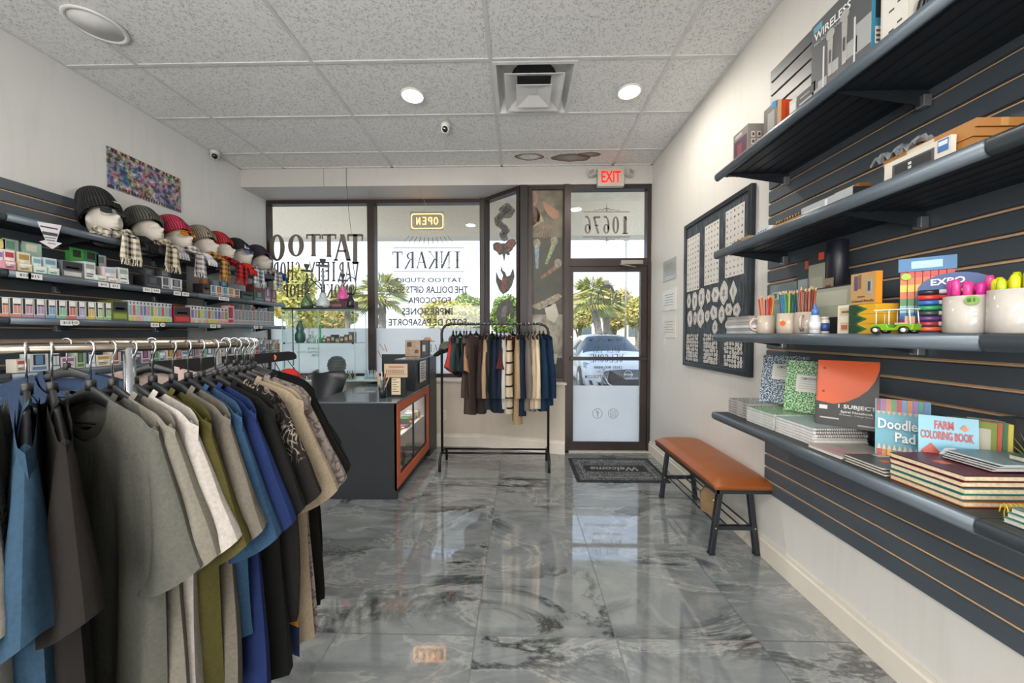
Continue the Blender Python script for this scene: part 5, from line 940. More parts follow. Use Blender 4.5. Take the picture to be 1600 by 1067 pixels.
for i, y in enumerate(HY):
    z0 = ZL['E'] + .001; lab = f'pale foam mannequin head wearing the {bn_[i]} beanie'
    if i == 0: o = proto; o.location = (HX, y, z0); o['label'] = lab; o['group'] = 'mannequin heads on the top shelf'
    else: o = dup(proto, (HX, y, z0), 0, lab)
    for s in o.children: pass
    sc_ = 1.0; rz = R((-12, -6, -4, 0, -3, 0, -5)[i]); o.rotation_euler = (0, R(-20), rz); o['group'] = 'mannequin heads on the top shelf'
    g, m = beanie(BC[i], 0, i, (1.3, 1.0, 1.12, 1.0, 1.0, .95, 1.0)[i], (.03, .0, .02, 0, .02, 0, .02)[i])
    if i in (1, 3): g.box(.112, .118, -.035, .02, .045, .062, mat('1d1d1f', .5)) 
    if i == 5: g.box(.108, .118, -.03, .015, .02, .06, mat('cfd6e6', .5)); g.box(.118, .119, -.025, .010, .03, .05, mat('3554a8', .5))
    if i == 0: g.box(.117, .121, .01, .06, .055, .064, mat('b9b6ae', .5))
    b2 = g.build('knit_beanie', loc=(HX - .062, y, z0 + .170)); b2.scale = (1.12, 1.12, 1.12); b2.rotation_euler = (0, R(-24), rz); tag(b2, f'{bn_[i]} ribbed knit beanie on a mannequin head', 'beanie', 'beanies on the mannequin heads')
    s = scarf_at(i, None, i != 1 or True).build('plaid_scarf', loc=(HX + .008, y, z0 + .020)); tag(s, ('cream and black plaid fringed scarf under the black beanie', 'beige and black plaid scarf under the charcoal beanie', 'white and black plaid scarf under the pink beanie', 'mustard and brown plaid scarf under the tan beanie', 'red and black plaid scarf under the red beanie', 'silver and navy plaid scarf under the black-green beanie', 'grey and black plaid scarf under the aubergine beanie')[i], 'scarf', 'plaid scarves on the mannequin heads')
def shades(i, lens, frame, lab):
    y = HY[i]; rz = R((-12, -6, -4, 0, -3, 0, -5)[i]); t = thing('sunglasses', lab, 'sunglasses', (HX - .060, y, ZL['E'] + .168)); t.scale = (1.14, 1.14, 1.14); t.rotation_euler = (0, R(-20), rz); fm_ = mat(frame, .3); lm = mat(lens, .08, .6)
    for s in (-1, 1):
        MB().prism([(.118, s * .010, .008), (.120, s * .014, -.024), (.116, s * .040, -.030), (.104, s * .060, -.016), (.106, s * .058, .010)], (.003, 0, 0), lm).build('lens', t)
        MB().tube([(.108, s * .062, .006), (.08, s * .082, .006), (.0, s * .086, .004), (-.03, s * .084, -.015)], .003, fm_, 6).build('temple_arm', t)
    MB().tube([(.108, -.062, .010), (.120, -.038, .012), (.124, 0, .008), (.120, .038, .012), (.108, .062, .010)], .0035, fm_, 6).build('frame', t)
shades(0, '3c4248', '1a1b1d', 'dark sunglasses worn under the black beanie'); shades(2, 'd98a1f', 'b8781f', 'orange mirrored sunglasses worn under the pink beanie')
shades(5, '7f8fd0', '2b3040', 'blue-lensed sunglasses worn under the black-green beanie')
# gloves between heads
def glove(x, y, z, col, lab, rz=0):
    g = MB(); m = fabric(col); g.tube([(-.05, 0, 0), (.0, 0, .0), (.05, 0, -.01), (.09, 0, -.03)], [.022, .036, .04, .034], m, 10)
    for k in range(4): g.tube([(.08, -.027 + k * .018, -.025), (.11, -.034 + k * .022, -.05), (.12, -.036 + k * .024, -.09)], [.012, .0115, .008], m, 8)
    g.tube([(.03, .03, -.01), (.06, .062, -.02), (.08, .07, -.045)], [.013, .012, .009], m, 8); tag(g.build('glove', loc=(x, y, z), rz=rz), lab, 'glove', 'gloves lying between the mannequin heads')
glove(-2.83, 2.60, 2.025, '1c1c1e', 'black knit glove between the black and charcoal beanies'); glove(-2.85, 2.87, 2.025, 'a8a6a8', 'grey frilly glove between the charcoal and pink beanies'); glove(-2.85, 3.14, 2.025, 'd0ced2', 'white lacy glove below the pink beanie'); glove(-2.85, 3.63, 2.025, 'c33028', 'bright red glove beside the black-green beanie'); glove(-2.85, 4.13, 2.025, '2a4f9c', 'blue glove at the window end of the head shelf', .3)
# paper arrow hanging from shelf E
ar = MB(); q = lambda u, v: at(u, v, x=XLF + DL + .024)
pts = [q(58, 346), q(96, 352), q(88, 378), q(97, 380), q(82, 389), q(61, 377), q(71, 375)]; ar.add(pts, [tuple(range(7))], mat('e2dfe4', .6))
ln_ = mat('4c4950', .6); q2_ = lambda u, v: at(u, v, x=XLF + DL + .0255)
for (u0, v0, u1, v1, th) in ((63, 352, 90, 357, 2.2), (66, 361, 90, 365, 5), (70, 370, 87, 372, 1.2), (72, 374, 86, 376, 1.2), (75, 379, 87, 381, 1.0)): ar.add([q2_(u0, v0), q2_(u1, v1), q2_(u1, v1 + th), q2_(u0, v0 + th)], [(0, 1, 2, 3)], ln_)
tag(ar.build('arrow_sign', solid=.001), 'white paper arrow sign pointing down from the head shelf', 'sign')
# ================================================================ goods on the mannequin wall
def pack(mb, x1, dx, y0, y1, z, h, col, acc, style=0, sgn=1):
    """carton whose printed face looks into the room at x1"""
    x0 = x1 - dx * sgn; mb.box(min(x0, x1), max(x0, x1), y0, y1, z, z + h, mat(col, .35, var=.05)); a = mat(acc, .4, var=.03); w = y1 - y0; e = .0006 * sgn
    def f(ya, yb, za, zb, m, k=1): xa = x1 + e * k; mb.box(min(x1, xa), max(x1, xa), y0 + w * ya, y0 + w * yb, z + h * za, z + h * zb, m)
    dk = mat('2a2b2f', .5); wt = mat('e8e6e2', .4)
    if style == 0: f(0, 1, .0, .16, a); f(.04, .26, .18, .98, dk); f(.36, .60, .22, .62, a); f(.68, .92, .22, .62, a); f(.34, .94, .70, .92, wt, 2); f(.34, .94, .62, .68, dk, 2)
    if style == 1: f(.1, .9, .62, .88, a); f(.15, .8, .30, .36, dk); f(.15, .7, .18, .24, dk); f(.2, .5, .42, .56, wt)
    if style == 2: f(.05, .95, .45, .95, dk); f(.1, .9, .10, .35, a); f(.2, .8, .55, .65, wt)
    if style == 3: f(.12, .88, .08, .25, a); f(.18, .82, .34, .92, dk); f(.30, .70, .38, .88, a, 2)
XF = XLF + DL - .012
def yl(px, x=XF): return at(px, 521, x=x).y
def hz(px, v, x=XF): return at(px, v, x=x).z
SHELF_N = {'F': 'paired-box shelf', 'G': 'thin-box shelf', 'H': 'rack-level shelf'}
def row(key, items, dx=.07):
    z = ZL[key] + .001
    for it in items:
        u0, u1, vt, col, acc, st, nm = it[:7]; back = it[7] if len(it) > 7 else 0; x1 = XF - back; y0, y1 = yl(u0, x1), yl(u1, x1); h = max(.02, at((u0 + u1) / 2, vt, x=x1).z - z)
        g = MB(); pack(g, x1, dx, y0 + .001, y1 - .001, z, h, col, acc, st)
        tag(g.build('product_box'), nm, 'box', 'boxes on the ' + SHELF_N[key])
row('F', [(0, 9, 391, 'dcd6e0', '8f6fb0', 1, 'lilac-white box at the camera end of the paired-box shelf'), (10, 27, 391, 'e2d6d6', 'b03a4a', 1, 'white box with red print behind a pink tray'), (31, 51, 395, 'd9d0b8', 'a58a4a', 1, 'cream box with gold print on the paired-box shelf'), (54, 68, 402, 'd2dcde', '7fa9b8', 1, 'pale blue-white box beside the cream one'), (72, 92, 404, 'c2ced4', '6f95ab', 1, 'icy blue box behind the mint trays')], .05)
row('F', [(13, 29, 417, 'c98a96', 'e8d0d4', 1, 'low pink tray on the paired-box shelf', -.0), ], .03) if 0 else None
for (u0, u1, h, col, nm) in ((11, 29, .045, 'c88c98', 'low pink tray in front of the red-print box'), (32, 54, .045, 'cdbd92', 'low tan tray in front of the cream box'), (57, 77, .04, 'c6dcd2', 'low mint tray in front of the pale blue box'), (79, 96, .04, 'b9d3c8', 'low green-tinted tray in front of the icy blue box'), (155, 170, .035, 'c3cfc4', 'low sage tray beside the tall white geometric box'), (172, 188, .03, 'd7cfd2', 'low pale pink tray under the pink-edged box'), (189, 204, .03, 'cfd6d3', 'low white tray beside the pale pink tray')):
    y0, y1 = yl(u0, XF + .03), yl(u1, XF + .03); g = MB(); pack(g, XF + .028, .026, y0, y1, ZL['F'] + .001, h, col, 'e9e6e2', 1); tag(g.build('display_tray'), nm, 'tray', 'low trays on the paired-box shelf')
row('F', [(99, 133, 409, '6f7377', 'c9c9c6', 2, 'large grey carton on the paired-box shelf'), (135, 152, 410, 'd2d3d5', '8f9094', 1, 'tall white box with geometric print'), (164, 184, 418, 'd8c9cc', '9db7c9', 1, 'pink-edged white box on the paired-box shelf'), (188, 203, 419, 'd2d9d6', '9aa9a2', 1, 'white-green box before the gap on the paired-box shelf'),
  (228, 254, 432, '26262a', '4a4a50', 3, 'wide black carton on the paired-box shelf'), (254.5, 267, 433, 'c0c0c3', '5a5a5f', 3, 'white box touching the black carton'), (268, 286, 436, 'cfcfd1', '7a7a80', 3, 'pale grey box after the black carton'),
  (318, 330, 444, '2e2628', '6a4a3a', 2, 'dark brown box, first of the striped row'), (331, 338, 446, 'c2ccd2', '5d7f9a', 3, 'slim pale blue box of the striped row'), (339, 348, 447, 'd2d0cc', 'bf7a52', 3, 'slim box with copper panel, next to the pale blue one'), (349, 357, 449, 'cdd3d6', '5f9ab0', 3, 'slim white and teal box of the striped row'), (358, 366, 450, 'd6cec6', 'c28a5e', 3, 'slim box with orange panel near the green carton'), (367, 376, 452, 'd0cdc9', '9a6a4e', 3, 'slim box with brown panel, last of the striped row'),
  (378, 397, 456, '243a2a', '3c5c3e', 2, 'dark green carton on the paired-box shelf'), (398, 414, 455, '34453f', '6b7f78', 3, 'grey-green box under a maroon lid'), (415, 424, 449, '8a7488', 'b5a4b8', 3, 'mauve box near the window end'), (425, 433, 452, '7d4a4c', 'b08a8a', 3, 'maroon box at the window end of the paired-box shelf')], .09)
yy0, yy1 = yl(398), yl(414); tag(MB().box(XF - .09, XF, yy0, yy1, at(406, 455, x=XF).z + .002, at(406, 445, x=XF).z, mat('6b2e30', .4)).build('lid_box'), 'maroon flat box lying on the grey-green box', 'box')
def card(u0, u1, v0, v1, col, acc, x, nm, grp='folded display cards standing behind the boxes'):
    a, b_ = at(u0, v1, x=x), at(u1, v0, x=x); g = MB(); g.prism([(x, a.y, a.z), (x, b_.y, a.z), (x, b_.y - (b_.y - a.y) * .25, b_.z), (x, a.y + .0, b_.z)], (.003, 0, 0), mat(col, .4)); g.box(x + .003, x + .0036, a.y + (b_.y - a.y) * .18, b_.y - (b_.y - a.y) * .35, a.z + (b_.z - a.z) * .25, b_.z - (b_.z - a.z) * .2, mat(acc, .5)); g.box(x - .02, x, a.y, a.y + .004, a.z, b_.z - .002, mat(col, .4)); tag(g.build('display_card'), nm, 'display card', grp)
zF = ZL['F'] + .001
for (u0, u1, vt, col, acc, nm) in ((0, 7, 374, 'd6c53a', 'e8e0a0', 'yellow display card at the camera end'), (8, 28, 376, 'a9bdb3', '6f9a86', 'clear green-tinted display card above the red-print box'), (38, 64, 382, '9fc2b2', 'd7d9c0', 'mint display card above the cream box'), (112, 131, 390, '3f8f3f', '24241f', 'bright green display card with black square above the grey carton'), (134, 153, 394, '2f7a55', '33261f', 'teal-green display card above the geometric box'), (153, 165, 400, 'b9c2c0', '7f8a86', 'pale display card beside the teal-green one'), (226, 240, 421, '4b5054', '7b8286', 'grey display card above the black carton'), (251, 266, 423, '505356', '8b9092', 'second grey display card above the black carton'), (317, 327, 436, '9a6238', 'c08a50', 'brown display card above the striped row'), (332, 342, 438, '7d98b0', 'a9bccb', 'blue-grey display card above the striped row'), (346, 356, 440, '3f7fa8', '9fbccb', 'blue display card near the end of the striped row')):
    x = XF - .11; a, b_ = at(u0, 521, x=x), at(u1, vt, x=x); g = MB(); hh = b_.z - zF; g.box(x, x + .003, a.y, b_.y, zF, zF + hh, mat(col, .4, var=.15)); g.box(x + .003, x + .0036, a.y + (b_.y - a.y) * .2, b_.y - (b_.y - a.y) * .25, zF + hh * .72, zF + hh * .94, mat(acc, .5)); g.box(x - .03, x, a.y, a.y + .003, zF, zF + hh * .9, mat(col, .4, var=.15)); tag(g.build('display_card'), nm, 'display card', 'display cards behind the boxes')
G1 = [(0, 15, 'd98f80', 'e8c0b4', 'coral'), (16, 35, 'cf8a80', 'e6bdb8', 'salmon pink'), (36, 53, 'b98aa8', 'd9b84a', 'purple and yellow'), (54, 71, 'a98fb8', 'd9c04a', 'lavender and yellow'), (73, 88, '6f9fc4', 'a9d0d8', 'sky blue'), (89.5, 104, '7fb89a', 'e0a8a4', 'mint and pink'), (105, 120, 'c8685e', 'e0a09a', 'brick red'), (121, 134, 'a6a2cc', 'd6d4e2', 'pale violet'), (135, 149, 'd0b44a', 'e0c860', 'yellow'), (150.5, 162, '9cc08a', 'cfe0c4', 'light green'), (163, 175, '8fb87a', 'c2dcb0', 'leaf green')]
row('G', [(u0, u1, 464 + u0 * .055, 'd6d2cc', c, 0, f'white box with {nm} stripes and base on the thin-box shelf') for (u0, u1, c, c2, nm) in G1], .06)
row('G', [(176, 201, 470, '5d6b2a', '8a9a3c', 2, 'olive carton with cherries on the thin-box shelf'), (272, 298, 479, '8f2024', 'c23a34', 2, 'red carton with dark top on the thin-box shelf')], .10)
pal = ['7f9fb0', 'b07f8a', '8ab09a', 'c2b45a', '5a6a9a', 'b0583f', '6f8f4f', '8a6f9a']; pn = ['blue-grey', 'rose', 'sea green', 'yellow', 'indigo', 'rust', 'grass green', 'violet']
tb = [dict(u=202 + k * 5.6, w=5.2, t=('c9c46a', 'd8a8ae', 'a6cfd0', 'cfc860', 'cfc860', 'a9c88a')[k // 2]) for k in range(12)] + [dict(u=299 + k * 5, w=4.7, t=('d89a9a', 'a9d0b8')[k % 2]) for k in range(5)] + [dict(u=325 + k * 5.2, w=4.8, t=('c9c46a', 'd89a9a')[k // 3]) for k in range(6)]
for k, d_ in enumerate(tb):
    z = ZL['G'] + .001; y0, y1 = yl(d_['u']), yl(d_['u'] + d_['w']); h = at(d_['u'], 469 + (d_['u'] - 200) * .085, x=XF).z - z; g = MB(); c = pal[k * 5 % 8]
    g.box(XF - .05, XF, y0, y1, z, z + h, mat('c4c8ca', .35)); g.box(XF, XF + .001, y0 + .004, y1 - .003, z + h * .30, z + h * .78, mat(c, .4)); g.box(XF, XF + .001, y0 + .008, y1 - .008, z + h * .84, z + h * .95, mat('33363a', .4)); g.box(XF, XF + .004, y0, y1, z, z + h * .22, mat(d_['t'], .5))
    blk = 'between the olive and red cartons' if k < 12 else 'just past the red carton' if k < 17 else 'before the white and pink box'
    tag(g.build('slim_box'), f'slim {pn[k * 5 % 8]} striped box {blk}, {ORD[k if k < 12 else k - 12 if k < 17 else k - 17]} from the camera side', 'box', 'slim boxes on the thin-box shelf')
row('G', [(356, 366, 478, 'd6a9b2', 'b0303f', 3, 'white and pink box before the grey display group')], .06)
row('G', [(367 + k * 5.6, 372.2 + k * 5.6, 484 + k * .3, 'b3b2b0', ['8a8fa8', 'a88a8a', '7f9a8a', '9a8fa8'][k % 4], 3, f'slim grey box in the window-end group of the thin-box shelf, {ORD[k]} from the pink one') for k in range(11)], .06)
for k in range(7):
    u = 360 + k * 8.5; x = XF - .08; a = at(u, 480, x=x); g = MB(); zz = ZL['G'] + .001; hh = at(u, 470 + k * 1.5, x=x).z - zz; c = ['c83a44', '6f7f9a', 'b0a88a', '6a8fb0', 'c04a40', '7f94a8', 'a09aa8'][k]
    g.box(x - .01, x, a.y, a.y + .045, zz, zz + hh * .86, mat('aaa9a7', .5)); g.disc((x, a.y + .0225, zz + hh * .8), .022, (1, 0, 0), mat(c, .4), 16, 1.2, .003); tag(g.build('display_card'), ('red', 'slate', 'beige', 'light blue', 'scarlet', 'steel', 'mauve')[k] + ' round-topped display card behind the slim grey boxes', 'display card', 'round-topped display cards on the thin-box shelf')
for (u, v, key) in ((37, 428, 'F'), (55, 430, 'F'), (162, 445, 'F'), (180, 448, 'F'), (230, 452, 'F'), (244, 455, 'F'), (277, 459, 'F'), (290, 461, 'F'), (346, 467, 'F'), (354, 468, 'F'), (104, 501, 'G'), (118, 501, 'G'), (242, 504, 'G'), (254, 505, 'G'), (333, 508, 'G'), (342, 508, 'G'), (400, 511, 'G'), (408, 511, 'G')):
    x = XLF + DL + .022; c = at(u, v, x=x); rd = u in (118, 254, 342, 408); g = MB()
    if rd: g.disc((x, c.y, ZL[key] - .022), .020, (1, 0, 0), mat('dedcd8', .5), 16, .8); g.disc((x + .0012, c.y, ZL[key] - .022), .012, (1, 0, 0), mat('a9a8a6', .5), 12, .6)
    else: g.box(x, x + .001, c.y - .03, c.y + .03, ZL[key] - .040, ZL[key] - .008, mat('dedcd8', .5)); g.text('$12', (x + .0011, c.y + .02, ZL[key] - .031) if 0 else (x + .0011, c.y - .018, ZL[key] - .031), (0, .036, 0), (0, 0, .015), mat('3a3a3c', .6), .0004)
    _pc = globals().setdefault('_pc', {}); _pc[key] = _pc.get(key, -1) + 1; tag(g.build('price_label'), f'white {"oval" if rd else "square"} price label on the lip of the {SHELF_N[key]}, {ORD[_pc[key]]} from the camera end', 'price label', f'price labels on the {SHELF_N[key]}')
# rack-level shelf
random.seed(8); z = ZL['H'] + .001; y = 1.92; k = 0
hc = [('c9c2b8', 'a8504a', 'cream and red'), ('8fa9b8', 'd9dde0', 'pale blue'), ('c4b6c0', '8a5a7a', 'pink-grey'), ('b9bfc2', '5a7a9a', 'silver-blue'), ('d4cbb6', 'b08a4a', 'beige and gold'), ('a9b8a4', '5a7a4a', 'sage'), ('55606a', 'c0c4c8', 'slate')]
while y < 4.12:
    w_ = random.uniform(.045, .085); col, acc, nm = hc[k * 3 % 7]
    if y > 3.75: w_ = .045
    if y + w_ > 4.14: break
    g = MB(); pack(g, XF, .06, y, y + w_ - .004, z, (.075 + .03 * (k % 3)) * (1 if y < 3.7 else 1.1), col, acc, (1, 3, 0)[k % 3]); tag(g.build('product_box'), f'{nm} box on the rack-level shelf, {ORD[k] if k < 40 else ORD[0]} from the camera end', 'box', 'boxes on the rack-level shelf'); y += w_ + .002; k += 1
for j in range(5):
    yy_ = 3.62 + j * .095; g = MB(); g.tube([(XF - .09, yy_, z), (XF - .09, yy_ + .02, z + .16), (XF - .07, yy_ + .05, z + .17), (XF - .06, yy_ + .05, z)], .004, mat('3f4347', .3), 6); g.box(XF - .095, XF - .09, yy_, yy_ + .06, z, z + .13, mat('a4a8aa', .4)); tag(g.build('card_stand'), f'wire card stand at the back of the rack-level shelf, {ORD[j]} from the camera side', 'stand', 'wire card stands on the rack-level shelf')
# ---------------------------------------------------------------- hookah counter and glass case
t = thing('showcase_counter', 'low white glass-topped showcase under the hookah case', 'counter', (0, 0, 0)); SW = mat('d3d2cc', .4)
MB().box(-2.70, -2.68, 3.80, 4.165, 0, .82, SW).box(-1.53, -1.51, 3.80, 4.165, 0, .82, SW).box(-2.68, -1.53, 4.145, 4.165, 0, .82, SW).box(-2.68, -1.53, 3.82, 4.145, 0, .35, SW).box(-2.68, -1.53, 3.80, 3.82, 0, .35, SW).build('cabinet_body', t)
MB().box(-2.71, -1.50, 3.79, 4.168, .82, .832, mat('bcd6cf', .08)).build('glass_top', t); MB().box(-2.68, -1.53, 3.803, 3.808, .35, .82, GL).build('glass_front', t); MB().box(-2.68, -1.53, 3.83, 4.14, .58, .586, mat('c6d4cf', .1)).build('glass_shelf', t)
random.seed(31); nm8 = ['grey', 'brown', 'black', 'tan', 'teal', 'maroon', 'ivory', 'bronze']; c8 = ['7c7f80', '6a4d3a', '26282a', 'a98f6e', '3c6a68', '6a2f34', 'cfc8b8', '8a6a3f']
for s_, z in enumerate((.351, .587)):
    for k in range(14):
        x = -2.60 + k * .078; h_ = random.uniform(.07, .17); r_ = random.uniform(.018, .03); c = k * 3 % 8; g = MB(); g.lathe([(r_, 0), (r_ * 1.1, h_ * .2), (r_ * .5, h_ * .5), (r_ * .9, h_ * .75), (r_ * .4, h_)], (0, 0, 0), mat(c8[c], .3), 12)
        tag(g.build('ornament', loc=(x, 3.95 + .05 * (k % 3), z)), f'{nm8[c]} ornament inside the low showcase, {ORD[k]} from the mannequin wall in the {"upper" if s_ else "lower"} row', 'ornament', 'ornaments inside the low showcase')
t = thing('glass_display_case', 'glass display case with a dark top rim carrying hookahs', 'display case', (0, 0, 0)); X0, X1, Y0, Y1, Z0, Z1 = -2.60, -1.80, 3.86, 4.15, .834, 1.60
GG = glass_mat('case_glass', (.96, .99, .98)); ED = mat('9fc2b8', .15)
MB().box(X0, X1, Y0, Y0 + .004, Z0, Z1, GG).build('glass_front', t); MB().box(X0, X0 + .004, Y0 + .004, Y1, Z0, Z1, GG).build('glass_side', t); MB().box(X1 - .004, X1, Y0 + .004, Y1, Z0, Z1, GG).build('glass_side', t)
MB().box(X0 + .005, X1 - .005, Y0 + .006, Y1 - .004, 1.225, 1.231, ED).build('glass_shelf', t); MB().box(X0 - .005, X1 + .005, Y0 - .005, Y1, Z1, Z1 + .018, mat('1f2224', .3)).build('top_board', t)
g = MB()
for x in (X0, X1, -2.20): g.box(x - .003, x + .003, Y0 - .002, Y0 + .003, Z0, Z1, ED)
for x in (X0, X1): g.box(x - .003, x + .003, Y1 - .004, Y1, Z0, Z1, ED)
g.build('edge_strips', t)
g = MB()
for z in (1.228, 1.56, .86):
    for x in (X0 + .02, X1 - .02): g.lathe([(0, 0), (.009, 0), (.009, .016), (0, .018)], (x, Y0 - .012, z), HGM, 10, 'y')
g.build('clamp', t); MB().tube([(-2.49, 3.87, 1.60), (-2.49, 3.87, .95), (-2.52, 3.86, .90), (-2.50, 3.86, .86)], .006, HGM, 6).build('cable_rod', t)
# things in the case
def ln(g, n_, loc, lab, cat, grp=None, rz=0): return tag(g.build(n_, loc=loc, rz=rz), lab, cat, grp)
g = MB(); dg = mat('2f5a55', .2); g.lathe([(.04, 0), (.055, .03), (.055, .09), (.035, .13), (.045, .16), (.03, .20), (.018, .23), (.03, .245), (0, .25)], (0, 0, 0), dg, 16); ln(g, 'glass_figure', (-2.49, 4.0, 1.232), 'dark green sculpted glass figure on the case shelf', 'ornament')
for i, (x, h_, c, nm) in enumerate(((-2.40, .16, 'c6ccd0', 'clear round-bellied'), (-2.33, .13, 'b9c2c4', 'small clear'), (-2.27, .20, '2f9a5a', 'tall bright green'), (-2.36, .09, '8c9aa4', 'low smoky'))):
    g = MB(); g.lathe([(.03, 0), (.034, .02), (.028, .04), (.010, .06), (.009, h_ * .8), (.016, h_), (.012, h_)], (0, 0, 0), mat(c, .12, .0), 14); g.tube([(.02, 0, .03), (.05, -.01, .08)], .006, mat(c, .12), 6); ln(g, 'water_pipe', (x, 4.02 - .05 * (i % 2), 1.232), f'{nm} glass water pipe on the case shelf', 'pipe', 'glass pipes in the case')
for i in range(7):
    x = -2.18 + i * .05; g = MB(); hh = .05 + .02 * (i % 3) + (.07 if i == 6 else 0); pack_c = ('4a3a30', '6a4a3a', '2a2624', '7a6a58', '3a2a26', '5a4638', '54424a')[i]; g.box(-.022, .022, -.05, .05, 0, hh, mat(pack_c, .4)); g.box(-.015, .015, -.051, -.05, hh * .3, hh * .7, mat('b5a890', .5)); ln(g, 'small_carton', (x, 3.98, 1.232), f'small dark brown carton on the case shelf, {ORD[i]} after the green pipe', 'box', 'dark cartons in the case')
for i in range(14):
    x = -2.54 + i * .034; c = ('7a2f3a', '3f3f42', '8a4a55', '2f5a44')[i % 4]; g = MB(); g.lathe([(.016, 0), (.017, .005), (.017, .022), (.012, .03), (.012, .038), (0, .04)], (0, 0, 0), mat(c, .3), 12); ln(g, 'grinder', (x, 3.93 + .03 * (i % 2), .834), f'{("wine red", "dark grey", "rose", "deep green")[i % 4]} round grinder on the case floor, {ORD[i]} from the mannequin wall', 'grinder', 'grinders on the case floor')
for i in range(8):
    x = -2.03 + i * .028; g = MB(); g.lathe([(.010, 0), (.011, .05), (.005, .06), (.006, .085), (0, .09)], (0, 0, 0), mat(('3a4a3a', 'a59a78', '5a5046', '8a8478')[i % 4], .3), 10); ln(g, 'lighter', (x, 3.93, .834), f'{("dark green", "straw", "brown", "stone grey")[i % 4]} upright lighter on the case floor, {ORD[i]} after the black bust', 'lighter', 'upright lighters on the case floor')
g = MB(); g.lathe([(.085, 0), (.095, .03), (.07, .06), (.09, .09), (.10, .15), (.085, .20), (.05, .235), (0, .245)], (0, 0, 0), mat('35393f', .4, var=.3, scale=60, bump=.8), 18)
for k in range(5): g.lathe([(.099 - .006 * abs(k - 2), .06 + k * .032), (.106 - .006 * abs(k - 2), .066 + k * .032), (.099 - .006 * abs(k - 2), .072 + k * .032)], (0, 0, 0), mat('4c5158', .4), 18)
ln(g, 'stone_bust', (-2.10, 4.05, .834), 'dark ridged helmet-like ornament on the case floor', 'ornament')
g = MB(); g.box(-.085, .085, -.02, .02, 0, .012, HGM); g.box(-.085, .085, -.015, -.01, .012, .06, mat('2c3036', .4)); g.text('SMOKES', (-.07, -.0155, .02), (.14, 0, 0), (0, 0, .03), mat('aab0b6', .4)); ln(g, 'sign_rack', (-2.27, 3.97, .834), 'small black lettered rack on the case floor', 'rack')
g = MB()
for k in range(7): g.lathe([(.012, 0), (.014, .02), (.006, .05), (.003, .09)], (-.06 + k * .02, .01 * (k % 2), 0), mat('9fb4c0', .12), 8)
ln(g, 'crystal_cluster', (-1.68, 3.98, .834), 'pale blue glass crystal cluster beside the display case', 'ornament')
# hookahs
def hookah(u, vt, y, base, glass, hose, lab, s=1.0, z0=None, bv=None):
    z0 = z0 or Z1 + .0185; x = at(u, 470, y=y).x; H = at(u, vt, y=y).z - z0; t = thing('hookah', lab, 'hookah', (x, y, z0)); gm_ = mat(glass, .12); mm_ = mat(base, .25, .6)
    MB().lathe([(.035 * s, 0), (.062 * s, .01), (.070 * s, .04), (.060 * s, .08), (.034 * s, .12), (.026 * s, .16), (.030 * s, .17)], (0, 0, 0), gm_, 24).build('vase', t)
    st = [(.030 * s, .165)]; z = .18
    while z < H - .12: st += [(.012 * s, z), (.008 * s, z + .015), (.019 * s, z + .03), (.009 * s, z + .045)]; z += .05
    st += [(.008 * s, H - .10)]; MB().lathe(st, (0, 0, 0), mm_, 16).build('stem', t)
    MB().lathe([(.010, H - .085), (.06 * s, H - .08), (.066 * s, H - .07), (.06 * s, H - .072), (.012, H - .078)], (0, 0, 0), mm_, 24).build('tray', t)
    MB().lathe([(.010, H - .08), (.012, H - .05), (.026 * s, H - .02), (.030 * s, H), (.022 * s, H - .006), (0, H - .02)], (0, 0, 0), mat('3d3a36', .5), 18).build('bowl', t)
    if hose:
        P = [(0.01, -.01, .17), (hose * .05, -.03, .24), (hose * .12, -.03, .30), (hose * .17, -.02, .26), (hose * .17, -.02, .14), (hose * .12, -.02, .06), (hose * .05, -.05, .02), (hose * -.03, -.07, .014)]
        pts = []
        for i in range(len(P) - 1):
            p0_, p1_, p2_, p3_ = [Vector(P[max(0, min(len(P) - 1, i + q))]) for q in (-1, 0, 1, 2)]
            for k in range(5): f_ = k / 5; pts.append(.5 * ((2 * p1_) + (p2_ - p0_) * f_ + (2 * p0_ - 5 * p1_ + 4 * p2_ - p3_) * f_ * f_ + (3 * p1_ - p0_ - 3 * p2_ + p3_) * f_ ** 3))
        pts.append(Vector(P[-1])); MB().tube([tuple(p * s) for p in pts], .0055, mat('2f3334', .5), 8).build('hose', t)
    return t
bxh = MB(); bxh.box(-.16, .16, -.06, .06, 0, .085, mat('4d2530', .45, var=.2)); bxh.box(-.10, .02, -.061, -.06, .02, .05, mat('7b5560', .5)); ln(bxh, 'hookah_box', (at(533, 470, y=4.05).x, 4.07, Z1 + .0185), 'dark red hookah carton on the case top under the pink hookah', 'box')
hookah(480, 413, 4.0, '4f5a4c', '5f7a55', 1, 'green-based hookah closest to the shelf wall on the case')
hookah(505, 405, 3.98, '7d838a', 'b9c4c8', -1, 'tallest hookah with clear white vase on the case', 1.1)
hookah(536, 428, 4.07, '8a8d92', 'd0579a', 1, 'pink-vased hookah standing on the dark red carton', .9, Z1 + .106)
hookah(548, 449, 3.93, '2a2a2c', '26282b', 0, 'small black hookah in front of the dark red carton', .62)
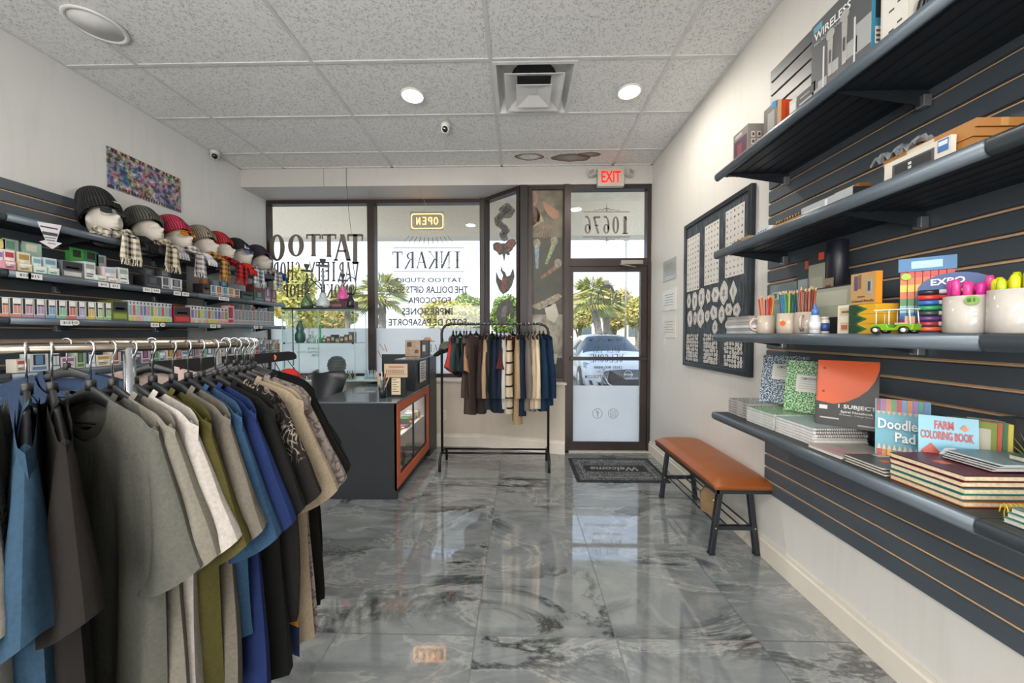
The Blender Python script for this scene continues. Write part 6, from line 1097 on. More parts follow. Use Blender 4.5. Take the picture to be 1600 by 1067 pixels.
# ================================================================ goods on the bench wall
def yr(px, x=1.12): return at(px, 521, x=x).y
def zr(px, v, x=1.12): return at(px, v, x=x).z
def bx(name, lab, cat, x0, x1, y0, y1, z0, z1, col, deco=(), grp=None, bev=.0015, rz=0, **k):
    """carton; deco = (face 'x' room side / 'y' camera side, a0,a1,b0,b1,colour)"""
    g = MB(); cx, cy = (x0 + x1) / 2, (y0 + y1) / 2; X_, Y_ = (x1 - x0) / 2, (y1 - y0) / 2; h = z1 - z0; g.box(-X_, X_, -Y_, Y_, 0, h, mat(col, k.get('rough', .4), var=k.get('var', .05)))
    for n_, d_ in enumerate(deco):
        f, a0, a1, b0, b1, c = d_[:6]; m = mat(c, .4, var=.04); e = .0006 + .0002 * n_; tx = d_[6] if len(d_) > 6 else None
        if f == 'x':   # seen from the room: a runs towards the camera
            if tx: g.text(tx, (-X_ - e, Y_ - 2 * Y_ * a0, h * b0), (0, -2 * Y_ * (a1 - a0), 0), (0, 0, h * (b1 - b0)), m, .0003)
            else: g.box(-X_ - e, -X_, Y_ - 2 * Y_ * a1, Y_ - 2 * Y_ * a0, h * b0, h * b1, m)
        elif f == 'y':
            if tx: g.text(tx, (-X_ + 2 * X_ * a0, -Y_ - e, h * b0), (2 * X_ * (a1 - a0), 0, 0), (0, 0, h * (b1 - b0)), m, .0003)
            else: g.box(-X_ + 2 * X_ * a0, -X_ + 2 * X_ * a1, -Y_ - e, -Y_, h * b0, h * b1, m)
        else: g.box(-X_ + 2 * X_ * a0, -X_ + 2 * X_ * a1, -Y_ + 2 * Y_ * b0, -Y_ + 2 * Y_ * b1, h, h + e, m)
    o = g.build(name, loc=(cx, cy, z0), rz=rz); tag(o, lab, cat, grp); return o
ZA, ZB, ZC, ZD = [ZR[k] + .001 for k in 'ABCD']
# --- top shelf
bx('speaker_box', 'silver-grey box with rows of round icons, farthest on the top shelf', 'box', 1.12, 1.20, 1.80, 1.92, ZA, 2.365, '8d8780', [('x', .08, .92, .1, .75, '5d3b52'), ('x', .3, .6, .25, .6, '9a4a58'), ('x', .15, .6, .82, .92, 'c9c4bc')] + [('y', .2 + .36 * a, .42 + .36 * a, .15 + .22 * b, .32 + .22 * b, 'd2cbc2') for a in range(2) for b in range(3)] + [('y', .25 + .36 * a, .37 + .36 * a, .19 + .22 * b, .28 + .22 * b, '4a4541') for a in range(2) for b in range(3)])
bx('charger_box', 'black and orange box beside the silver-grey one on the top shelf', 'box', 1.12, 1.185, 1.60, 1.685, ZA, 2.352, 'c9481d', [('x', 0, 1, 0, 1, '5c5957'), ('x', .3, .8, .2, .8, 'a09c97'), ('y', 0, .25, 0, 1, 'c6a37c'), ('y', .55, .6, .1, .9, 'a83a14')]); tag(MB().disc((0, 0, 0), .014, (-1, -1, 0), mat('3a8ac0', .4), 16).build('round_sticker', loc=(1.118, 1.61, 2.34)), 'blue round sticker on the black and orange box', 'sticker')
bx('cable_box', 'white box with coiled cable picture on the top shelf', 'box', 1.12, 1.19, 1.40, 1.53, ZA, 2.295, 'c6c5c3', [('x', .30, .95, .05, .95, '2f3032'), ('x', .38, .85, .2, .30, '9a9a9c'), ('x', .42, .9, .45, .52, 'b5b5b7'), ('x', .45, .8, .7, .76, '9a9a9c'), ('x', .05, .25, .3, .8, 'dcdbd9')])
g = MB(); y0, y1 = 1.185, 1.42; h = .30; gk = mat('55575a', .35, var=.08); lg = mat('a5a7a8', .35); sv = mat('c7c4bf', .25, .5)
g.box(0, .048, y0, y1, 0, h, gk); f = lambda a, b, c, d, m, e: g.box(-e, 0, y1 - (y1 - y0) * b, y1 - (y1 - y0) * a, h * c, h * d, m)
f(0, .14, 0, .17, lg, .0006); f(.14, .30, 0, .24, lg, .0006); f(.36, .5, .2, .34, lg, .0006); f(.6, .8, .22, .40, lg, .0006); f(.78, 1, .2, .52, lg, .0006); f(.12, .80, .02, .13, mat('3c3e41', .4), .0009)
f(.04, .2, .88, .96, mat('5b9aae', .4), .0009)
g.text('WIRELESS', (-.001, y1 - .014, h * .77), (0, -.15, 0), (0, 0, .030), mat('e2e2e0', .4)); g.text('MICROPHONE', (-.001, y1 - .014, h * .71), (0, -.115, 0), (0, 0, .012), mat('a9a9a8', .4)); g.text('Dual Channel', (-.0016, y1 - .05, h * .045), (0, -.10, 0), (0, 0, .012), mat('c9c9c7', .4))
for a, b in ((.36, .30), (.60, .36)):
    yc = y1 - (y1 - y0) * a; g.prism([(-.0008, yc - .007, h * .2), (-.0008, yc + .007, h * .2), (-.0008, yc + .011, h * (b + .33)), (-.0008, yc - .011, h * (b + .33))], (-.001, 0, 0), sv); g.disc((-.001, yc, h * (b + .39)), .017, (-1, 0, 0), sv, 18, 1.15, .0012); g.box(-.0026, -.0018, yc - .004, yc + .004, h * .35, h * .5, mat('3c3e41', .4))
for a in (.24, .76): yc = y1 - (y1 - y0) * a; g.box(-.0016, 0, yc - .0025, yc + .0025, h * .12, h * .62, mat('d0d0ce', .4))
g.box(0, .048, y0 - .0006, y0, 0, h, mat('3b7c96', .35)); g.box(.012, .036, y0 - .0014, y0, h * .45, h * .85, mat('24282c', .4)); g.box(.012, .036, y0 - .0014, y0, h * .18, h * .36, mat('d8d4ca', .4))
for k in range(3): g.box(.014, .034, y0 - .002, y0, h * (.20 + .05 * k), h * (.225 + .05 * k), mat('6a5240', .4))
tag(g.build('microphone_box', loc=(1.12, 0, ZA)), 'large grey microphone box lettered WIRELESS with a blue side', 'box')
bx('power_strip_box', 'white boxed power strip beside the large microphone box', 'box', 1.125, 1.17, 1.075, 1.16, ZA, 2.56, 'cfcac0', [('x', .08, .92, .04, .96, 'dedad2')] + [('x', .3, .48, .12 + .17 * k, .135 + .17 * k, '2a2b2c') for k in range(5)] + [('x', .6, .75, .15 + .17 * k, .165 + .17 * k, '3a5a4a') for k in range(5)])
g = MB(); g.tube([(.035 * math.cos(k * .55), -.06 + .0045 * k, .05 + .045 * math.sin(k * .55)) for k in range(40)], .008, mat('1b1b1d', .3), 8); tag(g.build('coiled_cable', loc=(1.17, .99, ZA + .004)), 'coiled black cable lying on the top shelf beside the power strip', 'cable')
# --- second shelf
for i, (u, c) in enumerate(((1133, '7a5a3a'), (1148, '3a3a3c'), (1160, 'a98a5a'))): bx('lighter_strip', ('brown', 'black', 'golden')[i] + ' thin strip at the far tip of the second shelf', 'packet', 1.10, 1.15, yr(u + 14), yr(u), ZB, ZB + .012 + .006 * i, c, grp='thin strips at the tip of the second shelf')
bx('battery_pack', 'blue and white battery pack on the second shelf', 'battery pack', 1.11, 1.15, yr(1202), yr(1184), ZB, ZB + .035, 'cfd3d6', [('x', .1 + .2 * k, .2 + .2 * k, .2, .7, '4a7fa8') for k in range(4)])
t = thing('battery_tray', 'orange tray of brown-capped batteries on the second shelf', 'battery tray', (1.12, yr(1227), ZB)); ly = (yr(1205) - yr(1250)) / 2; MB().box(-.006, .035, -ly, ly, 0, .022, mat('c98a22', .4)).build('tray', t)
for k in range(10): MB().lathe([(.008, 0), (.008, .036), (.003, .037), (.003, .040)], (.012, -ly + .012 + k * (2 * ly - .024) / 9, .003), mat('5a3d22', .3, .3), 10).build('battery', t)
bx('clear_case', 'clear lidded case with black end block on the second shelf', 'case', 1.115, 1.175, yr(1330), yr(1251), ZB, ZB + .045, '8f959a', [('x', 0, 1, 0, 1, 'a9adb0'), ('x', .05, .4, .1, .6, 'c4c7c9'), ('x', .5, .55, .2, .9, 'e0e0e0'), ('y', 0, 1, 0, 1, '26282c')], var=.2)
bx('wood_block', 'brown wooden block behind the clear case', 'block', 1.20, 1.24, yr(1338, 1.2), yr(1300, 1.2), ZB, ZB + .085, '8a5c28', [('x', 0, .8, 0, 1, 'c9b08a')])
bx('speaker_white_box', 'white box with black device picture on the second shelf', 'box', 1.105, 1.118, yr(1478, 1.105), yr(1376, 1.105), ZB, ZB + .062, 'd2ccc0', [('x', .14, .78, .22, .78, '4a4d50'), ('x', .18, .74, .30, .70, '24272a'), ('x', .40, .45, .5, .62, 'c9c9c9'), ('x', .40, .45, .32, .44, 'c9c9c9'), ('x', .83, .97, .45, .95, '3a6ca8'), ('x', .84, .96, .70, .88, 'd5e0ec')])
for k in range(4): bx('kraft_carton', ('lowest', 'second lowest', 'third', 'uppermost')[k] + ' flat kraft carton of the pile on the second shelf', 'carton', 1.125 + .003 * (k % 2), 1.255, .93 - .004 * k, 1.145 if k == 3 else 1.05, ZB + .0215 * k, ZB + .0215 * (k + 1) - .0008, 'a8743a', [('y', .45, .6, 0, 1, 'b98a50'), ('x', .3, .6, .15, .85, 'c9c2b4')] if k == 3 else [('y', .7, .8, 0, 1, 'b98a50')], 'kraft cartons on the second shelf')
bm2 = glass_mat('clear_bag', (.93, .93, .95)); g = MB(); random.seed(12); g.grid(lambda u, v: (1.12 + .08 * v, 1.05 + .13 * u, ZB + .088 + .030 * math.sin(v * 3.1) * (.6 + .4 * math.sin(u * 15)) + .010 * math.sin(u * 31 + v * 9)), 22, 10, mat('7d8084', .15, .3, .4, 30), False); tag(g.build('plastic_bag'), 'crumpled shiny plastic bag on top of the kraft cartons', 'bag')
bx('game_box', 'purple and mint boxed game at the camera end of the second shelf', 'box', 1.24, 1.29, .70, .885, ZB, 1.93, '8a6fae', [('x', 0, .35, 0, .35, '74b0a4'), ('x', .35, 1, 0, .55, '74b0a4'), ('x', .15, .9, .08, .26, 'e6e6e6', "'s Edition"), ('x', .72, 1, .5, .8, 'c84a40')])
# --- third shelf
for k in range(6): bx('patterned_notebook', f'thin patterned notebook at the far tip of the third shelf, {ORD[k]} from the bottom', 'notebook', 1.10, 1.24, 1.735 + .004 * (k % 2), 1.925 - .003 * (k % 3), ZC + .0145 * k, ZC + .0145 * (k + 1) - .001, ('b5b6ba', '8e9296', 'c9c9ca', '9a9c9e', 'aaa298', '8d8b86')[k], [('z', .08, .92, .08, .92, ('6f7478', '4e5356')[k % 2])], 'patterned notebooks at the tip of the third shelf', var=.35)
MW = mat('c4b6a6', .2, var=.04)
def mug(x, y, z, r, h, hdl, lab, body=MW, name='mug', cat='mug', grp=None):
    t = thing(name, lab, cat, (x, y, z), 0, grp); MB().lathe([(r * .93, 0), (r, .004), (r, h), (r * .93, h), (r * .92, .008), (0, .006)], (0, 0, 0), body, 32).build('cup', t)
    if hdl is not None:
        d = Vector((math.cos(R(hdl)), math.sin(R(hdl)), 0)); MB().tube([d * (r * .96) + Vector((0, 0, h * .82)), d * (r * 1.35) + Vector((0, 0, h * .84)), d * (r * 1.68) + Vector((0, 0, h * .62)), d * (r * 1.68) + Vector((0, 0, h * .38)), d * (r * 1.3) + Vector((0, 0, h * .18)), d * (r * .96) + Vector((0, 0, h * .20))], .0055, body, 10).build('handle', t)
    return t
def pencils(x, y, z, r, cols_, h, n_, lab, seed):
    rn = random.Random(seed)
    for k in range(n_):
        a = 6.2832 * k / n_ + .3; rr = r * (.72 if k % 2 else .45); c, nm = cols_[k % len(cols_)]; bx_, by_ = x + rr * .55 * math.cos(a), y + rr * .55 * math.sin(a); tx, ty = x + rr * 1.12 * math.cos(a), y + rr * 1.12 * math.sin(a); hh = h * rn.uniform(.96, 1.03)
        t = thing('pencil', f'{nm} pencil in {lab}, {ORD[k]} clockwise from the wall side', 'pencil', (bx_, by_, z + .009), 0, 'coloured pencils in ' + lab); d = Vector((tx - bx_, ty - by_, hh)); g = MB(); g.tube([(0, 0, 0), d * .91], .0036, mat(c, .35), 6); g.build('shaft', t); MB().tube([d * .91, d * .985], [.0036, .0013], mat('d6b58a', .6), 6).tube([d * .985, d], [.0013, .0003], mat(c, .4), 6).build('sharpened_tip', t)
WARM = [('c8371f', 'red'), ('e0a520', 'yellow'), ('d9652a', 'orange'), ('8a1f2a', 'dark red'), ('c23a5a', 'crimson')]; COOL = [('3f8aa0', 'teal'), ('2f6a9a', 'blue'), ('6fa8b0', 'pale teal')]; GREENS = [('2f7a3a', 'green'), ('b9b82a', 'lime'), ('1f5a34', 'dark green')]; BR = [('8a4f45', 'brown'), ('a3624f', 'light brown'), ('6a3a3a', 'maroon-brown'), ('b0573f', 'rust')]
m1 = (1.165, yr(1197, 1.165), ZC); mug(*m1, .039, .085, 165, 'cream mug of red and yellow pencils, farthest on the third shelf'); pencils(*m1, .039, WARM, .172, 14, 'the farthest cream mug', 1)
m2 = (1.165, yr(1231, 1.165), ZC); mug(*m2, .041, .088, None, 'cream mug with orange tag holding blue and green pencils'); pencils(*m2, .041, COOL + GREENS, .178, 16, 'the orange-tagged mug', 2); tag(MB().disc((0, 0, 0), .011, (-.9, -.6, 0), mat('e0662a', .4), 18).build('price_sticker', loc=(m2[0] - .037, m2[1] - .020, ZC + .045)), 'orange price sticker on the middle cream mug', 'sticker')
m3 = (1.175, yr(1258, 1.175) - .005, ZC); mug(*m3, .039, .088, 215, 'cream mug of brown pencils with its curved handle facing out'); pencils(*m3, .039, BR, .182, 14, 'the handle-out mug', 3)
t = thing('glue_bottle', 'white glue bottle with blue cap beside the cream mugs', 'glue bottle', (1.115, yr(1275), ZC)); MB().lathe([(.016, 0), (.017, .004), (.017, .055), (.012, .068), (.010, .072)], (0, 0, 0), mat('c9cdd2', .3), 18).build('bottle', t); MB().lathe([(.011, .070), (.011, .090), (.006, .094), (.004, .112), (0, .113)], (0, 0, 0), mat('4a76b8', .35), 14).build('cap', t); MB().lathe([(.0174, .015), (.0174, .045)], (0, 0, 0), mat('e4e4e6', .4), 18).build('label', t)
t = thing('paint_jar', 'small labelled jar behind the glue bottle', 'jar', (1.15, yr(1288, 1.15), ZC)); MB().lathe([(.014, 0), (.015, .003), (.015, .048), (.012, .055)], (0, 0, 0), mat('d0ccc6', .3), 16).build('jar', t); MB().lathe([(.0155, .010), (.0155, .040)], (0, 0, 0), mat('3c4f8a', .4), 16).build('label', t); MB().lathe([(.013, .054), (.013, .064), (0, .065)], (0, 0, 0), mat('c9c2b6', .4), 16).build('cap', t)
KY, KG = 'd9a420', '2c6a34'
yb = yr(1289, 1.115); bx('crayon_box', 'upright crayon box with white face and yellow-green side', 'box', 1.112, 1.185, yb - .13, yb - .055, ZC, ZC + .098, KY, [('x', 0, 1, 0, 1, 'd9d2c0'), ('x', .1, .85, .62, .9, 'c9b890'), ('x', .15, .8, .1, .4, 'c8b49a'), ('x', .2, .7, .72, .8, '6a6250'), ('x', .2, .5, .15, .3, 'b0604a'), ('y', 0, .5, 0, .55, KG), ('y', .5, 1, 0, .3, KG)])
def chev(k, lab):
    y1_, y0_ = yr(1326, 1.10), yr(1372, 1.10) + .01; h = .031; g = MB(); g.box(1.10, 1.17, y0_, y1_, 0, h, mat(KY, .35)); L_ = y1_ - y0_; gm_, g2_ = mat('2a6a36', .35), mat('1f3f28', .35)
    g.box(1.0992, 1.10, y1_ - L_ * .35, y1_, .0, h, g2_); g.prism([(1.0990, y1_ - L_ * .30, 0), (1.0990, y1_ - L_ * .30, h), (1.0990, y1_ - L_ * .72, h * .5)], (.001, 0, 0), gm_); g.prism([(1.0984, y1_ - L_ * .30, h * .15), (1.0984, y1_ - L_ * .30, h * .85), (1.0984, y1_ - L_ * .55, h * .5)], (.0004, 0, 0), g2_); g.box(1.10, 1.17, y0_ - .0008, y0_, 0, h, mat('e0a82a', .35))
    tag(g.build('crayon_carton', loc=(0, 0, ZC + .0318 * k)), lab, 'box', 'stack of green and yellow crayon cartons')
for k in range(3): chev(k, ('lowest', 'middle', 'uppermost')[k] + ' green and yellow chevron crayon carton of the stack')
y1_, y0_ = yr(1328, 1.11), yr(1371, 1.11) + .01; bx('pencil_box', 'tan box lettered Colored Pencils standing on the crayon cartons', 'box', 1.11, 1.13, y0_, y1_, ZC + .0965, ZC + .197, 'b5905c', [('x', .05, .95, .06, .14, '2a2320', 'Colored Pencils'), ('x', .15, .30, .45, .92, '5a4a6a'), ('x', .33, .44, .5, .95, '7a5a50'), ('x', .68, .86, .3, .78, '9a9aa0'), ('x', .72, .82, .4, .7, '3c4a4e'), ('x', .3, .6, .22, .26, '6a5238'), ('y', 0, 1, 0, 1, 'd08a2a')])
bx('flat_tin', 'flat pale green tin standing behind the farthest pencil mug', 'tin', 1.34, 1.37, 1.775, 1.945, ZC, ZC + .255, '8f9a96', [('x', .05, .95, .6, .95, '7d8c90'), ('x', .1, .6, .7, .85, 'b9c2bd'), ('x', .15, .3, .72, .82, '4a6a50')], var=.25)
bx('puzzle_box', 'narrow puzzle box with pale castle picture, back row of the third shelf', 'box', 1.35, 1.40, 1.705, 1.775, ZC, ZC + .345, '3a3c42', [('x', .1, .95, .05, .75, 'a9b8bd'), ('x', .2, .8, .2, .5, 'c4c6be'), ('x', .7, 1, .88, .99, 'd8502c')], var=.1)
bx('puzzle_box', 'taller puzzle box with orange corner tag beside the dark tube', 'box', 1.34, 1.41, 1.600, 1.695, ZC, ZC + .365, '2c2a30', [('x', .03, .97, .03, .86, 'a6a594'), ('x', .15, .85, .15, .7, 'b9baa4'), ('x', .6, .9, .90, .99, 'd8502c'), ('y', 0, 1, .2, .6, 'a8641f')], var=.1)
t = thing('poster_tube', 'dark cylindrical puzzle tube in the back row of the third shelf', 'tube', (1.37, yr(1300, 1.37) - .02, ZC)); MB().lathe([(.036, 0), (.036, .30), (.0365, .302), (.0365, .395), (.034, .40), (0, .401)], (0, 0, 0), mat('1f222e', .35), 28).build('tube', t); MB().box(-.0375, -.034, -.022, .022, .12, .24, mat('a8927c', .4)).box(-.038, -.037, -.014, .014, .14, .21, mat('6a4030', .4)).build('picture_label', t)
bx('jigsaw_box', 'long jigsaw box with red 180 badge behind the pencil mugs', 'box', 1.285, 1.325, 1.335, 1.66, ZC, ZC + .195, '24252a', [('x', .0, .88, .35, .97, 'a9ae9c'), ('x', .1, .7, .6, .9, 'c2c4b0'), ('x', .62, .86, .05, .5, 'b82a34'), ('x', .66, .82, .26, .44, 'f0eeea', '180'), ('x', .70, .78, .12, .2, 'f0eeea', 'pc'), ('x', .9, .96, .1, .9, 'c9c6be')], var=.1)
# rainbow pencil packs
RB = ['b7302a', 'd2672e', 'e0b53a', 'c95a26', '3a7a3c', '7fb8c0', '2f6aa8', '7a2f6a']
t = thing('pencil_pack', 'leaning pack of rainbow-banded pencils with blue header card', 'pencil pack', (1.17, 1.055, ZC)); t.rotation_euler = (0, R(8), R(46))
for k in range(7):
    g = MB(); a = -.052 + k * .0150
    for j, c in enumerate(RB): z0 = .02 + (7 - j) * .021; g.box(-.005, .006, a, a + .0135, z0, z0 + .021, mat(c, .3))
    g.tube([(0, a + .007, .188), (0, a + .007, .206)], [.006, .002], mat('c9a88a', .5), 6); g.build('pencil_sleeve', t)
MB().box(-.008, -.006, -.056, .056, .185, .225, mat('2f6a9a', .35)).box(-.0086, -.008, -.03, .03, .193, .215, mat('9fc0d8', .4)).build('header_card', t); MB().disc((-.0085, .04, .17), .010, (-1, 0, 0), mat('8ac02a', .4), 16).build('price_dot', t)
# toy golf cart
t = thing('toy_golf_cart', 'lime green toy golf cart on the edge of the third shelf', 'toy car', (1.105, 1.065, ZC)); t.rotation_euler = (0, 0, R(105)); LM_ = mat('74a822', .3); WT = mat('dcdcd8', .3)
MB().prism([(-.048, 0, .010), (.048, 0, .010), (.050, 0, .022), (.034, 0, .030), (.010, 0, .030), (.004, 0, .018), (-.010, 0, .018), (-.016, 0, .028), (-.050, 0, .028)], (0, .036, 0), LM_).build('body', t, bevel=.002)
MB().box(-.045, .040, -.002, .038, .068, .071, WT).build('canopy', t, bevel=.001); g = MB()
for x in (-.040, .004, .034):
    for y in (.001, .035): g.tube([(x - .004 if x < 0 else x, y, .026), (x, y, .069)], .0013, WT, 6)
g.build('canopy_post', t); MB().box(-.032, -.008, .003, .033, .026, .032, mat('c9a284', .5)).box(-.036, -.030, .003, .033, .028, .050, mat('c9a284', .5)).build('seat', t)
for x in (-.032, .032):
    for y in (-.003, .039): MB().lathe([(0, -.004), (.011, -.004), (.011, .004), (0, .004)], (x, y, .011), HGM, 16, 'y').lathe([(0, -.0046), (.006, -.0046), (.006, .0046), (0, .0046)], (x, y, .011), WT, 12, 'y').build('wheel', t)
# marker pack
t = thing('marker_pack', 'blister pack of coloured dry-erase markers lettered EXPO', 'marker pack', (1.17, .985, ZC)); t.rotation_euler = (0, R(5), R(44)); g = MB()
g.prism([(0, .07 * math.cos(R(a)), .12 + .048 * math.sin(R(a))) for a in range(0, 181, 15)] + [(0, -.07, .0), (0, .07, .0)][::1], (.002, 0, 0), mat('24447a', .35)); g.text('EXPO', (-.001, .045, .134), (0, -.06, .004), (0, 0, .018), mat('e6e8ec', .4)); g.build('backing_card', t)
for k, c in enumerate(('c9583a', '8a3040', '5a3a6a', '3a3c40', '2f8a5a', '2f5fa8', 'c0342f', '24262a')):
    MB().tube([(-.008, .068, .012 + k * .0148), (-.008, .030, .012 + k * .0148)], .0068, mat(c, .3), 10).tube([(-.008, .030, .012 + k * .0148), (-.008, -.060, .012 + k * .0148)], .0062, mat('d2cfd2' if k % 2 else c, .3), 10).build('marker', t)
for k in range(5): MB().tube([(-.006, .085 - .0 * k + .010 * k, .02), (-.006, .075 + .010 * k, .118)], .0045, mat(('c88a88', 'b9707a', 'd2a09a', 'b86a60', 'c4a0a8')[k], .3), 8).build('slim_marker', t) if 0 else None
# highlighter cups
CUPM = mat('c3bdb6', .12, var=.03); 
for (u, x_, r_, h_, cl, nm, s_) in ((1514, 1.172, .0465, .098, 'e0438f', 'pink', 3), (1586, 1.172, .043, .105, 'd6cf1f', 'yellow', 4)):
    y_ = yr(u, x_); mug(x_, y_, ZC, r_, h_, None, f'glossy white cup of {nm} highlighters on the third shelf', CUPM, 'pen_cup', 'cup'); rn = random.Random(s_)
    if nm == 'pink': tag(MB().disc((0, 0, 0), .012, (-.85, -.75, 0), mat('6a9a2a', .4), 18).text('$1', (-.0015 - .006, .006 - .0015, -.005), (.009, -.0095, 0), (0, 0, .010), mat('222a1a', .4), .0016).build('price_sticker', loc=(x_ - .0362, y_ - .0335, ZC + .085)), 'green one-dollar sticker on the pink highlighter cup', 'sticker')
    for k in range(9):
        a = 6.2832 * k / 9 + .2; rr = r_ * .66 if k < 8 else 0; px_, py_ = rr * math.cos(a), rr * math.sin(a); hh = .128 + rn.uniform(-.008, .014); c = cl if (k % 3 or nm == 'yellow') else 'd6359a'
        if nm == 'yellow' and k % 4 == 0: c = 'b9cf22'
        t = thing('highlighter', f'{("hot " if c == "d6359a" else "lime-" if c == "b9cf22" else "")}{nm} highlighter in the {nm} cup, {ORD[k]} round from the wall side', 'highlighter', (x_ + px_ * .8, y_ + py_ * .8, ZC + .009), 0, f'{nm} highlighters in a cup'); d = Vector((px_ * .25, py_ * .25, hh))
        MB().tube([(0, 0, 0), d * .62], .0075, mat(c, .3), 12).build('barrel', t); MB().tube([d * .60, d * .93, d], [.0088, .0082, .005], mat(c, .22), 12).build('pen_cap', t)
# --- lowest shelf
def book(x0, x1, y0, y1, z, h, cover, lab, cat='notebook', grp=None, pages='d2ccc0', spiral=None, rz=0, hard=.0012, topart=()):
    cx, cy = (x0 + x1) / 2, (y0 + y1) / 2; a, b = (x1 - x0) / 2, (y1 - y0) / 2; t = thing('notebook', lab, cat, (cx, cy, z), rz, grp); cm = cover if not isinstance(cover, str) else mat(cover, .35, var=.06)
    MB().box(-a + .002, a - .002, -b + .002, b - .002, hard, h - hard, mat(pages, .8, var=.15, scale=120)).build('pages', t)
    g = MB().box(-a, a, -b, b, 0, hard, cm).box(-a, a, -b, b, h - hard, h, cm)
    if hard > .0015: g.box(a - .002, a, -b, b, hard, h - hard, cm)
    for n_, (p, q, r, s_, c) in enumerate(topart): g.box(-a + 2 * a * p, -a + 2 * a * q, -b + 2 * b * r, -b + 2 * b * s_, h, h + .0005 + .0002 * n_, mat(c, .4))
    g.build('cover', t)
    if spiral:
        ax, c = spiral; m = mat(c, .3, .3 if c[0] == c[2] else 0); g = MB(); n_ = 22
        if ax == 'y': g.tube([(-a + .006 + (2 * a - .012) * k / (n_ * 8), -b - .001 + .0055 * math.cos(k * .785), h / 2 + (h / 2 + .003) * math.sin(k * .785)) for k in range(n_ * 8)], .0009, m, 4)
        else: g.tube([(a + .001 + .0055 * math.cos(k * .785), -b + .006 + (2 * b - .012) * k / (n_ * 8), h / 2 + (h / 2 + .003) * math.sin(k * .785)) for k in range(n_ * 8)], .0009, m, 4)
        g.build('spiral', t)
    return t
def marble(col, bg='d4d8da'):
    m, n, b = newmat('marbled_cover'); t = N(n, 'TexCoord'); q = N(n, 'TexNoise', Scale=170.0, Detail=2.0, Distortion=.6); n.links.new(t.outputs['Object'], q.inputs[0]); n.links.new(ramp(n, q.outputs[0], [(.47, bg), (.50, col)]), b.inputs[0]); b.inputs['Roughness'].default_value = .3; return m
MBK, MBB, MBG = marble('24282c'), marble('24384c', 'b9cad4'), marble('2f7a4a', 'c2d6b0')
pos7 = ['lowest', 'second', 'third', 'fourth', 'fifth', 'sixth', 'uppermost']
for k in range(6): book(1.150, 1.345, 1.815 + .003 * (k % 2), 1.985, ZD + .0135 * k, .0128, MBK, f'black marbled composition book, {pos7[k if k < 5 else 6]} of the stack at the far tip', grp='black marbled composition books', pages='a9a49f')
for k in range(6): book(1.135, 1.335, 1.615 - .002 * (k % 3), 1.805, ZD + .0122 * k, .0116, MBG if k == 5 else 'cfd2d0', f'green marbled composition book, {pos7[k if k < 5 else 6]} of its stack', grp='green marbled composition books', pages='c4c4c2')
for k in range(6): book(1.135 + .003 * (k % 2), 1.345, 1.395 + .003 * (k % 3), 1.605, ZD + .0113 * k, .0106, '9fb0b5' if k == 5 else 'cfcfcf', f'white-edged spiral notebook, {pos7[k if k < 5 else 6]} of the stack under the orange one', grp='spiral notebooks under the orange one', pages='d6d4d0', spiral=('y', '5a5048') if k > 2 else None)
book(1.105, 1.31, 1.245, 1.385, ZD, .012, 'a89a92', 'pale watercolour-cover pad lying at the shelf edge below the orange notebook', pages='d6d4d0', spiral=('x', '5f7a4f'), topart=((.1, .5, .2, .6, 'b58f98'), (.4, .85, .4, .85, '94998a')))
def stand_book(loc, rz, tilt, w_, h_, th, face, lab, deco, cat='notebook', spiral=False, name='standing_notebook'):
    """face looks along local -y; deco drawn in face units"""
    t = thing(name, lab, cat, loc); t.rotation_euler = (R(-tilt), 0, rz); g = MB(); m = face if not isinstance(face, str) else mat(face, .3, var=.05)
    g.box(-w_ / 2, w_ / 2, 0, .0012, 0, h_, m); g.box(-w_ / 2, w_ / 2, th - .0012, th, 0, h_, m)
    for n_, d_ in enumerate(deco):
        e = .0004 + .00025 * n_
        if d_[0] == 'r': _, a, b, c, d, cc = d_; g.box(-w_ / 2 + w_ * a, -w_ / 2 + w_ * b, -e, 0, h_ * c, h_ * d, mat(cc, .35))
        elif d_[0] == 't': _, a, b, c, d, cc, s_ = d_; g.text(s_, (-w_ / 2 + w_ * a, -e, h_ * c), (w_ * (b - a), 0, 0), (0, 0, h_ * (d - c)), mat(cc, .35), .0003)
        else: _, pts, cc = d_; g.add([(-w_ / 2 + w_ * p, -e - .0002, h_ * q) for p, q in pts], [tuple(range(len(pts)))], mat(cc, .3))
    g.build('cover', t); MB().box(-w_ / 2 + .002, w_ / 2 - .002, .0012, th - .0012, .002, h_ - .002, mat('cdc8be', .8, var=.15, scale=120)).build('pages', t)
    if spiral: MB().tube([(-w_ / 2 + .001 + .005 * math.cos(k * .785), th / 2 + (th / 2 + .003) * math.sin(k * .785), .006 + (h_ - .012) * k / 240) for k in range(241)], .0009, mat('3a3a3c', .3), 4).build('spiral', t)
    return t
lines = [('r', .30, .70, .70 - k * .045, .706 - k * .045, '8f8f8f') for k in range(4)]
stand_book((1.30, 1.80, ZD + .083), R(-52), 14, .19, .245, .010, MBB, 'blue marbled composition book leaning upright on the far stack', [('r', .24, .78, .50, .82, 'd6d4ce')] + lines + [('t', .34, .68, .73, .79, '4a4a4c', 'COMPOSITION')])
stand_book((1.285, 1.625, ZD + .076), R(-55), 9, .17, .235, .012, MBG, 'green marbled composition book leaning upright beside the blue one', [('r', .24, .78, .40, .72, 'd6d4ce')] + [('r', .30, .70, .60 - k * .045, .606 - k * .045, '8f8f8f') for k in range(4)] + [('t', .34, .68, .63, .68, '4a4a4c', 'COMPOSITION')])
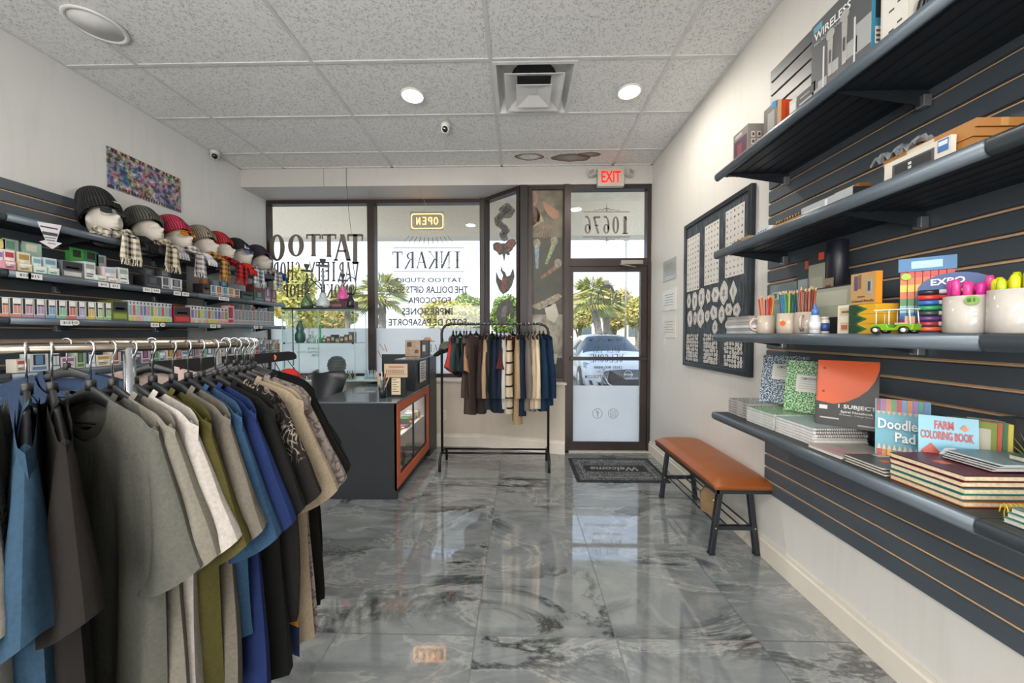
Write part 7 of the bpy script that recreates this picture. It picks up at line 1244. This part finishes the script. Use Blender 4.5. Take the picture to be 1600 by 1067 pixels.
stand_book((1.36, 1.60, ZD), R(-80), 5, .10, .26, .003, '6f6a62', 'grey lined sheet standing behind the orange notebook', [('r', .05, .95, .05 + k * .05, .055 + k * .05, '4f4b46') for k in range(18)], 'sheet', name='lined_sheet')
arc = [(0, .36), (.30, .33), (.52, .38), (.70, .47), (.84, .58), (.94, .72), (1, .88), (1, 1), (0, 1)]
stand_book((1.27, 1.415, ZD + .068), R(-47), 12, .180, .262, .016, '1f2022', 'orange and black one-subject spiral notebook standing upright', [('p', arc, 'd4541a'), ('r', .06, .20, .24, .30, 'd6d6d4'), ('t', .38, .97, .26, .335, 'e6e6e4', '1 SUBJECT'), ('t', .42, .93, .20, .245, 'd6d6d4', 'Spiral Notebook'), ('t', .40, .92, .165, .19, 'b9b9b7', '70 Sheets - College Ruled'), ('r', .08, .40, .10, .12, 'b9b9b7'), ('r', .70, .95, .04, .06, 'a9a9a7'), ('r', .10, .14, .86, .89, '5a2a14'), ('r', .10, .14, .50, .53, '5a2a14')], spiral=True)
rb = ['c0392b', 'd9762a', 'e0a82a', '5a9a4a', '3f8ac0', '6a4f9a', 'b04a8a', 'd08a9a', 'c9a24a', '4aa0a0']
dd = [('r', .02 + k * .096, .105 + k * .096, .80, 1.0, ['8a4a5a', '9a6a9a', 'c98a5a', '6f9a6a', 'c0505a', '7a9ac0', 'd08a5a', '9a7ac0', '5aa08a', '6a8ac0'][k]) for k in range(10)] + [('p', [(.02 + k * .096, .80), (.105 + k * .096, .80), (.062 + k * .096, .74)], 'd6b594') for k in range(10)]
dd += [('r', .03 + k * .094, .11 + k * .094, 0, .20, rb[k]) for k in range(10)] + [('p', [(.03 + k * .094, .20), (.11 + k * .094, .20), (.07 + k * .094, .29)], 'e2c6a2') for k in range(10)] + [('t', .05, .76, .52, .68, 'f2f4f6', 'Doodle'), ('t', .36, .72, .33, .48, 'f2f4f6', 'Pad')]
stand_book((1.262, 1.195, ZD), R(-42), 16, .128, .215, .010, '5fa9bf', 'light blue doodle pad with rainbow pencils on its cover', dd, 'book', name='doodle_pad')
ff = [('r', 0, 1, 0, .30, '8aa04a'), ('p', [(.02, .12), (.38, .12), (.40, .42), (.22, .58), (.04, .44)], 'b03a26'), ('r', .10, .26, .30, .42, 'e6e0d6'), ('r', .13, .23, .32, .40, '3a2a24'), ('p', [(.35, .42), (.45, .52), (.62, .54), (.72, .44), (.6, .36), (.4, .36)], 'dfe8ee'), ('p', [(.28, .05), (.40, .10), (.62, .12), (.70, .42), (.82, .46), (.86, .36), (.76, .30), (.78, .04), (.70, .04), (.68, .14), (.46, .10), (.44, .02), (.38, .02)], '9a5426'), ('p', [(.60, .36), (.68, .50), (.74, .44), (.66, .28)], '3a2218'), ('p', [(.80, .25), (.90, .45), (1, .42), (1, .12), (.86, .12)], '3f8a30'), ('t', .28, .60, .80, .93, 'b8281f', 'FARM'), ('t', .04, .92, .64, .77, 'b8281f', 'COLORING BOOK'), ('p', [(.70, .84), (.78, .90), (.84, .84), (.78, .80)], 'e0662a')]
stand_book((1.245, 1.056, ZD), R(-38), 6, .115, .190, .004, '7ab4cc', 'farm colouring book with barn and horse on its cover', ff, 'book', name='coloring_book')
for k in range(11):
    c = ['7a8a3a', 'b0563a', '3f6a4a', 'c9b84a', '6a3f4a', 'a8a89a', '4a6a8a', 'b08a4a', '7a3a2a', '5a7a5a', 'c0b0a0'][k]; nm = ['olive', 'rust', 'green', 'yellow', 'plum', 'grey', 'blue', 'gold', 'brick', 'sage', 'beige'][k]
    stand_book((1.295 + k * .0095, 1.055 - k * .004, ZD), R(-60), 3, .10, .183 + .002 * (k % 3), .008, c, f'{nm}-spined colouring book in the row behind the farm one', [('r', .1, .9, .4, .9, 'b9b4a4')], 'book', name='coloring_book')['group'] = 'colouring books behind the farm one'
for k in range(3): book(1.105, 1.245, 1.095 + .004 * k, 1.232, ZD + .0085 * k, .0078, '4a4f52', ('lowest', 'middle', 'uppermost')[k] + ' grey notebook of the thin pile below the doodle pad', grp='grey notebooks below the doodle pad', pages='cfc8b6', spiral=('x', '2a2c2e') if k == 2 else None, topart=((.35, .55, .35, .5, 'd9682e'), (.6, .9, .75, .95, 'b9b4aa')) if k == 2 else ())
for k, (c, nm) in enumerate((('a8532f', 'orange-brown'), ('2f6468', 'teal'), ('3a6f70', 'green-teal'), ('6a2036', 'burgundy'), ('54182e', 'maroon'))): book(1.108 - .002 * (k % 2), 1.31, .905 + .003 * (k % 2), 1.085, ZD + .0162 * k, .0152, c, f'{nm} hardcover notebook in the stack before the shelf seam', grp='hardcover notebook stack', pages='d2c4a2', hard=.0022, topart=((.2, .34, .45, .6, 'd9682e'),) if k == 4 else (), spiral=('x', '2a2c2e') if k == 4 else None)
for k in range(4): book(1.20 + .004 * (k % 2), 1.36, .925 - .006 * k, 1.035 - .004 * k, ZD + .082 + .0065 * k, .006, ('1f2024', 'c9cdd2', '2a2c30', '6f8f9a')[k], ('black', 'white', 'charcoal', 'blue-grey')[k] + ' pocket notebook on the maroon stack', grp='pocket notebooks on the maroon stack', pages='dcd9d2')
book(1.27, 1.40, .84, .95, ZD + .109, .012, '4f7f72', 'green-covered pad with orange dot lying on the pocket notebooks', pages='c9b8a4', topart=((.4, .6, .4, .6, 'd9682e'),))
tm, n, b = newmat('teal_print_cover'); tcn = N(n, 'TexCoord'); q_ = N(n, 'TexNoise', Scale=30.0, Detail=6.0, Distortion=1.0); n.links.new(tcn.outputs['Object'], q_.inputs[0]); n.links.new(ramp(n, q_.outputs[0], [(.35, '1f4a4c'), (.5, '3f7f80'), (.62, '8a9a6a')]), b.inputs[0]); b.inputs['Roughness'].default_value = .3
for k in range(3): book(1.115 + .004 * k, 1.33, .64, .84 - .003 * k, ZD + .0125 * k, .0118, tm, ('lowest', 'middle', 'uppermost')[k] + ' teal printed notebook with yellow spiral by the shelf seam', grp='teal printed notebooks', pages='d0cabd', spiral=None)
for k in range(17): pass
MBy = MB(); MBy.tube([(1.118 + .0115 * k / 8 * 1.0, .842 + .006 * math.cos(k * .785), ZD + .019 + .022 * math.sin(k * .785)) for k in range(145)], .0013, mat('d0b02a', .3), 5); o = MBy.build('yellow_spiral'); 
tk = [x for x in bpy.data.objects if x.get('label', '').startswith('uppermost teal')][0]; o.parent = tk; o.matrix_parent_inverse = Matrix.Translation(-tk.location)
t = thing('decor_box', 'dark boxed item with pale sunburst print by the slat wall', 'box', (0, 0, 0)); g = MB(); X_ = 1.36; ya, yb_ = yr(1640, X_), yr(1565, X_); hh = .20; g.box(X_, X_ + .05, ya, yb_, ZD, ZD + hh, mat('4a4d50', .2, .2, .3, 20)); sc_ = mat('b9b45a', .4)
for k in range(26): a = k * .2417; c0 = Vector((X_ - .001, yb_ - .075, ZD + .085)); g.prism([c0, c0 + Vector((0, .085 * math.cos(a), .085 * math.sin(a))), c0 + Vector((0, .03 * math.cos(a + .12), .03 * math.sin(a + .12)))], (-.0006, 0, 0), sc_)
g.box(X_ - .0008, X_, yb_ - .025, yb_ - .012, ZD + hh * .8, ZD + hh * .92, mat('b9bcbe', .4)); g.build('carton', t); MB().box(X_ - .003, X_ - .002, ya, yb_, ZD, ZD + hh, GL).build('clear_front', t)
